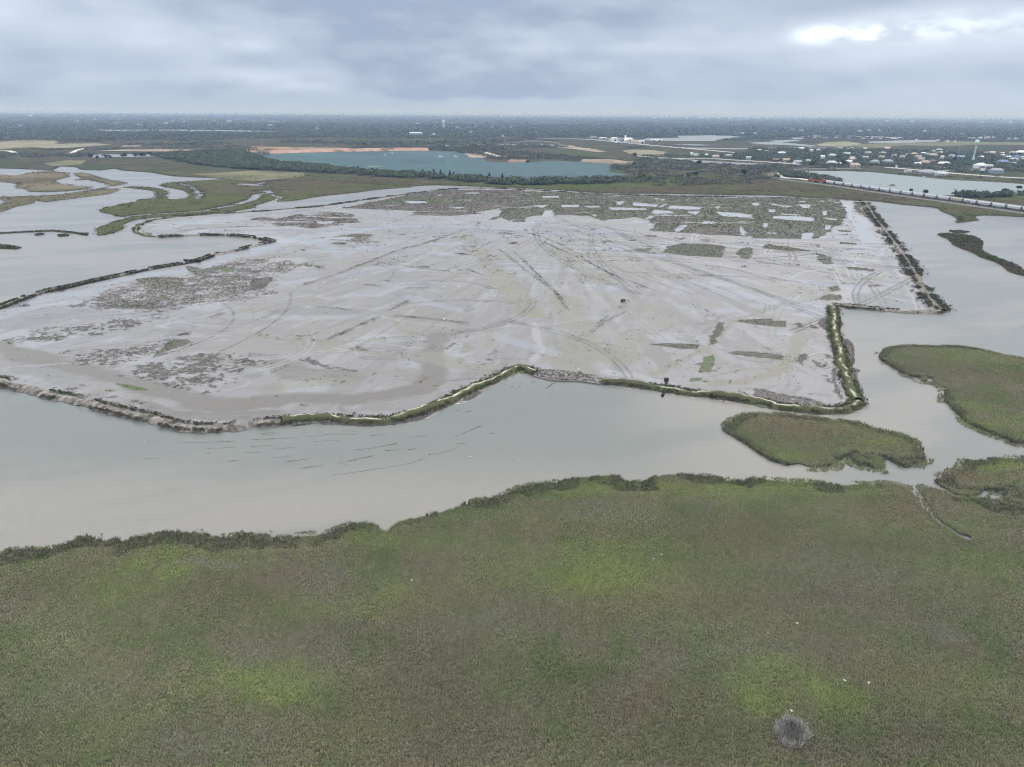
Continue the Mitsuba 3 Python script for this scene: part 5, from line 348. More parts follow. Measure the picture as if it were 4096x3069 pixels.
def ground_mesh():
    b = np.array(coast.exterior.coords)[:-1]; pts = [b]
    gx, gy = np.meshgrid(np.arange(-1300, 1500, 11.), np.arange(430, 1400, 11.)); pts.append(np.c_[gx.ravel(), gy.ravel()] + RNG.uniform(-4, 4, (gx.size, 2)))
    r = 1400 * 1.035 ** np.arange(86); a = np.radians(np.linspace(-88, 88, 300)); R, A = np.meshgrid(r, a); q = np.c_[(R * np.sin(A)).ravel(), (R * np.cos(A)).ravel()]; q *= RNG.uniform(.985, 1.015, (len(q), 1)); q = q[(q[:, 1] > 1400) | (np.abs(q[:, 0]) > 1500)]
    pts.append(q); q = np.vstack(pts[1:]); q = q[inside(coast, q[:, 0], q[:, 1])]; q = q[cKDTree(b).query(q)[0] > 3]
    v = np.vstack([b, q]); d = Delaunay(v, qhull_options='QJ').simplices; c = v[d].mean(1); d = d[inside(coast, c[:, 0], c[:, 1])]; a = v[d]
    cr = (a[:, 1, 0] - a[:, 0, 0]) * (a[:, 2, 1] - a[:, 0, 1]) - (a[:, 1, 1] - a[:, 0, 1]) * (a[:, 2, 0] - a[:, 0, 0]); d = np.where((cr < 0)[:, None], d[:, ::-1], d)
    m = len(b); i = np.arange(m); j = (i + 1) % m; n0 = len(v)
    V = np.vstack([np.c_[v, np.full(n0, .5)], np.c_[b, np.full(m, .5)], np.c_[b, np.full(m, -.5)]]); F = np.vstack([d, np.vstack([np.c_[i, j, j + m], np.c_[i, j + m, i + m]]) + n0])
    return mikit.ply((V, F), 'vcol', color=np.clip(landcol(V[:, 0], V[:, 1]), 0, 1))
put('ground', ground_mesh(), kind='structure')
put('west_marsh', sheet(west, .45, 7, lambda x, y: lerp(landcol(x, y), (.135, .125, .08), .45 * N2(x, y, 40, 88))), kind='structure')
sunlit_tan = lambda x, y: lerp(lerp(landcol(x, y), (.17, .15, .105), .6), (.26, .215, .155), .6 * sstep(.42, .6, N2(x, y, 50, 14)))  # tan islands; sunlight on the flats is painted in as paler beige
for p in wi: put('marsh_island', sheet(p, .4, 7, sunlit_tan), kind='structure')
rim = unary_union([west, *wi]); rim_e = rim.buffer(2).difference(rim.buffer(-5)); cst = coast.intersection(shapely.box(-1200, 400, 1100, 1300)); 
coarse(rim_e, 'shore_grass', 'dark grass fringe along the creeks and islands of the west marsh', .06, 1.1, .7, lambda x, y: landcol(x, y) * .95, n=5)
coarse(cst.difference(cst.buffer(-5)).buffer(.5), 'shore_grass', 'dark grass fringe along the mainland shore', .08, 1.2, .8, lambda x, y: landcol(x, y) * .9, n=5)
coarse(rim.buffer(-4), 'marsh_tussocks', 'low tussocks scattered over the west marsh', .03, 1.5, .7, lambda x, y: landcol(x, y) * .9, lambda x, y: sstep(.4, .6, N2(x, y, 30, 31)))
coarse(cst.intersection(shapely.box(-700, 430, 1000, 1000)).difference(unary_union([Polygon(FISH_POND).buffer(4), Polygon(QUARRY_LAKE).buffer(4), LineString(TRACK).buffer(9)])), 'marsh_tussocks', 'low tussocks scattered over the mainland meadow south of the lake', .022, 1.6, .8, lambda x, y: landcol(x, y) * .85, lambda x, y: sstep(.35, .6, N2(x, y, 40, 33)))

# ---------------------------------------------------------------- the mud flat
mudp = rough(MUD, 1.6, 1.5, 9); shapely.prepare(mudp); mb = mudp.boundary
KCOL = {'brown': (.138, .119, .100), 'tan': (.195, .182, .143), 'grey': (.150, .143, .140), 'sky': (.235, .25, .275), 'dark': (.092, .085, .078), 'pale': (.30, .295, .30)}
VCOL = {'d': (.066, .062, .050), 'b': (.092, .079, .064), 'g': (.095, .135, .045), 'm': (.076, .079, .047)}
vegp = [(rough(p, 1.0 if np.array(p)[:, 1].max() < 420 else 2.2, 1.5 if np.array(p)[:, 1].max() < 420 else 3, 7), d, k) for p, d, k in VEG]
panes = unary_union([rough(p, 2.2, 2.5, 9) for p in PANES])
def veg_at(x, y, full=False):
    """cover 0..1 and colour of the low plants at mud points; the strongest area wins"""
    den = np.zeros(len(x)); col = np.tile(VCOL['d'], (len(x), 1)); g = np.zeros(len(x), bool)
    far = sstep(380, 620, y)
    xs, ys = x + 5 * (N2(x, y, 14, 41, 3) - .5), y + 5 * (N2(x, y, 14, 42, 3) - .5)
    for p, d, k in vegp:
        x0, y0, x1, y1 = p.bounds; c = np.where((xs > x0) & (xs < x1) & (ys > y0) & (ys < y1))[0]
        if not len(c): continue
        c = c[inside(p, xs[c], ys[c])]
        if not len(c): continue
        fe_ = 1.2 + 3.2 * far[c] + (6.5 if d < .7 else 0); dd = d * (.22 + .78 * sstep(0, 1, shapely.distance(p.boundary, shapely.points(xs[c], ys[c])) / fe_)) if d < .93 else np.full(len(c), d); w_ = dd >= den[c]; c, dd = c[w_], dd[w_]; den[c] = dd; col[c] = VCOL[k]
    n = .38 * N2(x, y, 8, 51, 4, 5) + .62 * N2(x, y, 1.25, 52, 3, 1.1); nf = .55 * N2(x, y, 46, 53, 4, 10) + .45 * N2(x, y, 15, 54, 3, 4.5); n = n * (1 - far) + nf * far
    cov = sstep(-.035, .035, n - (.5 + .085 * ndtri(1 - np.clip(den * (1.22 - .18 * far) + .04, .02, .985)))) * (den > 0); cov = np.where(den >= .93, np.maximum(cov, .85 * sstep(.40, .50, n)), cov)
    ip = inside(panes, x, y); cov[ip] *= .0; return (cov, col, den) if full else (cov, col)
TRK = []
_r = np.random.default_rng(77)
def arc(a, b, bend):
    a, b = np.array(a, float), np.array(b, float); m = (a + b) / 2 + bend * np.array([-(b - a)[1], (b - a)[0]]); t = np.linspace(0, 1, 14)[:, None]; return (1 - t) ** 2 * a + 2 * t * (1 - t) * m + t * t * b
def twin(c, g, w, col, am):
    n = frames(np.array(c))[1]
    for q in ((-g / 2, g / 2) if g else (0,)): TRK.append(([tuple(p) for p in np.array(c) + n * q], w, col, am, -.04))
for i in range(34): twin(arc((_r.uniform(10, 70), _r.uniform(520, 600)), (_r.uniform(40, 290), _r.uniform(260, 460)), _r.uniform(-.16, .16)), 2.6 if i % 3 else 0, .75, ('dark', 'dark', 'pale', 'tan')[i % 4], _r.uniform(.35, .7))
for i in range(16): q = _r.uniform(-26, 26); twin(arc((30 + q * .4, 470 + q * 1.7), (255 + q * .3, 395 + q * 1.2), _r.uniform(.03, .09)), 0, .8, ('dark', 'pale')[i % 2], .55)
for i in range(16): twin(arc((_r.uniform(90, 150), _r.uniform(225, 300)), (_r.uniform(190, 285), _r.uniform(340, 480)), _r.uniform(-.25, .25)), 2.4, .7, ('tan', 'dark', 'pale')[i % 3], _r.uniform(.4, .7))
for i in range(30): a = (_r.uniform(-150, 40), _r.uniform(215, 420)); th_ = _r.uniform(0, 6.28); L_ = _r.uniform(25, 90); twin(arc(a, (a[0] + L_ * math.cos(th_), a[1] + L_ * math.sin(th_)), _r.uniform(-.4, .4)), 2.2 if i % 2 else 0, .6, ('dark', 'tan', 'pale')[i % 3], _r.uniform(.3, .6))
for i in range(14): a = (_r.uniform(150, 250), _r.uniform(430, 620)); twin(arc(a, (a[0] + _r.uniform(-110, 30), a[1] + _r.uniform(-90, 60)), _r.uniform(-.4, .4)), 3, .9, ('pale', 'dark')[i % 2], .6)
def mud_surface(x, y):
    d = shapely.distance(mb, shapely.points(x, y)) * np.where(inside(mudp, x, y), 1, -1)
    n1, n2, n3, n4 = N2(x, y, 70, 1), N2(x, y, 22, 2, 4, 14), N2(x, y, 5, 3, 3), N2(x, y, 1.3, 4, 2)
    col = lerp((.228, .219, .224), (.216, .203, .190), sstep(.38, .62, n1)); col = lerp(col, (.268, .265, .280), .7 * sstep(.5, .66, n2)); col = lerp(col, (.195, .184, .174), .6 * sstep(.52, .7, N2(x, y, 34, 9, 4, 20)))
    # tracks and drag marks that fan out from where the machines came in
    fx, fy = FAN; th = np.arctan2(x - fx, fy - y); r = np.hypot(x - fx, y - fy)
    q = np.stack([th * 55, r / 45, x * 0 + 2], -1); s = meshkit.fbm(q, 4, 77); st = sstep(.53, .7, s) * sstep(30, 80, r)
    q2 = np.stack([(x * .35 + y * .94) / 70, (y * .35 - x * .94) / 3.0, x * 0], -1); s2 = sstep(.55, .72, meshkit.fbm(q2, 3, 78)) * sstep(.45, .6, N2(x, y, 60, 12))
    col = lerp(col, (.165, .156, .145), .6 * st); col = lerp(col, (.31, .307, .325), .4 * sstep(.55, .7, meshkit.fbm(q + 9.3, 4, 79))); col = lerp(col, (.165, .156, .148), .35 * s2)
    wx, wy = x + 22 * (N2(x, y, 50, 44, 3) - .5), y + 22 * (N2(x, y, 50, 45, 3) - .5)
    for sc, sd, wd_, cc, am in ((55, 46, .007, (.135, .127, .12), .65), (38, 47, .006, (.33, .325, .33), .6), (24, 48, .010, (.14, .132, .125), .5), (75, 49, .010, (.20, .19, .165), .8)):
        f_ = N2(wx, wy, sc, sd, 3, sc * .7); col = lerp(col, cc, am * (1 - sstep(wd_ * .4, wd_, np.abs(f_ - .5))) * sstep(.42, .58, N2(x, y, 28, sd + 9, 3)))
    pud = sstep(.585, .60, N2(x, y, 26, 55, 4, 13)) * sstep(.45, .55, N2(x, y, 90, 56, 2)); col = lerp(col, (.178, .168, .155), .75 * pud)
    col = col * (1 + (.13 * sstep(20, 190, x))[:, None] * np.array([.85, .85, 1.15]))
    z = .33 + .10 * (n2 - .5) + .08 * (n3 - .5) - .10 * st + .10 * s2 * (n4 - .3)
    rg = .40 - .22 * sstep(.5, .65, n2) + .1 * (n3 - .5) - .12 * pud
    for pts, w, c, a, up in STROKES + TRK:
        p = np.array(pts); x0, y0 = p.min(0) - w * 2; x1, y1 = p.max(0) + w * 2; k = np.where((x > x0) & (x < x1) & (y > y0) & (y < y1))[0]
        if not len(k): continue
        dd = segdist(x[k], y[k], pts) + (N2(x[k], y[k], max(4, w * 1.5), 61, 3) - .5) * w * 1.3; m = 1 - sstep(w * .55, w * 1.1, dd); col[k] = lerp(col[k], np.array(KCOL[c]), m * min(1, a * (1.2 if c != 'dark' else 1.1))); z[k] += up * m
        if c in ('sky', 'grey', 'brown'): rg[k] = rg[k] * (1 - m) + (.16 if c == 'sky' else .24) * m
        if c == 'dark': z[k] += .25 * m * (n4[k] - .4); col[k] *= (1 - .35 * m * sstep(.5, .7, n3[k]))[:, None]
    cov, vc, den = veg_at(x, y, True); col = lerp(col, (.282, .277, .292), .6 * sstep(.05, .35, den) * (1 - sstep(.75, .9, den)) * sstep(.35, .6, n3)); ip = inside(panes, x, y); col[ip] = (.27, .275, .29); rg[ip] = .2; z[ip] -= .08
    col = lerp(col, vc * (.8 + .5 * n3)[:, None], (.66 + .2 * sstep(400, 600, y)) * cov); z += .22 * cov * n3; rg = rg + cov * (.9 - rg)
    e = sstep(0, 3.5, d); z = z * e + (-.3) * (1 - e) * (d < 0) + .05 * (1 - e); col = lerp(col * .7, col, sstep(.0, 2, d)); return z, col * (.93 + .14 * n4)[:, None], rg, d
FAN = (0, 0)
FAN = tuple(np.array([[35., 560.]])[0])
def mud_grid(y0, y1, dx, dy):
    x = np.arange(-284, 352, dx); y = np.arange(y0, y1 + dy * .5, dy); X, Y = np.meshgrid(x, y); ok = inside(mudp.buffer(1.5), X.ravel(), Y.ravel()); idx = -np.ones(X.size, int)
    ny, nx = X.shape; i, j = np.meshgrid(np.arange(ny - 1), np.arange(nx - 1), indexing='ij'); a = (i * nx + j).ravel(); q = np.c_[a, a + 1, a + nx + 1, a + nx]; q = q[ok[q].any(1)]
    u = np.unique(q); idx[u] = np.arange(len(u)); xx, yy = X.ravel()[u], Y.ravel()[u]; z, c, r, d = mud_surface(xx, yy); q = idx[q]
    return np.c_[xx, yy, z], np.vstack([q[:, :3], q[:, [0, 2, 3]]]), c, r
V, F, C, Rg, n0 = [], [], [], [], 0
for a in ((176, 300.2, .42, .5), (299.3, 521, .75, 1.0), (518.5, 856, 1.15, 1.8)):
    v, f, c, r = mud_grid(*a); V.append(v); F.append(f + n0); C.append(c); Rg.append(r); n0 += len(v)
V, F, C, Rg = np.vstack(V), np.vstack(F), np.vstack(C), np.concatenate(Rg)
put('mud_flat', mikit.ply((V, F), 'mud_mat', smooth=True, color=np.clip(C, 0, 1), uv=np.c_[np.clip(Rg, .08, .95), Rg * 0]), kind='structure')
mud_tree = cKDTree(V[:, :2])
def mudz(x, y): return V[mud_tree.query(np.c_[x, y])[1], 2]
def mud_plants(y0, y1, dens, w, h, n):
    p = mudp.intersection(shapely.box(-300, y0, 360, y1)); x, y = scatter(p, dens); cov, col = veg_at(x, y); k = cov * 1.1 > RNG.uniform(.12, 1, len(x)); x, y, col = x[k], y[k], col[k]
    v, f, pid = mound(x, y, mudz(x, y) - .05, w * RNG.uniform(.6, 1.35, len(x)), h * RNG.uniform(.5, 1.4, len(x)), n); c = col * (1 + (RNG.uniform(-.38, .42, (len(x), 1))) * (1 - .55 * sstep(350, 600, y))[:, None]) * (.9 + .2 * RNG.uniform(0, 1, (len(x), 3))); return v, f, c[pid]
for (a, lab) in (((176, 300, 4.6, .20, .28, 4), 'dark saltwort plants speckling the near half of the mud flat'), ((300, 520, 1.5, .34, .36, 4), 'dark plants in patches and rows on the middle of the mud flat'), ((520, 856, .30, .75, .42, 5), 'brown and green plants in blocks at the far end of the mud flat')):
    v, f, c = mud_plants(*a); put('mud_plants', mikit.ply((v, f), 'vcol', color=np.clip(c, 0, 1)), lab, 'plants', kind='stuff')

xs_, ys_, ss_ = [], [], []
for pts, w, c, a, up in STROKES:
    if c not in ('dark', 'tan'): continue
    d_ = densify(pts, 1.0); m = int(len(d_) * (1.5 if c == 'dark' else .4 + .14 * w)); q = d_[RNG.integers(0, len(d_), m)] + RNG.normal(0, w * (.45 if c == 'dark' else .8), (m, 2)); xs_.append(q[:, 0]); ys_.append(q[:, 1]); ss_.append(np.full(m, 1.))
x, y = scatter(mudp.buffer(-4).intersection(shapely.box(-90, 215, 240, 560)), .5); th = np.arctan2(x - FAN[0], FAN[1] - y); r = np.hypot(x - FAN[0], y - FAN[1]); q = meshkit.fbm(np.stack([th * 38, r / 30, x * 0 + 8], -1), 4, 97); k = (q > .62) & (N2(x, y, 12, 98, 3) > .5); xs_.append(x[k]); ys_.append(y[k]); ss_.append(np.ones(k.sum()))
x, y = scatter(mudp.buffer(-4), .012); xs_.append(x); ys_.append(y); ss_.append(np.ones(len(x)))
x, y = np.concatenate(xs_), np.concatenate(ys_); k = (N2(x, y, 9, 99, 3) > .44) & inside(mudp.buffer(-2), x, y); x, y = x[k], y[k]; sz = RNG.uniform(.15, .5, len(x)) * (1 + .8 * sstep(300, 600, y))
v, f, pid = mound(x, y, mudz(x, y) - .03, sz, sz * .5, 6); put('mud_clods', mikit.ply((v, f), 'vcol', color=np.clip((np.array([(.095, .088, .080)]) * RNG.uniform(.5, 1.4, (len(x), 1)))[pid], 0, 1)), 'dark clods of dug mud strewn along the tracks on the flat', 'clods', kind='stuff')

# ---------------------------------------------------------------- dikes
def dike(kind, pts, w, h):
    c = smoothline(pts, .6 if np.array(pts)[:, 1].mean() < 330 else 1.2); s = np.concatenate([[0], np.cumsum(np.linalg.norm(np.diff(c, axis=0), axis=1))])
    k = 11; o = np.linspace(-.5, .5, k) * w; prof = np.clip(1 - (np.abs(np.linspace(-1, 1, k)) ** 2.2), 0, 1)
    x = c[:, None, 0] + 0 * o; y = c[:, None, 1] + o; st = N2(s[:, None] + 0 * o, o + 0 * s[:, None], .9, 5, 3, 3.0); st2 = N2(s[:, None] + 0 * o, o + 0 * s[:, None], 9, 6, 3)
    z = .1 + prof * h * (.35 + 1.3 * st2) + prof * (st - .5) * (.55 if kind == 'clay' else .5)
    oo = o + (st2 - .5) * w * .7 + (N2(s[:, None] + 0 * o, o * 0 + s[:, None] * 0, 2.2, 16, 2) - .5) * w * .35; v, f = ribbon(c, oo, z); S = np.repeat(s, k); O = np.tile(np.linspace(-1, 1, k), len(s)); b = N2(v[:, 0], v[:, 1], 2.0, 8, 3); stv = st.ravel()
    if kind in ('clay', 'scrubby'): col = lerp((.085, .077, .068), (.36, .33, .30), sstep(.36, .60, .6 * stv + .4 * N2(v[:, 0], v[:, 1], .7, 81, 2))); col = lerp(col, (.20, .185, .175), .6 * sstep(.5, .65, b))
    else:
        top = (1 - sstep(.08, .24, np.abs(O + .5 * (N2(S, S * 0, 9, 9, 3) - .5)))) * sstep(.42, .60, N2(v[:, 0], v[:, 1], 3.5, 12, 3)); col = lerp(lerp((.115, .135, .058), (.105, .095, .070), b), (.60, .57, .49), top)
        if kind == 'north': col = lerp(col, (.09, .085, .06), .35)
    return mikit.ply((v, f), 'vcol', smooth=True, color=np.clip(col, 0, 1)), c
dikes = []
for kd, pts, w, h in DIKES: d, c = dike(kd, pts, w, h); put('earth_dike', d, kind='structure'); dikes.append((kd, c, w))
bx, by, bc, bs = [], [], [], []
for kd, c, w in dikes:
    t, nrm = frames(c); L = len(c); step = np.linalg.norm(np.diff(c, axis=0), axis=1).mean(); m = int(L * step * {'crest': 12, 'clay': 11, 'scrubby': 16, 'north': 6}[kd]); i = RNG.integers(0, L, m); o = RNG.normal(0, 1, m)
    o = np.sign(o) * w * ({'crest': .22, 'clay': .40, 'scrubby': .24, 'north': .4}[kd] + np.abs(o) * {'crest': .20, 'clay': .14, 'scrubby': .5, 'north': .14}[kd]); p = c[i] + nrm[i] * o[:, None]
    n = N2(p[:, 0], p[:, 1], 9, 71, 3); k = n > {'crest': .36, 'clay': .455, 'north': .48, 'scrubby': .50}[kd]; p = p[k]; g = N2(p[:, 0], p[:, 1], 7, 72, 3)
    bx.append(p[:, 0]); by.append(p[:, 1]); bc.append(lerp((.115, .106, .078), (.125, .16, .060), sstep(.45, .62, g) * (np.abs(o[k]) < w * .46))); bs.append(np.full(len(p), .55 if c[:, 1].mean() < 330 else .8) * (1 + .5 * (n[k] - .4)))
bx, by, bc, bs = map(np.concatenate, (bx, by, bc, bs)); v, f, pid = mound(bx, by, .25 + .5 * (bs * 0 + RNG.uniform(0, 1, len(bx))), bs * .9, bs * .9, 7)
put('dike_shrubs', mikit.ply((v, f), 'vcol', color=np.clip((bc * RNG.uniform(.6, 1.4, (len(bc), 1)))[pid], 0, 1)), 'dark shrubs and green weeds lining both slopes of the earth dikes', 'shrubs', kind='stuff')
rb = Polygon(RUBBLE); x, y = scatter(rb.buffer(.6), 5.5); m = len(x); th = RNG.uniform(0, 2 * np.pi, m); s = RNG.uniform(.15, .55, m); ico = trimesh.creation.icosahedron(); 
v = np.einsum('ij,mj->mij', ico.vertices, np.c_[s, s * RNG.uniform(.6, 1.5, m), s * .6]) + RNG.normal(0, .05, (m, 12, 3)); v = v + np.c_[x, y, .25 + RNG.uniform(0, .35, m)][:, None]
put('rubble', mikit.ply((v.reshape(-1, 3), (ico.faces[None] + np.arange(m)[:, None, None] * 12).reshape(-1, 3)), 'vcol', color=np.repeat(lerp((.10, .088, .078), (.42, .40, .385), RNG.uniform(0, 1, m) ** 1.6), 12, 0)), 'pale broken rubble and debris filling the breach in the dike', 'rubble', kind='stuff')
put('rubble_bank', sheet(rb.buffer(1.2), .3, .8, lambda x, y: lerp((.16, .14, .12), (.40, .37, .34), N2(x, y, 1.6, 3, 3)), lambda x, y: .25 * N2(x, y, 2, 4, 3)), kind='structure')
# weed drifting in lines
wv, wf, wcn, n0 = [], [], [], 0
for li, pts in enumerate(WEEDS):
    c = smoothline(pts, .35) if len(pts) > 2 else densify(pts, .3); g = N2(c[:, 0], c[:, 1], 3.5, 91 + li, 3); wd = np.clip((g - .45) * 2.2, 0, .42) * (.35 if len(c) > 60 else .7) + .02; wd *= RNG.uniform(.4, 1.3, len(c)); wd[[0, -1]] = .02
    o = np.stack([-wd, wd * 0 + .1 * (g - .5), wd], 1); v, f = ribbon(c + (np.c_[g, g] - .5) * .8, o, np.stack([wd * 0 + .01, wd * 0 + .05, wd * 0 + .01], 1)); wv.append(v); wf.append(f + n0); n0 += len(v)
put('floating_weed', mikit.ply((np.vstack(wv), np.vstack(wf)), 'vcol', color=np.tile((.135, .132, .122), (n0, 1))), 'thin dark lines of drifting weed on the channel below the breach', 'seaweed', kind='stuff')

# ---------------------------------------------------------------- pipes, blind, birds
t = thing('drain_pipe', 'black drain pipe running from the dike into the channel', 'pipe'); a, b, c = [np.array([*p, z]) for p, z in zip(PIPE, (.2, .75, .5))]
part(t, 'pipe', shp(cat_([cyl(a, b, .42, n=16), cyl(b, c, .42, n=16)]), 'pipe', 40)); part(t, 'rim', shp(cat_([cyl(a + (b - a) * .0, a + (b - a) * .04, .48, n=16)]), 'steel_dark', 40))
t2 = part(t, 'riser_box', shp(cat_([box(1.2, 1.0, 1.2, (c[0], c[1] + .7, .8))]), 'black')); part(t2, 'grate', shp(cat_([box(.08, 1.1, .08, (c[0] + i * .22, c[1] + .7, 1.43)) for i in range(-3, 4)]), 'steel_dark'))
t = thing('culvert_pipe', 'dark culvert pipe lying across the left dike', 'pipe'); a, b = [np.array([*p, 1.1]) for p in PIPE2]; part(t, 'pipe', shp(cyl(a, b, .55, n=14), 'pipe', 40)); part(t, 'end_box', shp(box(2.2, 1.4, 1.8, (b[0] + .6, b[1], 1.0)), 'black'))
x, y = BLIND; z = .3; t = thing('duck_blind', 'small brown wooden hide standing alone on the open mud', 'hide')
part(t, 'wall', shp(cat_([box(.1, 1.5, 1.5, (x - .2, y, z + .75)), box(.1, 1.5, 1.5, (x + 1.1, y, z + .75)), box(1.3, .1, 1.5, (x + .45, y + .7, z + .75)), box(1.3, .1, 1.3, (x + .45, y - .7, z + .65))]), 'wood')); r = box(1.7, 1.8, .12, (0, 0, 0)); r.apply_transform(trimesh.transformations.rotation_matrix(.22, (0, 1, 0))); r.apply_translation((x + .45, y, z + 1.62)); part(t, 'roof', shp(r, 'paint_tan')); part(t, 'opening', shp(box(.5, 1.3, 1.0, (x - .55, y, z + .5)), 'black'))
def gull_mesh(span, flying):
    s = span; body = trimesh.creation.icosphere(2, 1.0); body.apply_scale((.09 * s, .26 * s, .08 * s)); hd = trimesh.creation.icosphere(1, .065 * s); hd.apply_translation((0, .27 * s, .035 * s)); bill = cyl((0, .32 * s, .03 * s), (0, .40 * s, .015 * s), .018 * s, .004 * s, 6)
    tail = trimesh.Trimesh([[-.03 * s, -.2 * s, .01], [.03 * s, -.2 * s, .01], [.08 * s, -.38 * s, .02], [-.08 * s, -.38 * s, .02], [0, -.28 * s, -.01 * s]], [[0, 1, 2], [0, 2, 3], [0, 4, 1], [1, 4, 2], [2, 4, 3], [3, 4, 0]], process=False)
    w = []
    for q in (-1, 1):
        up = (.16, .12) if flying else (.03, -.02); e = .5 if flying else .12
        p = np.array([[.06, .13, .03], [.06, -.10, .03], [.28 if flying else .11, .17 if flying else .05, up[0]], [.27 if flying else .10, -.07, up[0]], [e, -.02 if flying else -.3, up[1]]]) * s; p[:, 0] *= q; p2 = p - [0, 0, .012 * s]
        w.append(trimesh.Trimesh(np.vstack([p, p2]), [[0, 2, 3], [0, 3, 1], [2, 4, 3], [5, 8, 7], [5, 6, 8], [7, 8, 9], [0, 5, 7], [0, 7, 2], [2, 7, 9], [2, 9, 4], [1, 3, 8], [1, 8, 6], [3, 4, 9], [3, 9, 8]], process=False))
    return cat_([body, hd, tail]), w, bill
def bird(name, x, y, z, span, flying, label, rz, group=None):
    b, w, bill = gull_mesh(span, flying); t = thing(name, label, 'bird', group); part(t, 'body', at(shp(b, 'feather', True), x, y, z, rz)); [part(t, 'wing', at(shp(q, 'feather'), x, y, z, rz)) for q in w]; part(t, 'bill', at(shp(bill, 'yellow'), x, y, z, rz))
for (x, y), rz, l in zip(GULLS, (1.0, .3, 2.4, -.7, 1.8, 1.2, .4), ('white gull flying over the marsh right of the lime patch', 'white gull flying over the marsh, farthest right', 'white gull flying over the marsh between the pool and the lime patch', 'white gull low over the marsh just above the dead grass mat', 'white gull above the marsh near the shore bushes', 'white gull flying over the left part of the marsh', 'white gull flying over the channel left of the oval island')): bird('gull', x, y, 3.0, .55, True, l, rz)
for (x, y), l in zip(WATER_BIRDS[:3], ('white pelican afloat in the channel off the near marsh', 'small white bird afloat near the left dike', 'dark bird afloat in the middle of the channel')): bird('water_bird', x, y, .08, .9, False, l, RNG.uniform(0, 6))
wb = shp(cat_([gull_mesh(.5, False)[0], *gull_mesh(.5, False)[1]]), 'feather', True)
for i, (x, y) in enumerate(sorted(MUD_BIRDS[::2], key=lambda p: p[0] / p[1])): put('mud_bird', at(wb, x, y, mudz([x], [y])[0] + .18, 0, RNG.uniform(0, 6)), f'tiny white bird standing on the mud flat, {ordn(i)} from the left', 'bird', 'white birds on the mud flat')

# ---------------------------------------------------------------- trees
def shards(c, r, n, s, rng, flat_=1.0):
    d = rng.normal(size=(n, 3)); d /= np.linalg.norm(d, axis=1, keepdims=True); p = c + d * r * rng.uniform(.55, 1.05, (n, 1)) * [1, 1, flat_]; u = rng.normal(size=(n, 3)); u -= (u * d).sum(1, keepdims=True) * d * .7; u /= np.linalg.norm(u, axis=1, keepdims=True); t = np.cross(u, d + .4 * rng.normal(size=(n, 3))); t /= np.linalg.norm(t, axis=1, keepdims=True); k = s * rng.uniform(.6, 1.3, (n, 1))
    return np.stack([p - u * k - t * k * .5, p + u * k - t * k * .5, p + t * k], 1).reshape(-1, 3)
def crown(kind, h, n, seed):
    rng = np.random.default_rng(seed); vs, cs = [], []
    base = {'juniper': (.022, .030, .020), 'dark': (.034, .046, .026), 'bright': (.075, .125, .032), 'green': (.060, .085, .036), 'bare': (.095, .085, .072), 'olive': (.075, .080, .045), 'palm': (.05, .06, .03)}[kind]
    if kind == 'juniper': cl = [((rng.normal(0, .05), rng.normal(0, .05), z), max(.05, .40 * (1.05 - z) + rng.uniform(-.03, .03))) for z in np.linspace(.15, .98, 9)]
    elif kind == 'palm': cl = [((.18 * math.cos(a), .18 * math.sin(a), .9 - .05 * (i % 2)), .12) for i, a in enumerate(np.linspace(0, 6.28, 8))]
    else: cl = [((rng.uniform(-.33, .33), rng.uniform(-.33, .33), rng.uniform(.38, .82)), rng.uniform(.17, .30)) for _ in range(9)]
    for c, r in cl:
        v = shards(np.array(c), r, n // len(cl), .085, rng, .85); tint = rng.uniform(.7, 1.35); vs.append(v); cs.append(np.repeat(np.array(base) * tint * rng.uniform(.65, 1.4, (len(v) // 3, 1)), 3, 0))
    v = np.vstack(vs) * h; v[:, 2] = np.maximum(v[:, 2], .03 * h); return (v, np.arange(len(v)).reshape(-1, 3)), np.clip(np.vstack(cs), 0, 1)
def crown_ply(kind, h, n, seed): m, c = crown(kind, h, n, seed); return mikit.ply(m, 'vcol', color=c)
TR = {(k, i): crown_ply(k, 1.0, 260, 50 + i + 10 * j) for j, k in enumerate(('juniper', 'dark', 'bright', 'green', 'bare', 'olive', 'palm')) for i in range(3)}
TRUNK = shp(cat_([cyl((0, 0, 0), (.01, .01, .55), .03, .016, 7), cyl((.01, .01, .4), (.16, .05, .66), .014, .006, 5), cyl((.01, .01, .45), (-.12, .12, .7), .014, .006, 5)]), 'wood'); PALMT = shp(cyl((0, 0, 0), (.03, 0, .88), .028, .02, 8), 'wood')
def tree(name, kind, x, y, h, label, group=None, cat='tree', z=.45):
    t = thing(name, label, cat, group); rz = random.uniform(0, 6.28); part(t, 'trunk', at(PALMT if kind == 'palm' else TRUNK, x, y, z, rz, h)); part(t, 'crown', at(TR[kind, random.randrange(3)], x, y, z, rz, (h * random.uniform(.9, 1.15), h * random.uniform(.9, 1.15), h)))
for i, (x, y) in enumerate(sorted(JUNIPERS, key=lambda p: p[0] / p[1])): tree('juniper_tree', 'juniper', x, y - 4, random.uniform(4.0, 7.5), f'dark conical tree on the quarry lake shore, {ordn(i)} from the left', 'junipers on the near shore of the quarry lake')
for i, (x, y) in enumerate(sorted(POND_TREES, key=lambda p: p[0] / p[1])): tree('pond_tree', 'dark', x, y - 6, random.uniform(6, 9), f'dark round tree by the narrow left pond, {ordn(i)} from the left', 'trees by the narrow left pond')
for ((x, y),), h, k in BROAD_TREES: pass
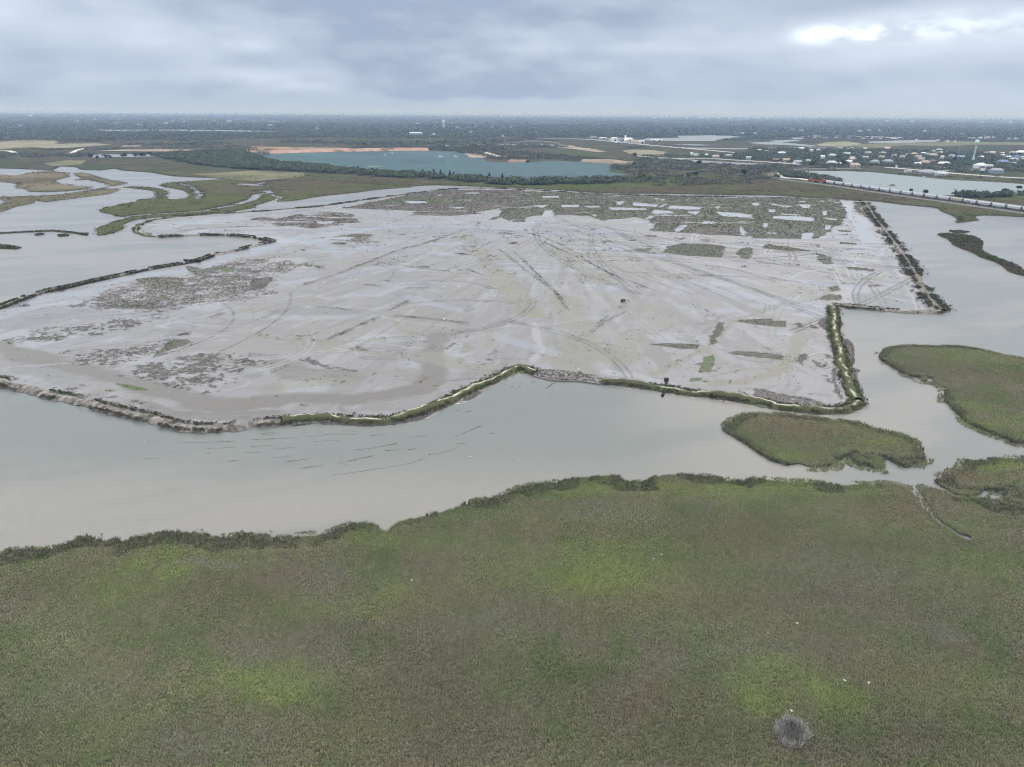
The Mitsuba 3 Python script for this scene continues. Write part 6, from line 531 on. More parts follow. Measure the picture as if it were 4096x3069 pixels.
BL = ('bright green bush-like tree at the right end of the quarry lake, larger of two', 'bright green tree at the right end of the quarry lake, smaller of two', 'bright green tree in the scrub left of the railway bend', 'dark tree just right of the bright one in the scrub', 'big dark round tree standing alone in the brown scrub', 'dark round tree by the small road above the lake', 'tall dark tree in the scrub left of the railway loop', 'bright green bush inside the bend of the railway', 'large dark tree left of the water tower foot', 'dark round tree in front of the village houses', 'large green tree in the middle of the village', 'green tree beside the grey-roofed village house', 'dark conical tree at the edge of the fish pond village', 'palm-like tree standing highest behind the train', 'dark tree behind the train, left of the palm-like one', 'small dark tree behind the middle of the train', 'smallest dark tree behind the train', 'large pale green tree beside the far road left of the bridge')
for (((x, y),), h, k), l in zip(BROAD_TREES, BL): tree('broad_tree' if k != 'palm' else 'palm_tree', k, x, y, h, l)

# ---------------------------------------------------------------- scrub and forest (too many to count)
def bush_mesh(pts, hs, kinds, n, seed):
    rng = np.random.default_rng(seed); vs, cs = [], []; pal = np.array([(.135, .155, .098), (.150, .182, .105), (.175, .167, .138), (.195, .183, .162), (.100, .116, .080), (.175, .215, .105)])
    for (x, y), h, k in zip(pts, hs, kinds):
        v = np.vstack([shards(np.array([rng.uniform(-.25, .25), rng.uniform(-.25, .25), rng.uniform(.35, .7)]), .38, n // 3, .2, rng, .8) for _ in range(3)]); v[:, 2] = np.maximum(v[:, 2], .0)
        v = v * [h * 1.15, h * 1.15, h] + [x, y, 0]; vs.append(v); cs.append(np.repeat(pal[k] * rng.uniform(.82, 1.18, (len(v) // 3, 1)), 3, 0))
    v = np.vstack(vs); return mikit.ply((v, np.arange(len(v)).reshape(-1, 3)), 'vcol', color=np.clip(np.vstack(cs), 0, 1))
KP = {'belt': (.25, .25, .1, .15, .15, .1), 'scrub': (.2, .15, .3, .25, .05, .05), 'green': (.3, .3, .05, .05, .1, .2), 'village': (.22, .22, .12, .22, .12, .1)}
for ki, (k, pw) in enumerate(KP.items()):
    for j in range(3):
        r = np.random.default_rng(300 + 10 * ki + j); m = 12
        scene[f'clump_{k}_{j}'] = {'type': 'shapegroup', 'g': bush_mesh(r.uniform(-.5, .5, (m, 2)) * 16, r.uniform(*((1.8, 5.8) if k == 'belt' else (1.2, 3.6)), m), r.choice(6, m, p=pw), 24, 400 + 10 * ki + j)}
SL = {'belt': 'dense belt of shrubs and small trees along the shores of lake, pond and railway', 'scrub': 'brown and green scrub covering the rough ground round the quarry lake', 'green': 'green thicket on the far meadows', 'village': 'trees and bushes growing thickly between the village houses'}
cnt = {}
road_area = unary_union([LineString(r).buffer(w * .5 + 5) for r, w, _ in ROADS] + [LineString(TRACK).buffer(9)]); hpts = np.array([h[0] for h in HOUSES]); htree = cKDTree(hpts)
lakes = unary_union([Polygon(QUARRY_LAKE).buffer(0), Polygon(FISH_POND).buffer(0)] + [Polygon(p).buffer(0) for p in PONDS])
for p, d, k in SCRUB:
    p = Polygon(p).buffer(0).difference(lakes.buffer(-3)); base = f'{k}_shrubs'
    if base not in labels: labels[base] = {'label': SL[k], 'category': 'shrubs', 'kind': 'stuff'}
    x, y = scatter(p, 1 / (d * d)); k_ = ~inside(road_area, x, y); x, y = x[k_], y[k_]
    if k == 'village': q = htree.query(np.c_[x, y])[0]; k_ = (q > 13) & (N2(x, y, 60, 5) > .36); x, y = x[k_], y[k_]
    elif k != 'belt': k_ = N2(x, y, 60, 15) > .40; x, y = x[k_], y[k_]
    for a, b in zip(x, y):
        cnt[base] = cnt.get(base, 0) + 1; s = random.uniform(.75, 1.35) * {'belt': 1.1, 'scrub': .9, 'green': .9, 'village': 1.7}[k]
        scene[f'{base}__{cnt[base]:03d}'] = {'type': 'instance', 'g': {'type': 'ref', 'id': f'clump_{k}_{random.randrange(3)}'}, 'to_world': T().translate([float(a), float(b), .45]).rotate([0, 0, 1], random.uniform(0, 360)).scale([s * .8, s * .8, s])}
# wide woods: clumps of trees to about 5 km, then a rough canopy to the horizon
for j in range(4):
    r = np.random.default_rng(600 + j); m = 46; scene[f'wood_{j}'] = {'type': 'shapegroup', 'g': bush_mesh(r.uniform(-.5, .5, (m, 2)) * 95, r.uniform(3.5, 8.5, m), r.choice(6, m, p=(.3, .15, .2, .2, .12, .03)), 12, 700 + j)}
fieldp = unary_union([Polygon(p).buffer(0) for p, _ in FIELDS]); keep = unary_union([fieldp, lakes.buffer(25), Polygon(QUARRY_BANK + [(QUARRY_BANK[-1][0], 1900), (QUARRY_BANK[0][0], 1900)]).buffer(0), road_area.buffer(25)]); shapely.prepare(keep); vil = unary_union([Polygon(p).buffer(0) for p, _, k in SCRUB if k == 'village']).buffer(20)
labels['far_woods'] = {'label': 'wide flat woods stretching from behind the lake to the horizon', 'category': 'woods', 'kind': 'stuff'}; i = 0
fb = np.array(FAR_BUILDINGS + CARAVANS + PLANT + [LONG_BUILDING, FAR_TOWER]); fbt = cKDTree(fb)
for r in np.concatenate([np.arange(1500, 3200, 62), np.arange(3200, 6200, 110)]):
    st = 62 if r < 3200 else 110
    for a in np.arange(-.72, .72, st / r):
        x, y = r * math.sin(a) + random.uniform(-25, 25), r * math.cos(a) + random.uniform(-25, 25)
        if y < 1430: continue
        wy = 1750 + 500 * (x < -300) * 0 + (500 if -450 < x < 900 else 0) * 0
        n = float(N2(np.array([x]), np.array([y]), 260, 17)[0])
        if x > 250 and y < 2750 + 260 * (n - .5): continue
        if x <= 250 and y < 1850 and n < .56: continue
        if n < (.38 if r > 2600 else .52): continue
        if shapely.contains_xy(keep, x, y) or shapely.contains_xy(vil, x, y): continue
        if fbt.query((x, y - 40))[0] < 70: continue
        i += 1; s = 1.0 if r < 3200 else 1.5
        scene[f'far_woods__{i:03d}'] = {'type': 'instance', 'g': {'type': 'ref', 'id': f'wood_{random.randrange(4)}'}, 'to_world': T().translate([x, y, .4]).rotate([0, 0, 1], random.uniform(0, 360)).scale([s, s, random.uniform(.8, 1.2) * (1 if r < 3200 else 1.1)])}
r = 5600 * 1.0105 ** np.arange(146); a = np.radians(np.linspace(-50, 50, 620)); R, A = np.meshgrid(r, a, indexing='ij'); R = R * (1 + .004 * RNG.normal(size=R.shape)); X, Y = R * np.sin(A), R * np.cos(A)
nz = N2(X, Y, 500, 18, 4, 900); Z = .6 + sstep(.36, .42, nz) * RNG.uniform(3.5, 11, X.shape); Z[0] = .2; nx = X.shape[1]; ii, jj = np.meshgrid(np.arange(len(r) - 1), np.arange(nx - 1), indexing='ij'); q = (ii * nx + jj).ravel(); q = np.c_[q, q + nx, q + nx + 1, q + 1]
cf = lerp((.060, .070, .054), (.10, .095, .078), N2(X.ravel(), Y.ravel(), 300, 19)) * RNG.uniform(.7, 1.3, (X.size, 1)); cf = lerp(cf, (.17, .17, .12), (1 - sstep(.36, .42, nz.ravel())) * .7)
scene['far_woods__000'] = mikit.ply((np.c_[X.ravel(), Y.ravel(), Z.ravel()], np.vstack([q[:, :3], q[:, [0, 2, 3]]])), 'vcol', color=np.clip(cf, 0, 1))

# ---------------------------------------------------------------- far lakes, banks, fields, roads
put('quarry_lake', flat(rough(QUARRY_LAKE, 4, 6, 30), .62, 'lake_mat'), kind='structure'); put('fish_pond', flat(rough(FISH_POND, 2.5, 4, 20), .62, 'pond_mat'), kind='structure')
for p in PONDS: put('pond_water', flat(rough(p, 6, 10, 40), .64, 'far_water_mat'), kind='structure')
FC = {'sunlit_pale': ((.34, .315, .235), (.23, .22, .155)), 'sand': ((.46, .38, .31), (.30, .25, .20)), 'sunlit_grass': ((.235, .23, .145), (.16, .16, .095)), 'heath': ((.105, .085, .075), (.085, .075, .06)), 'green': ((.080, .115, .045), (.095, .11, .055)), 'lime': ((.155, .19, .05), (.10, .13, .05))}  # pale grass tones paint in the sunlit gaps between cloud shadows
FN = {'sunlit_pale': 'sunlit_pale_field', 'sand': 'sandy_ground', 'sunlit_grass': 'sunlit_meadow', 'heath': 'heath', 'green': 'green_meadow', 'lime': 'weedy_ground'}
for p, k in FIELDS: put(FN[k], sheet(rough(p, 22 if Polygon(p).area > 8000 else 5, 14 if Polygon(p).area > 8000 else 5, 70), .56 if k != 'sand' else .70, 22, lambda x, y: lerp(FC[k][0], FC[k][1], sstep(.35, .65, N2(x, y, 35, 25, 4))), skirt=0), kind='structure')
def bank(line, h, w, top, c1, c2, name, seed):
    c = smoothline(line, 5); k = 8; o = np.array([0, .12, .35, .6, .8, 1.0, 1.4, 1.9]) * w; s = np.arange(len(c)) * 5.; g = N2(s[:, None] + 0 * o, o + 0 * s[:, None], 9, seed, 3, 30); g2 = N2(s, s * 0, 60, seed + 1, 3)
    z = .5 + np.array([0, .15, .6, .85, 1, 1, .6, 0]) * h * (.7 + .6 * g2[:, None]) + (g - .5) * 3.0 * np.array([0, 1, 1, 1, .6, .4, .3, 0]); v, f = ribbon(c, o + (g - .5) * 5 * (o > 0), z); gg = g.ravel(); bands = N2(v[:, 2] * 6, v[:, 0] * .02, 3, seed + 2, 2)
    col = lerp(c1, c2, sstep(.35, .65, .5 * gg + .5 * bands)); col = lerp(col, (.10, .11, .055), (np.tile(np.arange(k), len(c)) >= 5) * top + .75 * (N2(v[:, 0], v[:, 1], 22, seed + 4, 3) > .60)); put(name, mikit.ply((v, f), 'vcol', color=np.clip(col, 0, 1)), kind='structure')
bank(QUARRY_BANK, 5.5, 22, .3, (.46, .27, .20), (.54, .40, .33), 'clay_bank', 31); bank(PINK_CLIFF, 3.8, 10, .9, (.36, .22, .17), (.42, .32, .26), 'clay_bank', 35); bank(PALE_CLIFF, 5, 14, .9, (.44, .36, .28), (.34, .28, .21), 'clay_bank', 39)
put('clay_shelf', sheet(rough(CLAY_SHELF, 8, 8, 40), .6, 16, lambda x, y: lerp(lerp((.47, .27, .20), (.44, .35, .29), sstep(.4, .6, N2(x, y, 40, 26))), (.15, .15, .095), sstep(.50, .56, N2(x, y, 30, 27, 4, 16))), skirt=0), kind='structure')
for pts, w, n in ROADS:
    c = smoothline(pts, 12); j = w * .5; v, f = ribbon(c, [-j - 1.5, -j, j, j + 1.5], [.5, .95, .95, .5]); put(n if 'road' in n or 'track' in n else 'road', mikit.ply((v, f), 'gravel' if 'gravel' in n or 'dirt' in n else 'asphalt'), kind='structure')

# ---------------------------------------------------------------- railway and train
tc = smoothline(TRACK, 4); v, f = ribbon(tc, [-8.2, -6.0, 2.2, 4.2], [.5, 1.45, 1.45, .5]); put('rail_bed', mikit.ply((v, f), 'vcol', color=lerp((.19, .18, .17), (.27, .26, .25), RNG.uniform(0, 1, len(v)))), kind='structure')
for nm, off, lab in (('railway_track', 0, 'railway track under the freight train'), ('railway_track', -4.3, 'empty railway track in front of the freight train')):
    t = thing(nm, lab, 'railway track')
    for s in (-.72, .72): v, f = ribbon(tc, [off + s - .07, off + s - .07, off + s + .07, off + s + .07], [1.5, 1.72, 1.72, 1.5]); part(t, 'rail', mikit.ply((v, f), 'rail'))
    d = densify(tc, .75); tt, nn = frames(d); an = np.arctan2(nn[:, 1], nn[:, 0]); b = box(2.5, .24, .18); V8 = b.vertices; M = len(d); ca, sa = np.cos(an)[:, None], np.sin(an)[:, None]
    P = np.stack([V8[:, 0] * ca - V8[:, 1] * sa + (d[:, 0] + nn[:, 0] * off)[:, None], V8[:, 0] * sa + V8[:, 1] * ca + (d[:, 1] + nn[:, 1] * off)[:, None], np.broadcast_to(V8[:, 2] + 1.46, (M, 8))], -1)
    part(t, 'sleeper', mikit.ply((P.reshape(-1, 3), (b.faces[None] + np.arange(M)[:, None, None] * 8).reshape(-1, 3)), 'wood'), kind='stuff')
tl = LineString(tc); cs = [tl.project(Point(p)) for p in CARS]; n_car = len(cs) - 1; s0, L = cs[0], (cs[-1] - cs[0]) / n_car
def on_track(s): p, q = np.array(tl.interpolate(s - 4).coords[0][:2]), np.array(tl.interpolate(s + 4).coords[0][:2]); return (p + q) / 2, math.atan2(q[1] - p[1], q[0] - p[0])
def profile_mesh(prof, L): return trimesh.Trimesh(*(lambda p: (np.vstack([np.c_[np.full(len(p), -L / 2), p], np.c_[np.full(len(p), L / 2), p]]), np.vstack([np.c_[i := np.arange(len(p)), j := (i + 1) % len(p), j + len(p)], np.c_[i, j + len(p), i + len(p)]])))(np.array(prof)), process=False)
ang = np.linspace(-.15, np.pi + .15, 17); hop_prof = [(-1.15, 1.1)] + [(-1.52 * math.cos(q), 2.75 + 1.35 * math.sin(q)) for q in ang] + [(1.15, 1.1)]
cl = L * .5
def hopper_parts(tan):
    m = L - .7; b = profile_mesh(hop_prof, m - 2.4); 
    ends = []
    for q in (-1, 1):
        p = np.array(hop_prof); e = q * (m / 2 - 1.2); v = np.vstack([np.c_[np.full(len(p), e), p], np.c_[np.full(len(p), e + q * np.interp(p[:, 1], [1.1, 4.1], [-.9, 1.12])), p * [.96, 1]]]); k = len(p); i = np.arange(k); j = (i + 1) % k; c0 = len(v); v = np.vstack([v, v[k:].mean(0)])
        ends.append(trimesh.Trimesh(v, np.vstack([np.c_[i, j, j + k], np.c_[i, j + k, i + k], np.c_[i + k, j + k, i * 0 + c0]]), process=False))
    w = 'hopper_white'; d = {'body': shp(cat_([b, *ends]), 'paint_cream' if tan else w, 35)}
    d['roof_walk'] = shp(cat_([box(m - .6, .5, .06, (0, s * .55, 4.16)) for s in (-1, 1)] + [box(1.0, .9, .14, (x, 0, 4.16)) for x in np.linspace(-m / 2 + 1.5, m / 2 - 1.5, 6)]), 'paint_pale')
    d['end_frame'] = shp(cat_([box(.12, 2.6, .12, (q * (m / 2 - .1), 0, 4.05)) for q in (-1, 1)] + [box(.1, .1, 2.7, (q * (m / 2 - .1), s * 1.2, 2.7)) for q in (-1, 1) for s in (-1, 1)] + [box(m, 2.2, .25, (0, 0, 1.08))]), 'steel_dark')
    hp = [trimesh.Trimesh(np.array([[x - 1.5, -1.15, 1.2], [x + 1.5, -1.15, 1.2], [x + 1.5, 1.15, 1.2], [x - 1.5, 1.15, 1.2], [x - .4, -.5, .35], [x + .4, -.5, .35], [x + .4, .5, .35], [x - .4, .5, .35]]), [[0, 1, 5], [0, 5, 4], [1, 2, 6], [1, 6, 5], [2, 3, 7], [2, 7, 6], [3, 0, 4], [3, 4, 7], [4, 5, 6], [4, 6, 7]], process=False) for x in (-3.6, 0, 3.6)]
    d['chute'] = shp(cat_(hp), 'paint_grey'); return d, m
def bogie(x): return cat_([cyl((x + q, s * .72 - .07, .48), (x + q, s * .72 + .07, .48), .46, n=14) for q in (-.9, .9) for s in (-1, 1)] + [box(2.6, .16, .4, (x, s * .95, .55)) for s in (-1, 1)] + [box(.6, 2.0, .3, (x, 0, .6))])
HP = {False: hopper_parts(False), True: hopper_parts(True)}; BOG = [shp(bogie(q * (HP[False][1] / 2 - 2.2)), 'steel_dark') for q in (-1, 1)]
for i in range(2, n_car):
    tan = i == 14; (x, y), a = on_track(s0 + (i + .5) * L); w = ordn(i - 2)
    t = thing('hopper_car', 'cream covered hopper car with rust-streaked ribs, the only cream one in the train' if tan else f'white covered hopper car, {w} behind the two locomotives', 'hopper car', 'covered hopper cars of the freight train')
    for n, d in HP[tan][0].items(): part(t, n, at(d, x, y, 1.72, a))
    for d in BOG: part(t, 'bogie', at(d, x, y, 1.72, a))
    side = box(.0, 0, 0) if False else None
    if i in (6, 7, 8, 15):
        g = cat_([box(RNG.uniform(.7, 1.5), .05, RNG.uniform(.5, 1.0), (-4.5 + q * 1.35, 0, 1.9 + RNG.uniform(-.15, .15))) for q in range(4)]); part(t, 'graffiti', at(shp(g, 'graffiti'), x + math.sin(a) * 1.42 * SIDE if False else x, y, 1.72, a), 'blue spray lettering low on the car side') if False else None
        sg = -1 if (math.sin(a) * 0 + (-math.sin(a) * -x + math.cos(a) * -y)) < 0 else 1; g.apply_translation((0, sg * 1.46, 0)); part(t, 'graffiti', at(shp(g, 'graffiti'), x, y, 1.72, a), 'blue spray lettering low on the car side')
    if tan: sg = -1; part(t, 'rib', at(shp(cat_([box(.12, .06, 2.3, (q, s * 1.53, 2.6)) for q in np.linspace(-5.4, 5.4, 13) for s in (-1, 1)]), 'paint_tan'), x, y, 1.72, a))
def loco(i, label, fwd):
    (x, y), a = on_track(s0 + (i + .5) * L); a += 0 if fwd else math.pi; m = L - .7; t = thing('locomotive', label, 'locomotive', 'locomotives of the freight train'); P = lambda n, mesh, mat, l=None: part(t, n, at(shp(mesh, mat), x, y, 1.72, a), l)
    P('frame', box(m, 2.9, .4, (0, 0, 1.3)), 'black'); P('hood', cat_([box(m * .62, 1.9, 2.1, (-m * .12, 0, 2.55))]), 'orange'); P('hood_roof', cat_([box(m * .62, 1.7, .3, (-m * .12, 0, 3.75)), box(m * .2, 2.7, .45, (-m * .36, 0, 3.75)), box(1.2, 1.2, .3, (m * .05, 0, 4.0))]), 'black')
    c = P('cab', box(m * .13, 2.9, 2.7, (m * .27, 0, 2.85)), 'orange'); P('cab_roof', box(m * .14, 3.0, .18, (m * .27, 0, 4.3)), 'paint_pale'); part(c, 'window', at(shp(cat_([box(m * .135, 2.4, .6, (m * .27, 0, 3.6)), box(m * .09, 2.96, .55, (m * .27, 0, 3.6))]), 'glass_dark'), x, y, 1.72, a)); P('nose', box(m * .12, 2.1, 1.5, (m * .395, 0, 2.25)), 'orange'); P('side_stripe', cat_([box(m * .6, .04, .35, (-m * .12, s * .98, 1.95)) for s in (-1, 1)]), 'yellow'); P('fuel_tank', box(3.4, 2.4, .8, (0, 0, .75)), 'paint_pale')
    for q in (-1, 1): P('bogie', cat_([bogie(q * m * .32), cyl((q * m * .32, -.8, .48), (q * m * .32, .8, .48), .46, n=12)]), 'steel_dark')
    P('handrail', cat_([box(m * .9, .05, .05, (0, s * 1.42, 2.4)) for s in (-1, 1)]), 'yellow')
loco(0, 'orange locomotive with black roof leading the freight train', False); loco(1, 'orange locomotive coupled in front of the white hopper cars', True)

# ---------------------------------------------------------------- towers, masts, poles, signs, bridge
x, y = WATER_TOWER; t = thing('water_tower', 'pale turquoise ball-topped water tower on a slim flared stem in the village', 'water tower')
part(t, 'stem', at(shp(lathe([(3.0, 0), (2.9, .5), (2.1, 4.5), (1.35, 8), (1.15, 12), (1.1, 24), (1.2, 28), (1.7, 29.5)], 28), 'turquoise', True), x, y, .5)); part(t, 'tank', at(shp(lathe([(1.6, 29.2), (2.6, 29.7), (3.8, 31), (4.35, 32.8), (4.4, 33.6), (4.2, 35), (3.4, 36.6), (2.2, 37.6), (.8, 38.1), (0.01, 38.2)], 32), 'turquoise', True), x, y, .5)); part(t, 'base_ring', at(shp(lathe([(3.6, 0), (3.6, .5), (2.9, .5)], 28), 'concrete'), x, y, .5)); part(t, 'roof_rail', at(shp(cat_([cyl((math.cos(q), math.sin(q), 38), (math.cos(q), math.sin(q), 39), .04, n=4) for q in np.arange(8) * .785] + [cyl((0, 0, 38), (0, 0, 39.8), .05, n=5)]), 'turquoise'), x, y, .5))
put('water_tower_house', at(shp(cat_([box(9, 5, 2.6, (0, 0, 1.3)), box(9.6, 5.6, .3, (0, 0, 2.75))]), 'paint_white'), x + 9, y - 8, .5), 'low white pump house at the foot of the turquoise water tower', 'building')
x, y = CELL_MAST; t = thing('cell_mast', 'tall slim grey cell mast with white antenna crown in the village', 'mast'); part(t, 'pole', at(shp(cyl((0, 0, 0), (0, 0, 45), .55, .3, 10), 'paint_grey'), x, y, .5)); part(t, 'platform', at(shp(cat_([box(5, .25, .25, (0, -1.6, 43.2)), box(5, .25, .25, (0, 1.6, 43.2)), box(.25, 3.4, .25, (2.3, 0, 43.2)), box(.25, 3.4, .25, (-2.3, 0, 43.2)), box(4, .2, .2, (0, 0, 41))]), 'paint_grey'), x, y, .5))
for q in range(6): part(t, 'antenna', at(shp(box(.7, .35, 2.5, (-2.5 + q * 1.0, -1.8 if q % 2 else 1.8, 44)), 'paint_white'), x, y, .5))
x, y = FAR_TOWER; t = thing('legged_water_tower', 'white water tower on straight legs rising from the far woods', 'water tower'); part(t, 'tank', at(shp(lathe([(.5, 27), (5, 28.5), (7, 31), (7, 37), (5.5, 40), (2, 42), (.01, 42.3)], 24), 'paint_white', 40), x, y, .5)); part(t, 'riser', at(shp(cyl((0, 0, 0), (0, 0, 28), 1.0, n=10), 'paint_white'), x, y, .5))
for q in range(6): a = q * math.pi / 3; part(t, 'leg', at(shp(cyl((7.4 * math.cos(a), 7.4 * math.sin(a), 0), (6.6 * math.cos(a), 6.6 * math.sin(a), 32), .55, n=8), 'paint_white'), x, y, .5))
x, y = TALL_MAST; t = thing('radio_mast', 'thin tall radio mast breaking the horizon', 'mast'); part(t, 'lattice', at(shp(cat_([cyl((1.6 * math.cos(a), 1.6 * math.sin(a), 0), (1.2 * math.cos(a), 1.2 * math.sin(a), 128), .5, n=4) for a in (0, 2.1, 4.2)] + [cyl((1.5 * math.cos(a + k), 1.5 * math.sin(a + k), k * 8), (1.5 * math.cos(a + k + 2.1), 1.5 * math.sin(a + k + 2.1), k * 8 + 8), .25, n=3) for k in range(16) for a in (0,)]), 'paint_grey'), x, y, .5)); part(t, 'antenna', at(shp(cyl((0, 0, 126), (0, 0, 133), .5, .2, 6), 'paint_white'), x, y, .5))
x, y = BILLBOARD; t = thing('billboard', 'white billboard on a single dark post by the shore road', 'billboard'); part(t, 'post', at(shp(cyl((0, 0, 0), (0, 0, 8.5), .35, .3, 10), 'steel_dark'), x, y, .5)); part(t, 'panel', at(shp(box(6.6, .35, 4.0, (1.5, 0, 9.6)), 'paint_white'), x, y, .5)); part(t, 'frame', at(shp(cat_([box(6.9, .3, .18, (1.5, .05, q)) for q in (7.55, 11.65)] + [box(6.6, .9, .1, (1.5, -.5, 7.3))]), 'steel_dark'), x, y, .5))
x, y = SMALL_SIGN; t = thing('roadside_sign', 'small white billboard at the left end of the shore road', 'billboard'); part(t, 'post', at(shp(cat_([cyl((s, 0, 0), (s, 0, 3.5), .15, n=6) for s in (-1.2, 1.2)]), 'steel_dark'), x, y, .5)); part(t, 'panel', at(shp(box(4.2, .25, 3.6, (0, 0, 4.8)), 'paint_white'), x, y, .5))
def pole(name, x, y, h, label, group, r=.3):
    t = thing(name, label, 'pole', group); part(t, 'shaft', at(shp(cyl((0, 0, 0), (0, 0, h), r, r * .7, 8), 'paint_tan'), x, y, .5)); part(t, 'crossarm', at(shp(box(h * .16, .25, .3, (0, 0, h * .93)), 'paint_tan'), x, y, .5))
for i, (x, y) in enumerate(sorted(POLES, key=lambda p: p[0] / p[1])): pole('power_pole', x, y, 22, f'tall pale power pole along the far road, {ordn(i)} from the left', 'tall poles along the far road', .45)
for i, (x, y) in enumerate(sorted(POLES_NEAR, key=lambda p: p[0] / p[1])): pole('utility_pole', x, y, 11, f'utility pole along the village shore road, {ordn(i)} from the left', 'utility poles along the shore road', .22)
bc_ = smoothline(BRIDGE, 8); s = np.linspace(0, 1, len(bc_)); bz = .5 + 9.5 * np.sin(np.pi * np.clip(s * .9 + .02, 0, 1)) ** .8; t = thing('road_bridge', 'long concrete road bridge arching over the railway left of the far plant', 'bridge')
v, f = ribbon(bc_, [-6, -6, 6, 6, -6], np.stack([bz - 1.3, bz, bz, bz - 1.3, bz - 1.3], 1)); part(t, 'deck', mikit.ply((v, f), 'concrete'))
for sd in (-1, 1): v, f = ribbon(bc_, [sd * 6.05, sd * 6.05, sd * 5.7, sd * 5.7], np.stack([bz - .1, bz + 1.0, bz + 1.0, bz - .1], 1)); part(t, 'parapet', mikit.ply((v, f), 'concrete'))
for i in np.linspace(len(bc_) * .18, len(bc_) * .9, 9).astype(int): part(t, 'pier', at(shp(cat_([box(1.2, 1.2, max(bz[i] - 1.2, 1), (0, q, max(bz[i] - 1.2, 1) / 2)) for q in (-4, 0, 4)] + [box(1.4, 11, .8, (0, 0, max(bz[i] - 1.5, 1)))]), 'paint_grey'), *bc_[i], .3, math.atan2(*(bc_[min(i + 1, len(bc_) - 1)] - bc_[i - 1])[::-1])))

# ---------------------------------------------------------------- buildings
def gable(w, d, h, rh, o=.5):
    x, y = w / 2 + o, d / 2 + o; v = np.array([[-x, -y, h], [x, -y, h], [x, y, h], [-x, y, h], [-x + (d * .3 if w > 13 else 0), 0, h + rh], [x - (d * .3 if w > 13 else 0), 0, h + rh], [-x, -y, h - .25], [x, -y, h - .25], [x, y, h - .25], [-x, y, h - .25]]); return trimesh.Trimesh(v, [[0, 1, 5], [0, 5, 4], [2, 3, 4], [2, 4, 5], [1, 2, 5], [3, 0, 4], [6, 7, 1], [6, 1, 0], [7, 8, 2], [7, 2, 1], [8, 9, 3], [8, 3, 2], [9, 6, 0], [9, 0, 3], [9, 8, 7], [9, 7, 6]], process=False)
WORD = {'paleblue': 'pale blue', 'pale': 'pale grey'}; wd = lambda c: WORD.get(c, c)
seen = {}
for (x, y), w, wc_, rc in sorted(HOUSES, key=lambda h: h[0][0] / h[0][1]):
    w *= .82
    kk = (wc_, rc); seen[kk] = seen.get(kk, 0) + 1; row = 'in the far row' if y > 1650 else 'by the fish pond' if y < 1200 else 'mid village'
    h = random.uniform(3.2, 5.8); d = w * random.uniform(.55, .8); a = random.uniform(-.35, .35); z = .5; st = h > 4.6 and w < 16; t = thing('village_house', f'{wd(wc_)} house with {wd(rc)} roof {row}, {ordn(seen[kk]-1)} such from left', 'house', 'houses of the village')
    part(t, 'wall', at(shp(box(w, d, h, (0, 0, h / 2)), 'paint_' + wc_), x, y, z, a)); part(t, 'roof', at(shp(gable(w, d, h, d * .28), 'paint_' + rc), x, y, z, a)); n = max(2, int(w / 4))
    for q in range(n): part(t, 'window', at(shp(box(1.3, .12, 1.3, (-w / 2 + (q + .5) * w / n, -d / 2 - .02, h * .58)), 'glass_dark'), x, y, z, a))
    if random.random() < .6: part(t, 'porch', at(shp(cat_([box(w * .5, 2.4, .18, (0, -d / 2 - 1.2, 2.7))] + [box(.2, .2, 2.7, (q * w * .23, -d / 2 - 2.2, 1.35)) for q in (-1, 1)]), 'paint_white'), x, y, z, a))
for i, (x, y) in enumerate(sorted(CARAVANS, key=lambda p: p[0] / p[1])):
    w = random.uniform(8, 13); t = thing('caravan', f'white trailer in the far rows, {ordn(i)} from the left', 'trailer', 'white trailers in the far rows'); part(t, 'body', at(shp(cat_([box(w, 3, 2.7, (0, 0, 2.0)), box(w * .9, 2.4, .3, (0, 0, 3.45))]), 'paint_white'), x, y, .5, random.uniform(-.5, .5)))
PD = ((18, 12, 11, 'white', 'white silo block standing tallest at the far plant'), (26, 16, 9, 'white', 'large white shed at the far plant with open front'), (14, 10, 6, 'white', 'low white annex in front of the large plant shed'), (24, 14, 8, 'grey', 'grey screening tower of the far plant'), (16, 10, 8, 'white', 'white hall at the right end of the far plant'), (18, 5, 4, 'white', 'white lorry trailer parked in front of the plant'), (26, 14, 6, 'pale', 'pale grey shed left of the far plant'), (24, 14, 6, 'grey', 'grey shed at the left end of the far plant'), (10, 8, 7, 'grey', 'dark grey hopper at the far plant'), (14, 8, 4, 'white', 'small white building on the far lake shore, left of two'), (22, 8, 5, 'white', 'long white building on the far lake shore, right of two'), (6, 6, 16, 'white', 'narrow white tower at the far plant'))
for (x, y), (w, d, h, c, l) in zip(PLANT, PD):
    t = thing('plant_building' if 'lorry' not in l else 'lorry_trailer', l, 'building' if 'lorry' not in l else 'trailer'); part(t, 'wall', at(shp(box(w, d, h, (0, 0, h / 2)), 'paint_' + c), x, y, .5)); part(t, 'roof', at(shp(gable(w, d, h, d * .12), 'paint_' + c), x, y, .5)); part(t, 'door', at(shp(box(min(5, w * .4), .2, h * .55, (w * .15, -d / 2 - .02, h * .275)), 'glass_dark'), x, y, .5))
x, y = LONG_BUILDING; t = thing('long_building', 'long white building with a row of dark bays in the far woods', 'building'); part(t, 'wall', at(shp(box(50, 14, 6.5, (0, 0, 3.25)), 'paint_pale'), x, y, .5)); part(t, 'roof', at(shp(gable(50, 14, 6.5, 2), 'paint_white'), x, y, .5))
for q in range(9): part(t, 'bay', at(shp(box(3, .4, 4, (-21 + q * 5.25, -7.05, 2.4)), 'paint_grey'), x, y, .5))
far_sorted = sorted(FAR_BUILDINGS, key=lambda p: p[0] / p[1])
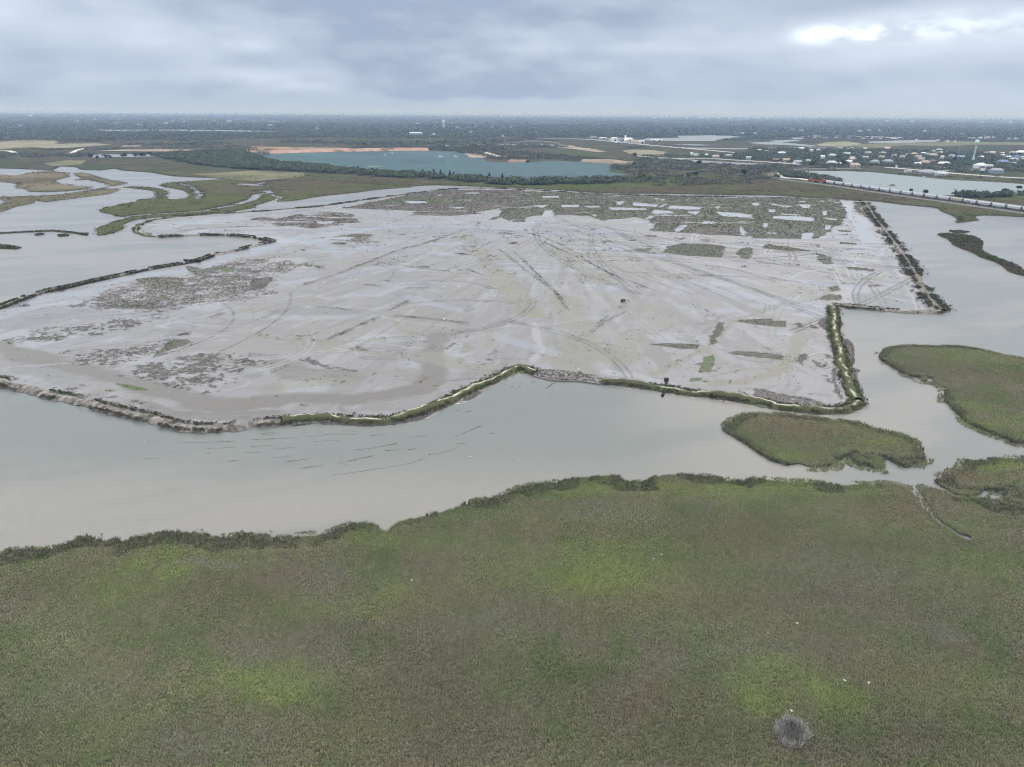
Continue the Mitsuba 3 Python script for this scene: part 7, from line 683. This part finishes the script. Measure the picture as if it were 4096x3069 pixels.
for i, (x, y) in enumerate(far_sorted):
    r = math.hypot(x, y); w = r * .0032 * random.uniform(.5, 1.5); h = min(max(r * .0017, 6), 22); t = thing('distant_building', f'white far building in the woods, {ordn(i)} from the left', 'building', 'white buildings dotted over the far woods'); part(t, 'wall', at(shp(box(w, w * .5, h, (0, 0, h / 2)), 'paint_white'), x, y, 2, random.uniform(-.3, .3)))
for i, (x, y) in enumerate(sorted(LAKE_FLOATS, key=lambda p: p[0] / p[1])): t = thing('lake_float', f'small white pumping float on the quarry lake, {ordn(i)} from the left', 'float', 'white floats on the quarry lake'); part(t, 'hull', at(shp(cat_([box(4.5, 2.5, .9, (0, 0, .3))]), 'paint_white'), x, y, .6)); part(t, 'housing', at(shp(box(1.6, 1.4, 1.6, (.4, 0, 1.5)), 'paint_white'), x, y, .6))
for (x, y), l, s in zip(ROCKS_POND, ('dark rock islet in the fish pond behind the train', 'small dark rock in the fish pond left of the islet'), (3.6, 1.3)):
    m = trimesh.creation.icosphere(3); m.vertices *= (1 + .5 * (meshkit.fbm(m.vertices * 2.2, 3, 4) - .5))[:, None]; m.vertices *= [s, s * .8, s * .5]; put('pond_rock', at(shp(m, 'wood', 30), x, y, .6), l, 'rock')

def vehicle(x, y, kind, m, label):
    L, W = (5.4, 2.0) if kind == 'pickup' else (11, 2.6); a = random.uniform(-.3, .3); t = thing('parked_truck' if kind == 'pickup' else 'parked_coach', label, 'vehicle'); P = lambda n, mesh, mat: part(t, n, at(shp(mesh, mat), x, y, .95, a))
    if kind == 'pickup': P('body', cat_([box(L, W, .7, (0, 0, .75)), box(L * .3, W * .96, .35, (L * .33, 0, 1.2))]), m); P('cab', box(L * .38, W * .92, .65, (.1, 0, 1.4)), m); P('window', cat_([box(L * .39, W * .8, .4, (.1, 0, 1.42)), box(L * .3, W * .93, .38, (.1, 0, 1.42))]), 'glass_dark')
    else: P('body', cat_([box(L, W, 2.3, (0, 0, 1.75)), box(L * .9, W * .8, .25, (0, 0, 3.0))]), m); P('window', cat_([box(L * .9, W + .04, .7, (0, 0, 2.2)), box(L + .04, W * .8, .7, (0, 0, 2.2))]), 'glass_dark')
    for q in (-1, 1):
        for r_ in (-1, 1): P('wheel', cyl((q * L * .32, r_ * W * .42, .4), (q * L * .32, r_ * W * .52, .4), .4, n=12), 'black')
for (x, y), k, m, l in VEHICLES: vehicle(x, y, k, m, l)
for (x, y), m, l in DIGGERS:
    t = thing('excavator', l, 'excavator'); a = random.uniform(-.5, .5); zz = .6 if m == 'yellow' else 6.0; P = lambda n, mesh, mat: part(t, n, at(shp(mesh, mat), x, y, zz, a))
    for q in (-1, 1): P('track', cat_([box(4.2, .7, .9, (0, q * 1.3, .5)), cyl((-2.0, q * 1.3 - .35, .5), (-2.0, q * 1.3 + .35, .5), .45), cyl((2.0, q * 1.3 - .35, .5), (2.0, q * 1.3 + .35, .5), .45)]), 'black')
    P('house', cat_([box(4.2, 2.7, 1.2, (-.5, 0, 1.7)), box(1.4, 2.6, .9, (-2.0, 0, 2.4))]), m); P('cab', box(1.5, 1.1, 1.6, (.9, .8, 2.9)), m); P('window', box(1.55, 1.0, .9, (.9, .82, 3.1)), 'glass_dark'); P('boom', cat_([cyl((1.2, -.3, 2.2), (4.6, -.3, 5.0), .35, .3, 6), cyl((4.6, -.3, 5.0), (7.0, -.3, 2.2), .28, .22, 6)]), m); P('bucket', box(1.0, 1.3, 1.0, (7.0, -.3, 1.5)), 'steel_dark')
x, y = BOAT; t = thing('small_boat', 'small white boat drawn up on the fish pond shore', 'boat'); hb = np.array([(-3, -1), (1, -1.1), (3.4, 0), (1, 1.1), (-3, 1)]); hv = np.vstack([np.c_[hb * .75, np.zeros(5)], np.c_[hb, np.full(5, 1.0)], [[0, 0, .35]]]); hf = [f for i in range(5) for f in ([i, (i + 1) % 5, (i + 1) % 5 + 5], [i, (i + 1) % 5 + 5, i + 5], [i + 5, (i + 1) % 5 + 5, 10])] + [[0, 2, 1], [0, 3, 2], [0, 4, 3]]
part(t, 'hull', at(shp(trimesh.Trimesh(hv, hf, process=False), 'paint_white'), x, y, .62, .4)); part(t, 'console', at(shp(box(.8, .9, 1.0, (-.4, 0, .9)), 'paint_pale'), x, y, .62, .4))
a, b = np.array(STACK[0]), np.array(STACK[1]); t = thing('sleeper_stack', 'long dark stack of timber sleepers on the far shore of the fish pond', 'timber stack'); ang_ = math.atan2(*(b - a)[::-1]); Ls = np.linalg.norm(b - a)
for q in range(10): part(t, 'pile', at(shp(cat_([box(Ls / 10 - 1.0, 2.6, .5, (RNG.uniform(-.4, .4), RNG.uniform(-.3, .3), .3 + .52 * i_)) for i_ in range(int(RNG.integers(3, 6)))]), 'steel_dark'), *(a + (b - a) * (q + .5) / 10), .55, ang_))

# ---------------------------------------------------------------- air
scene['haze'] = {'type': 'cube', 'to_world': T().translate([0, 13500, 66.5]).scale([29500, 15500, 68.5]), 'bsdf': {'type': 'null'}, 'interior': {'type': 'ref', 'id': 'air'}}
labels['haze'] = {'label': 'thin bluish haze over the whole plain', 'category': 'haze', 'kind': 'stuff'}
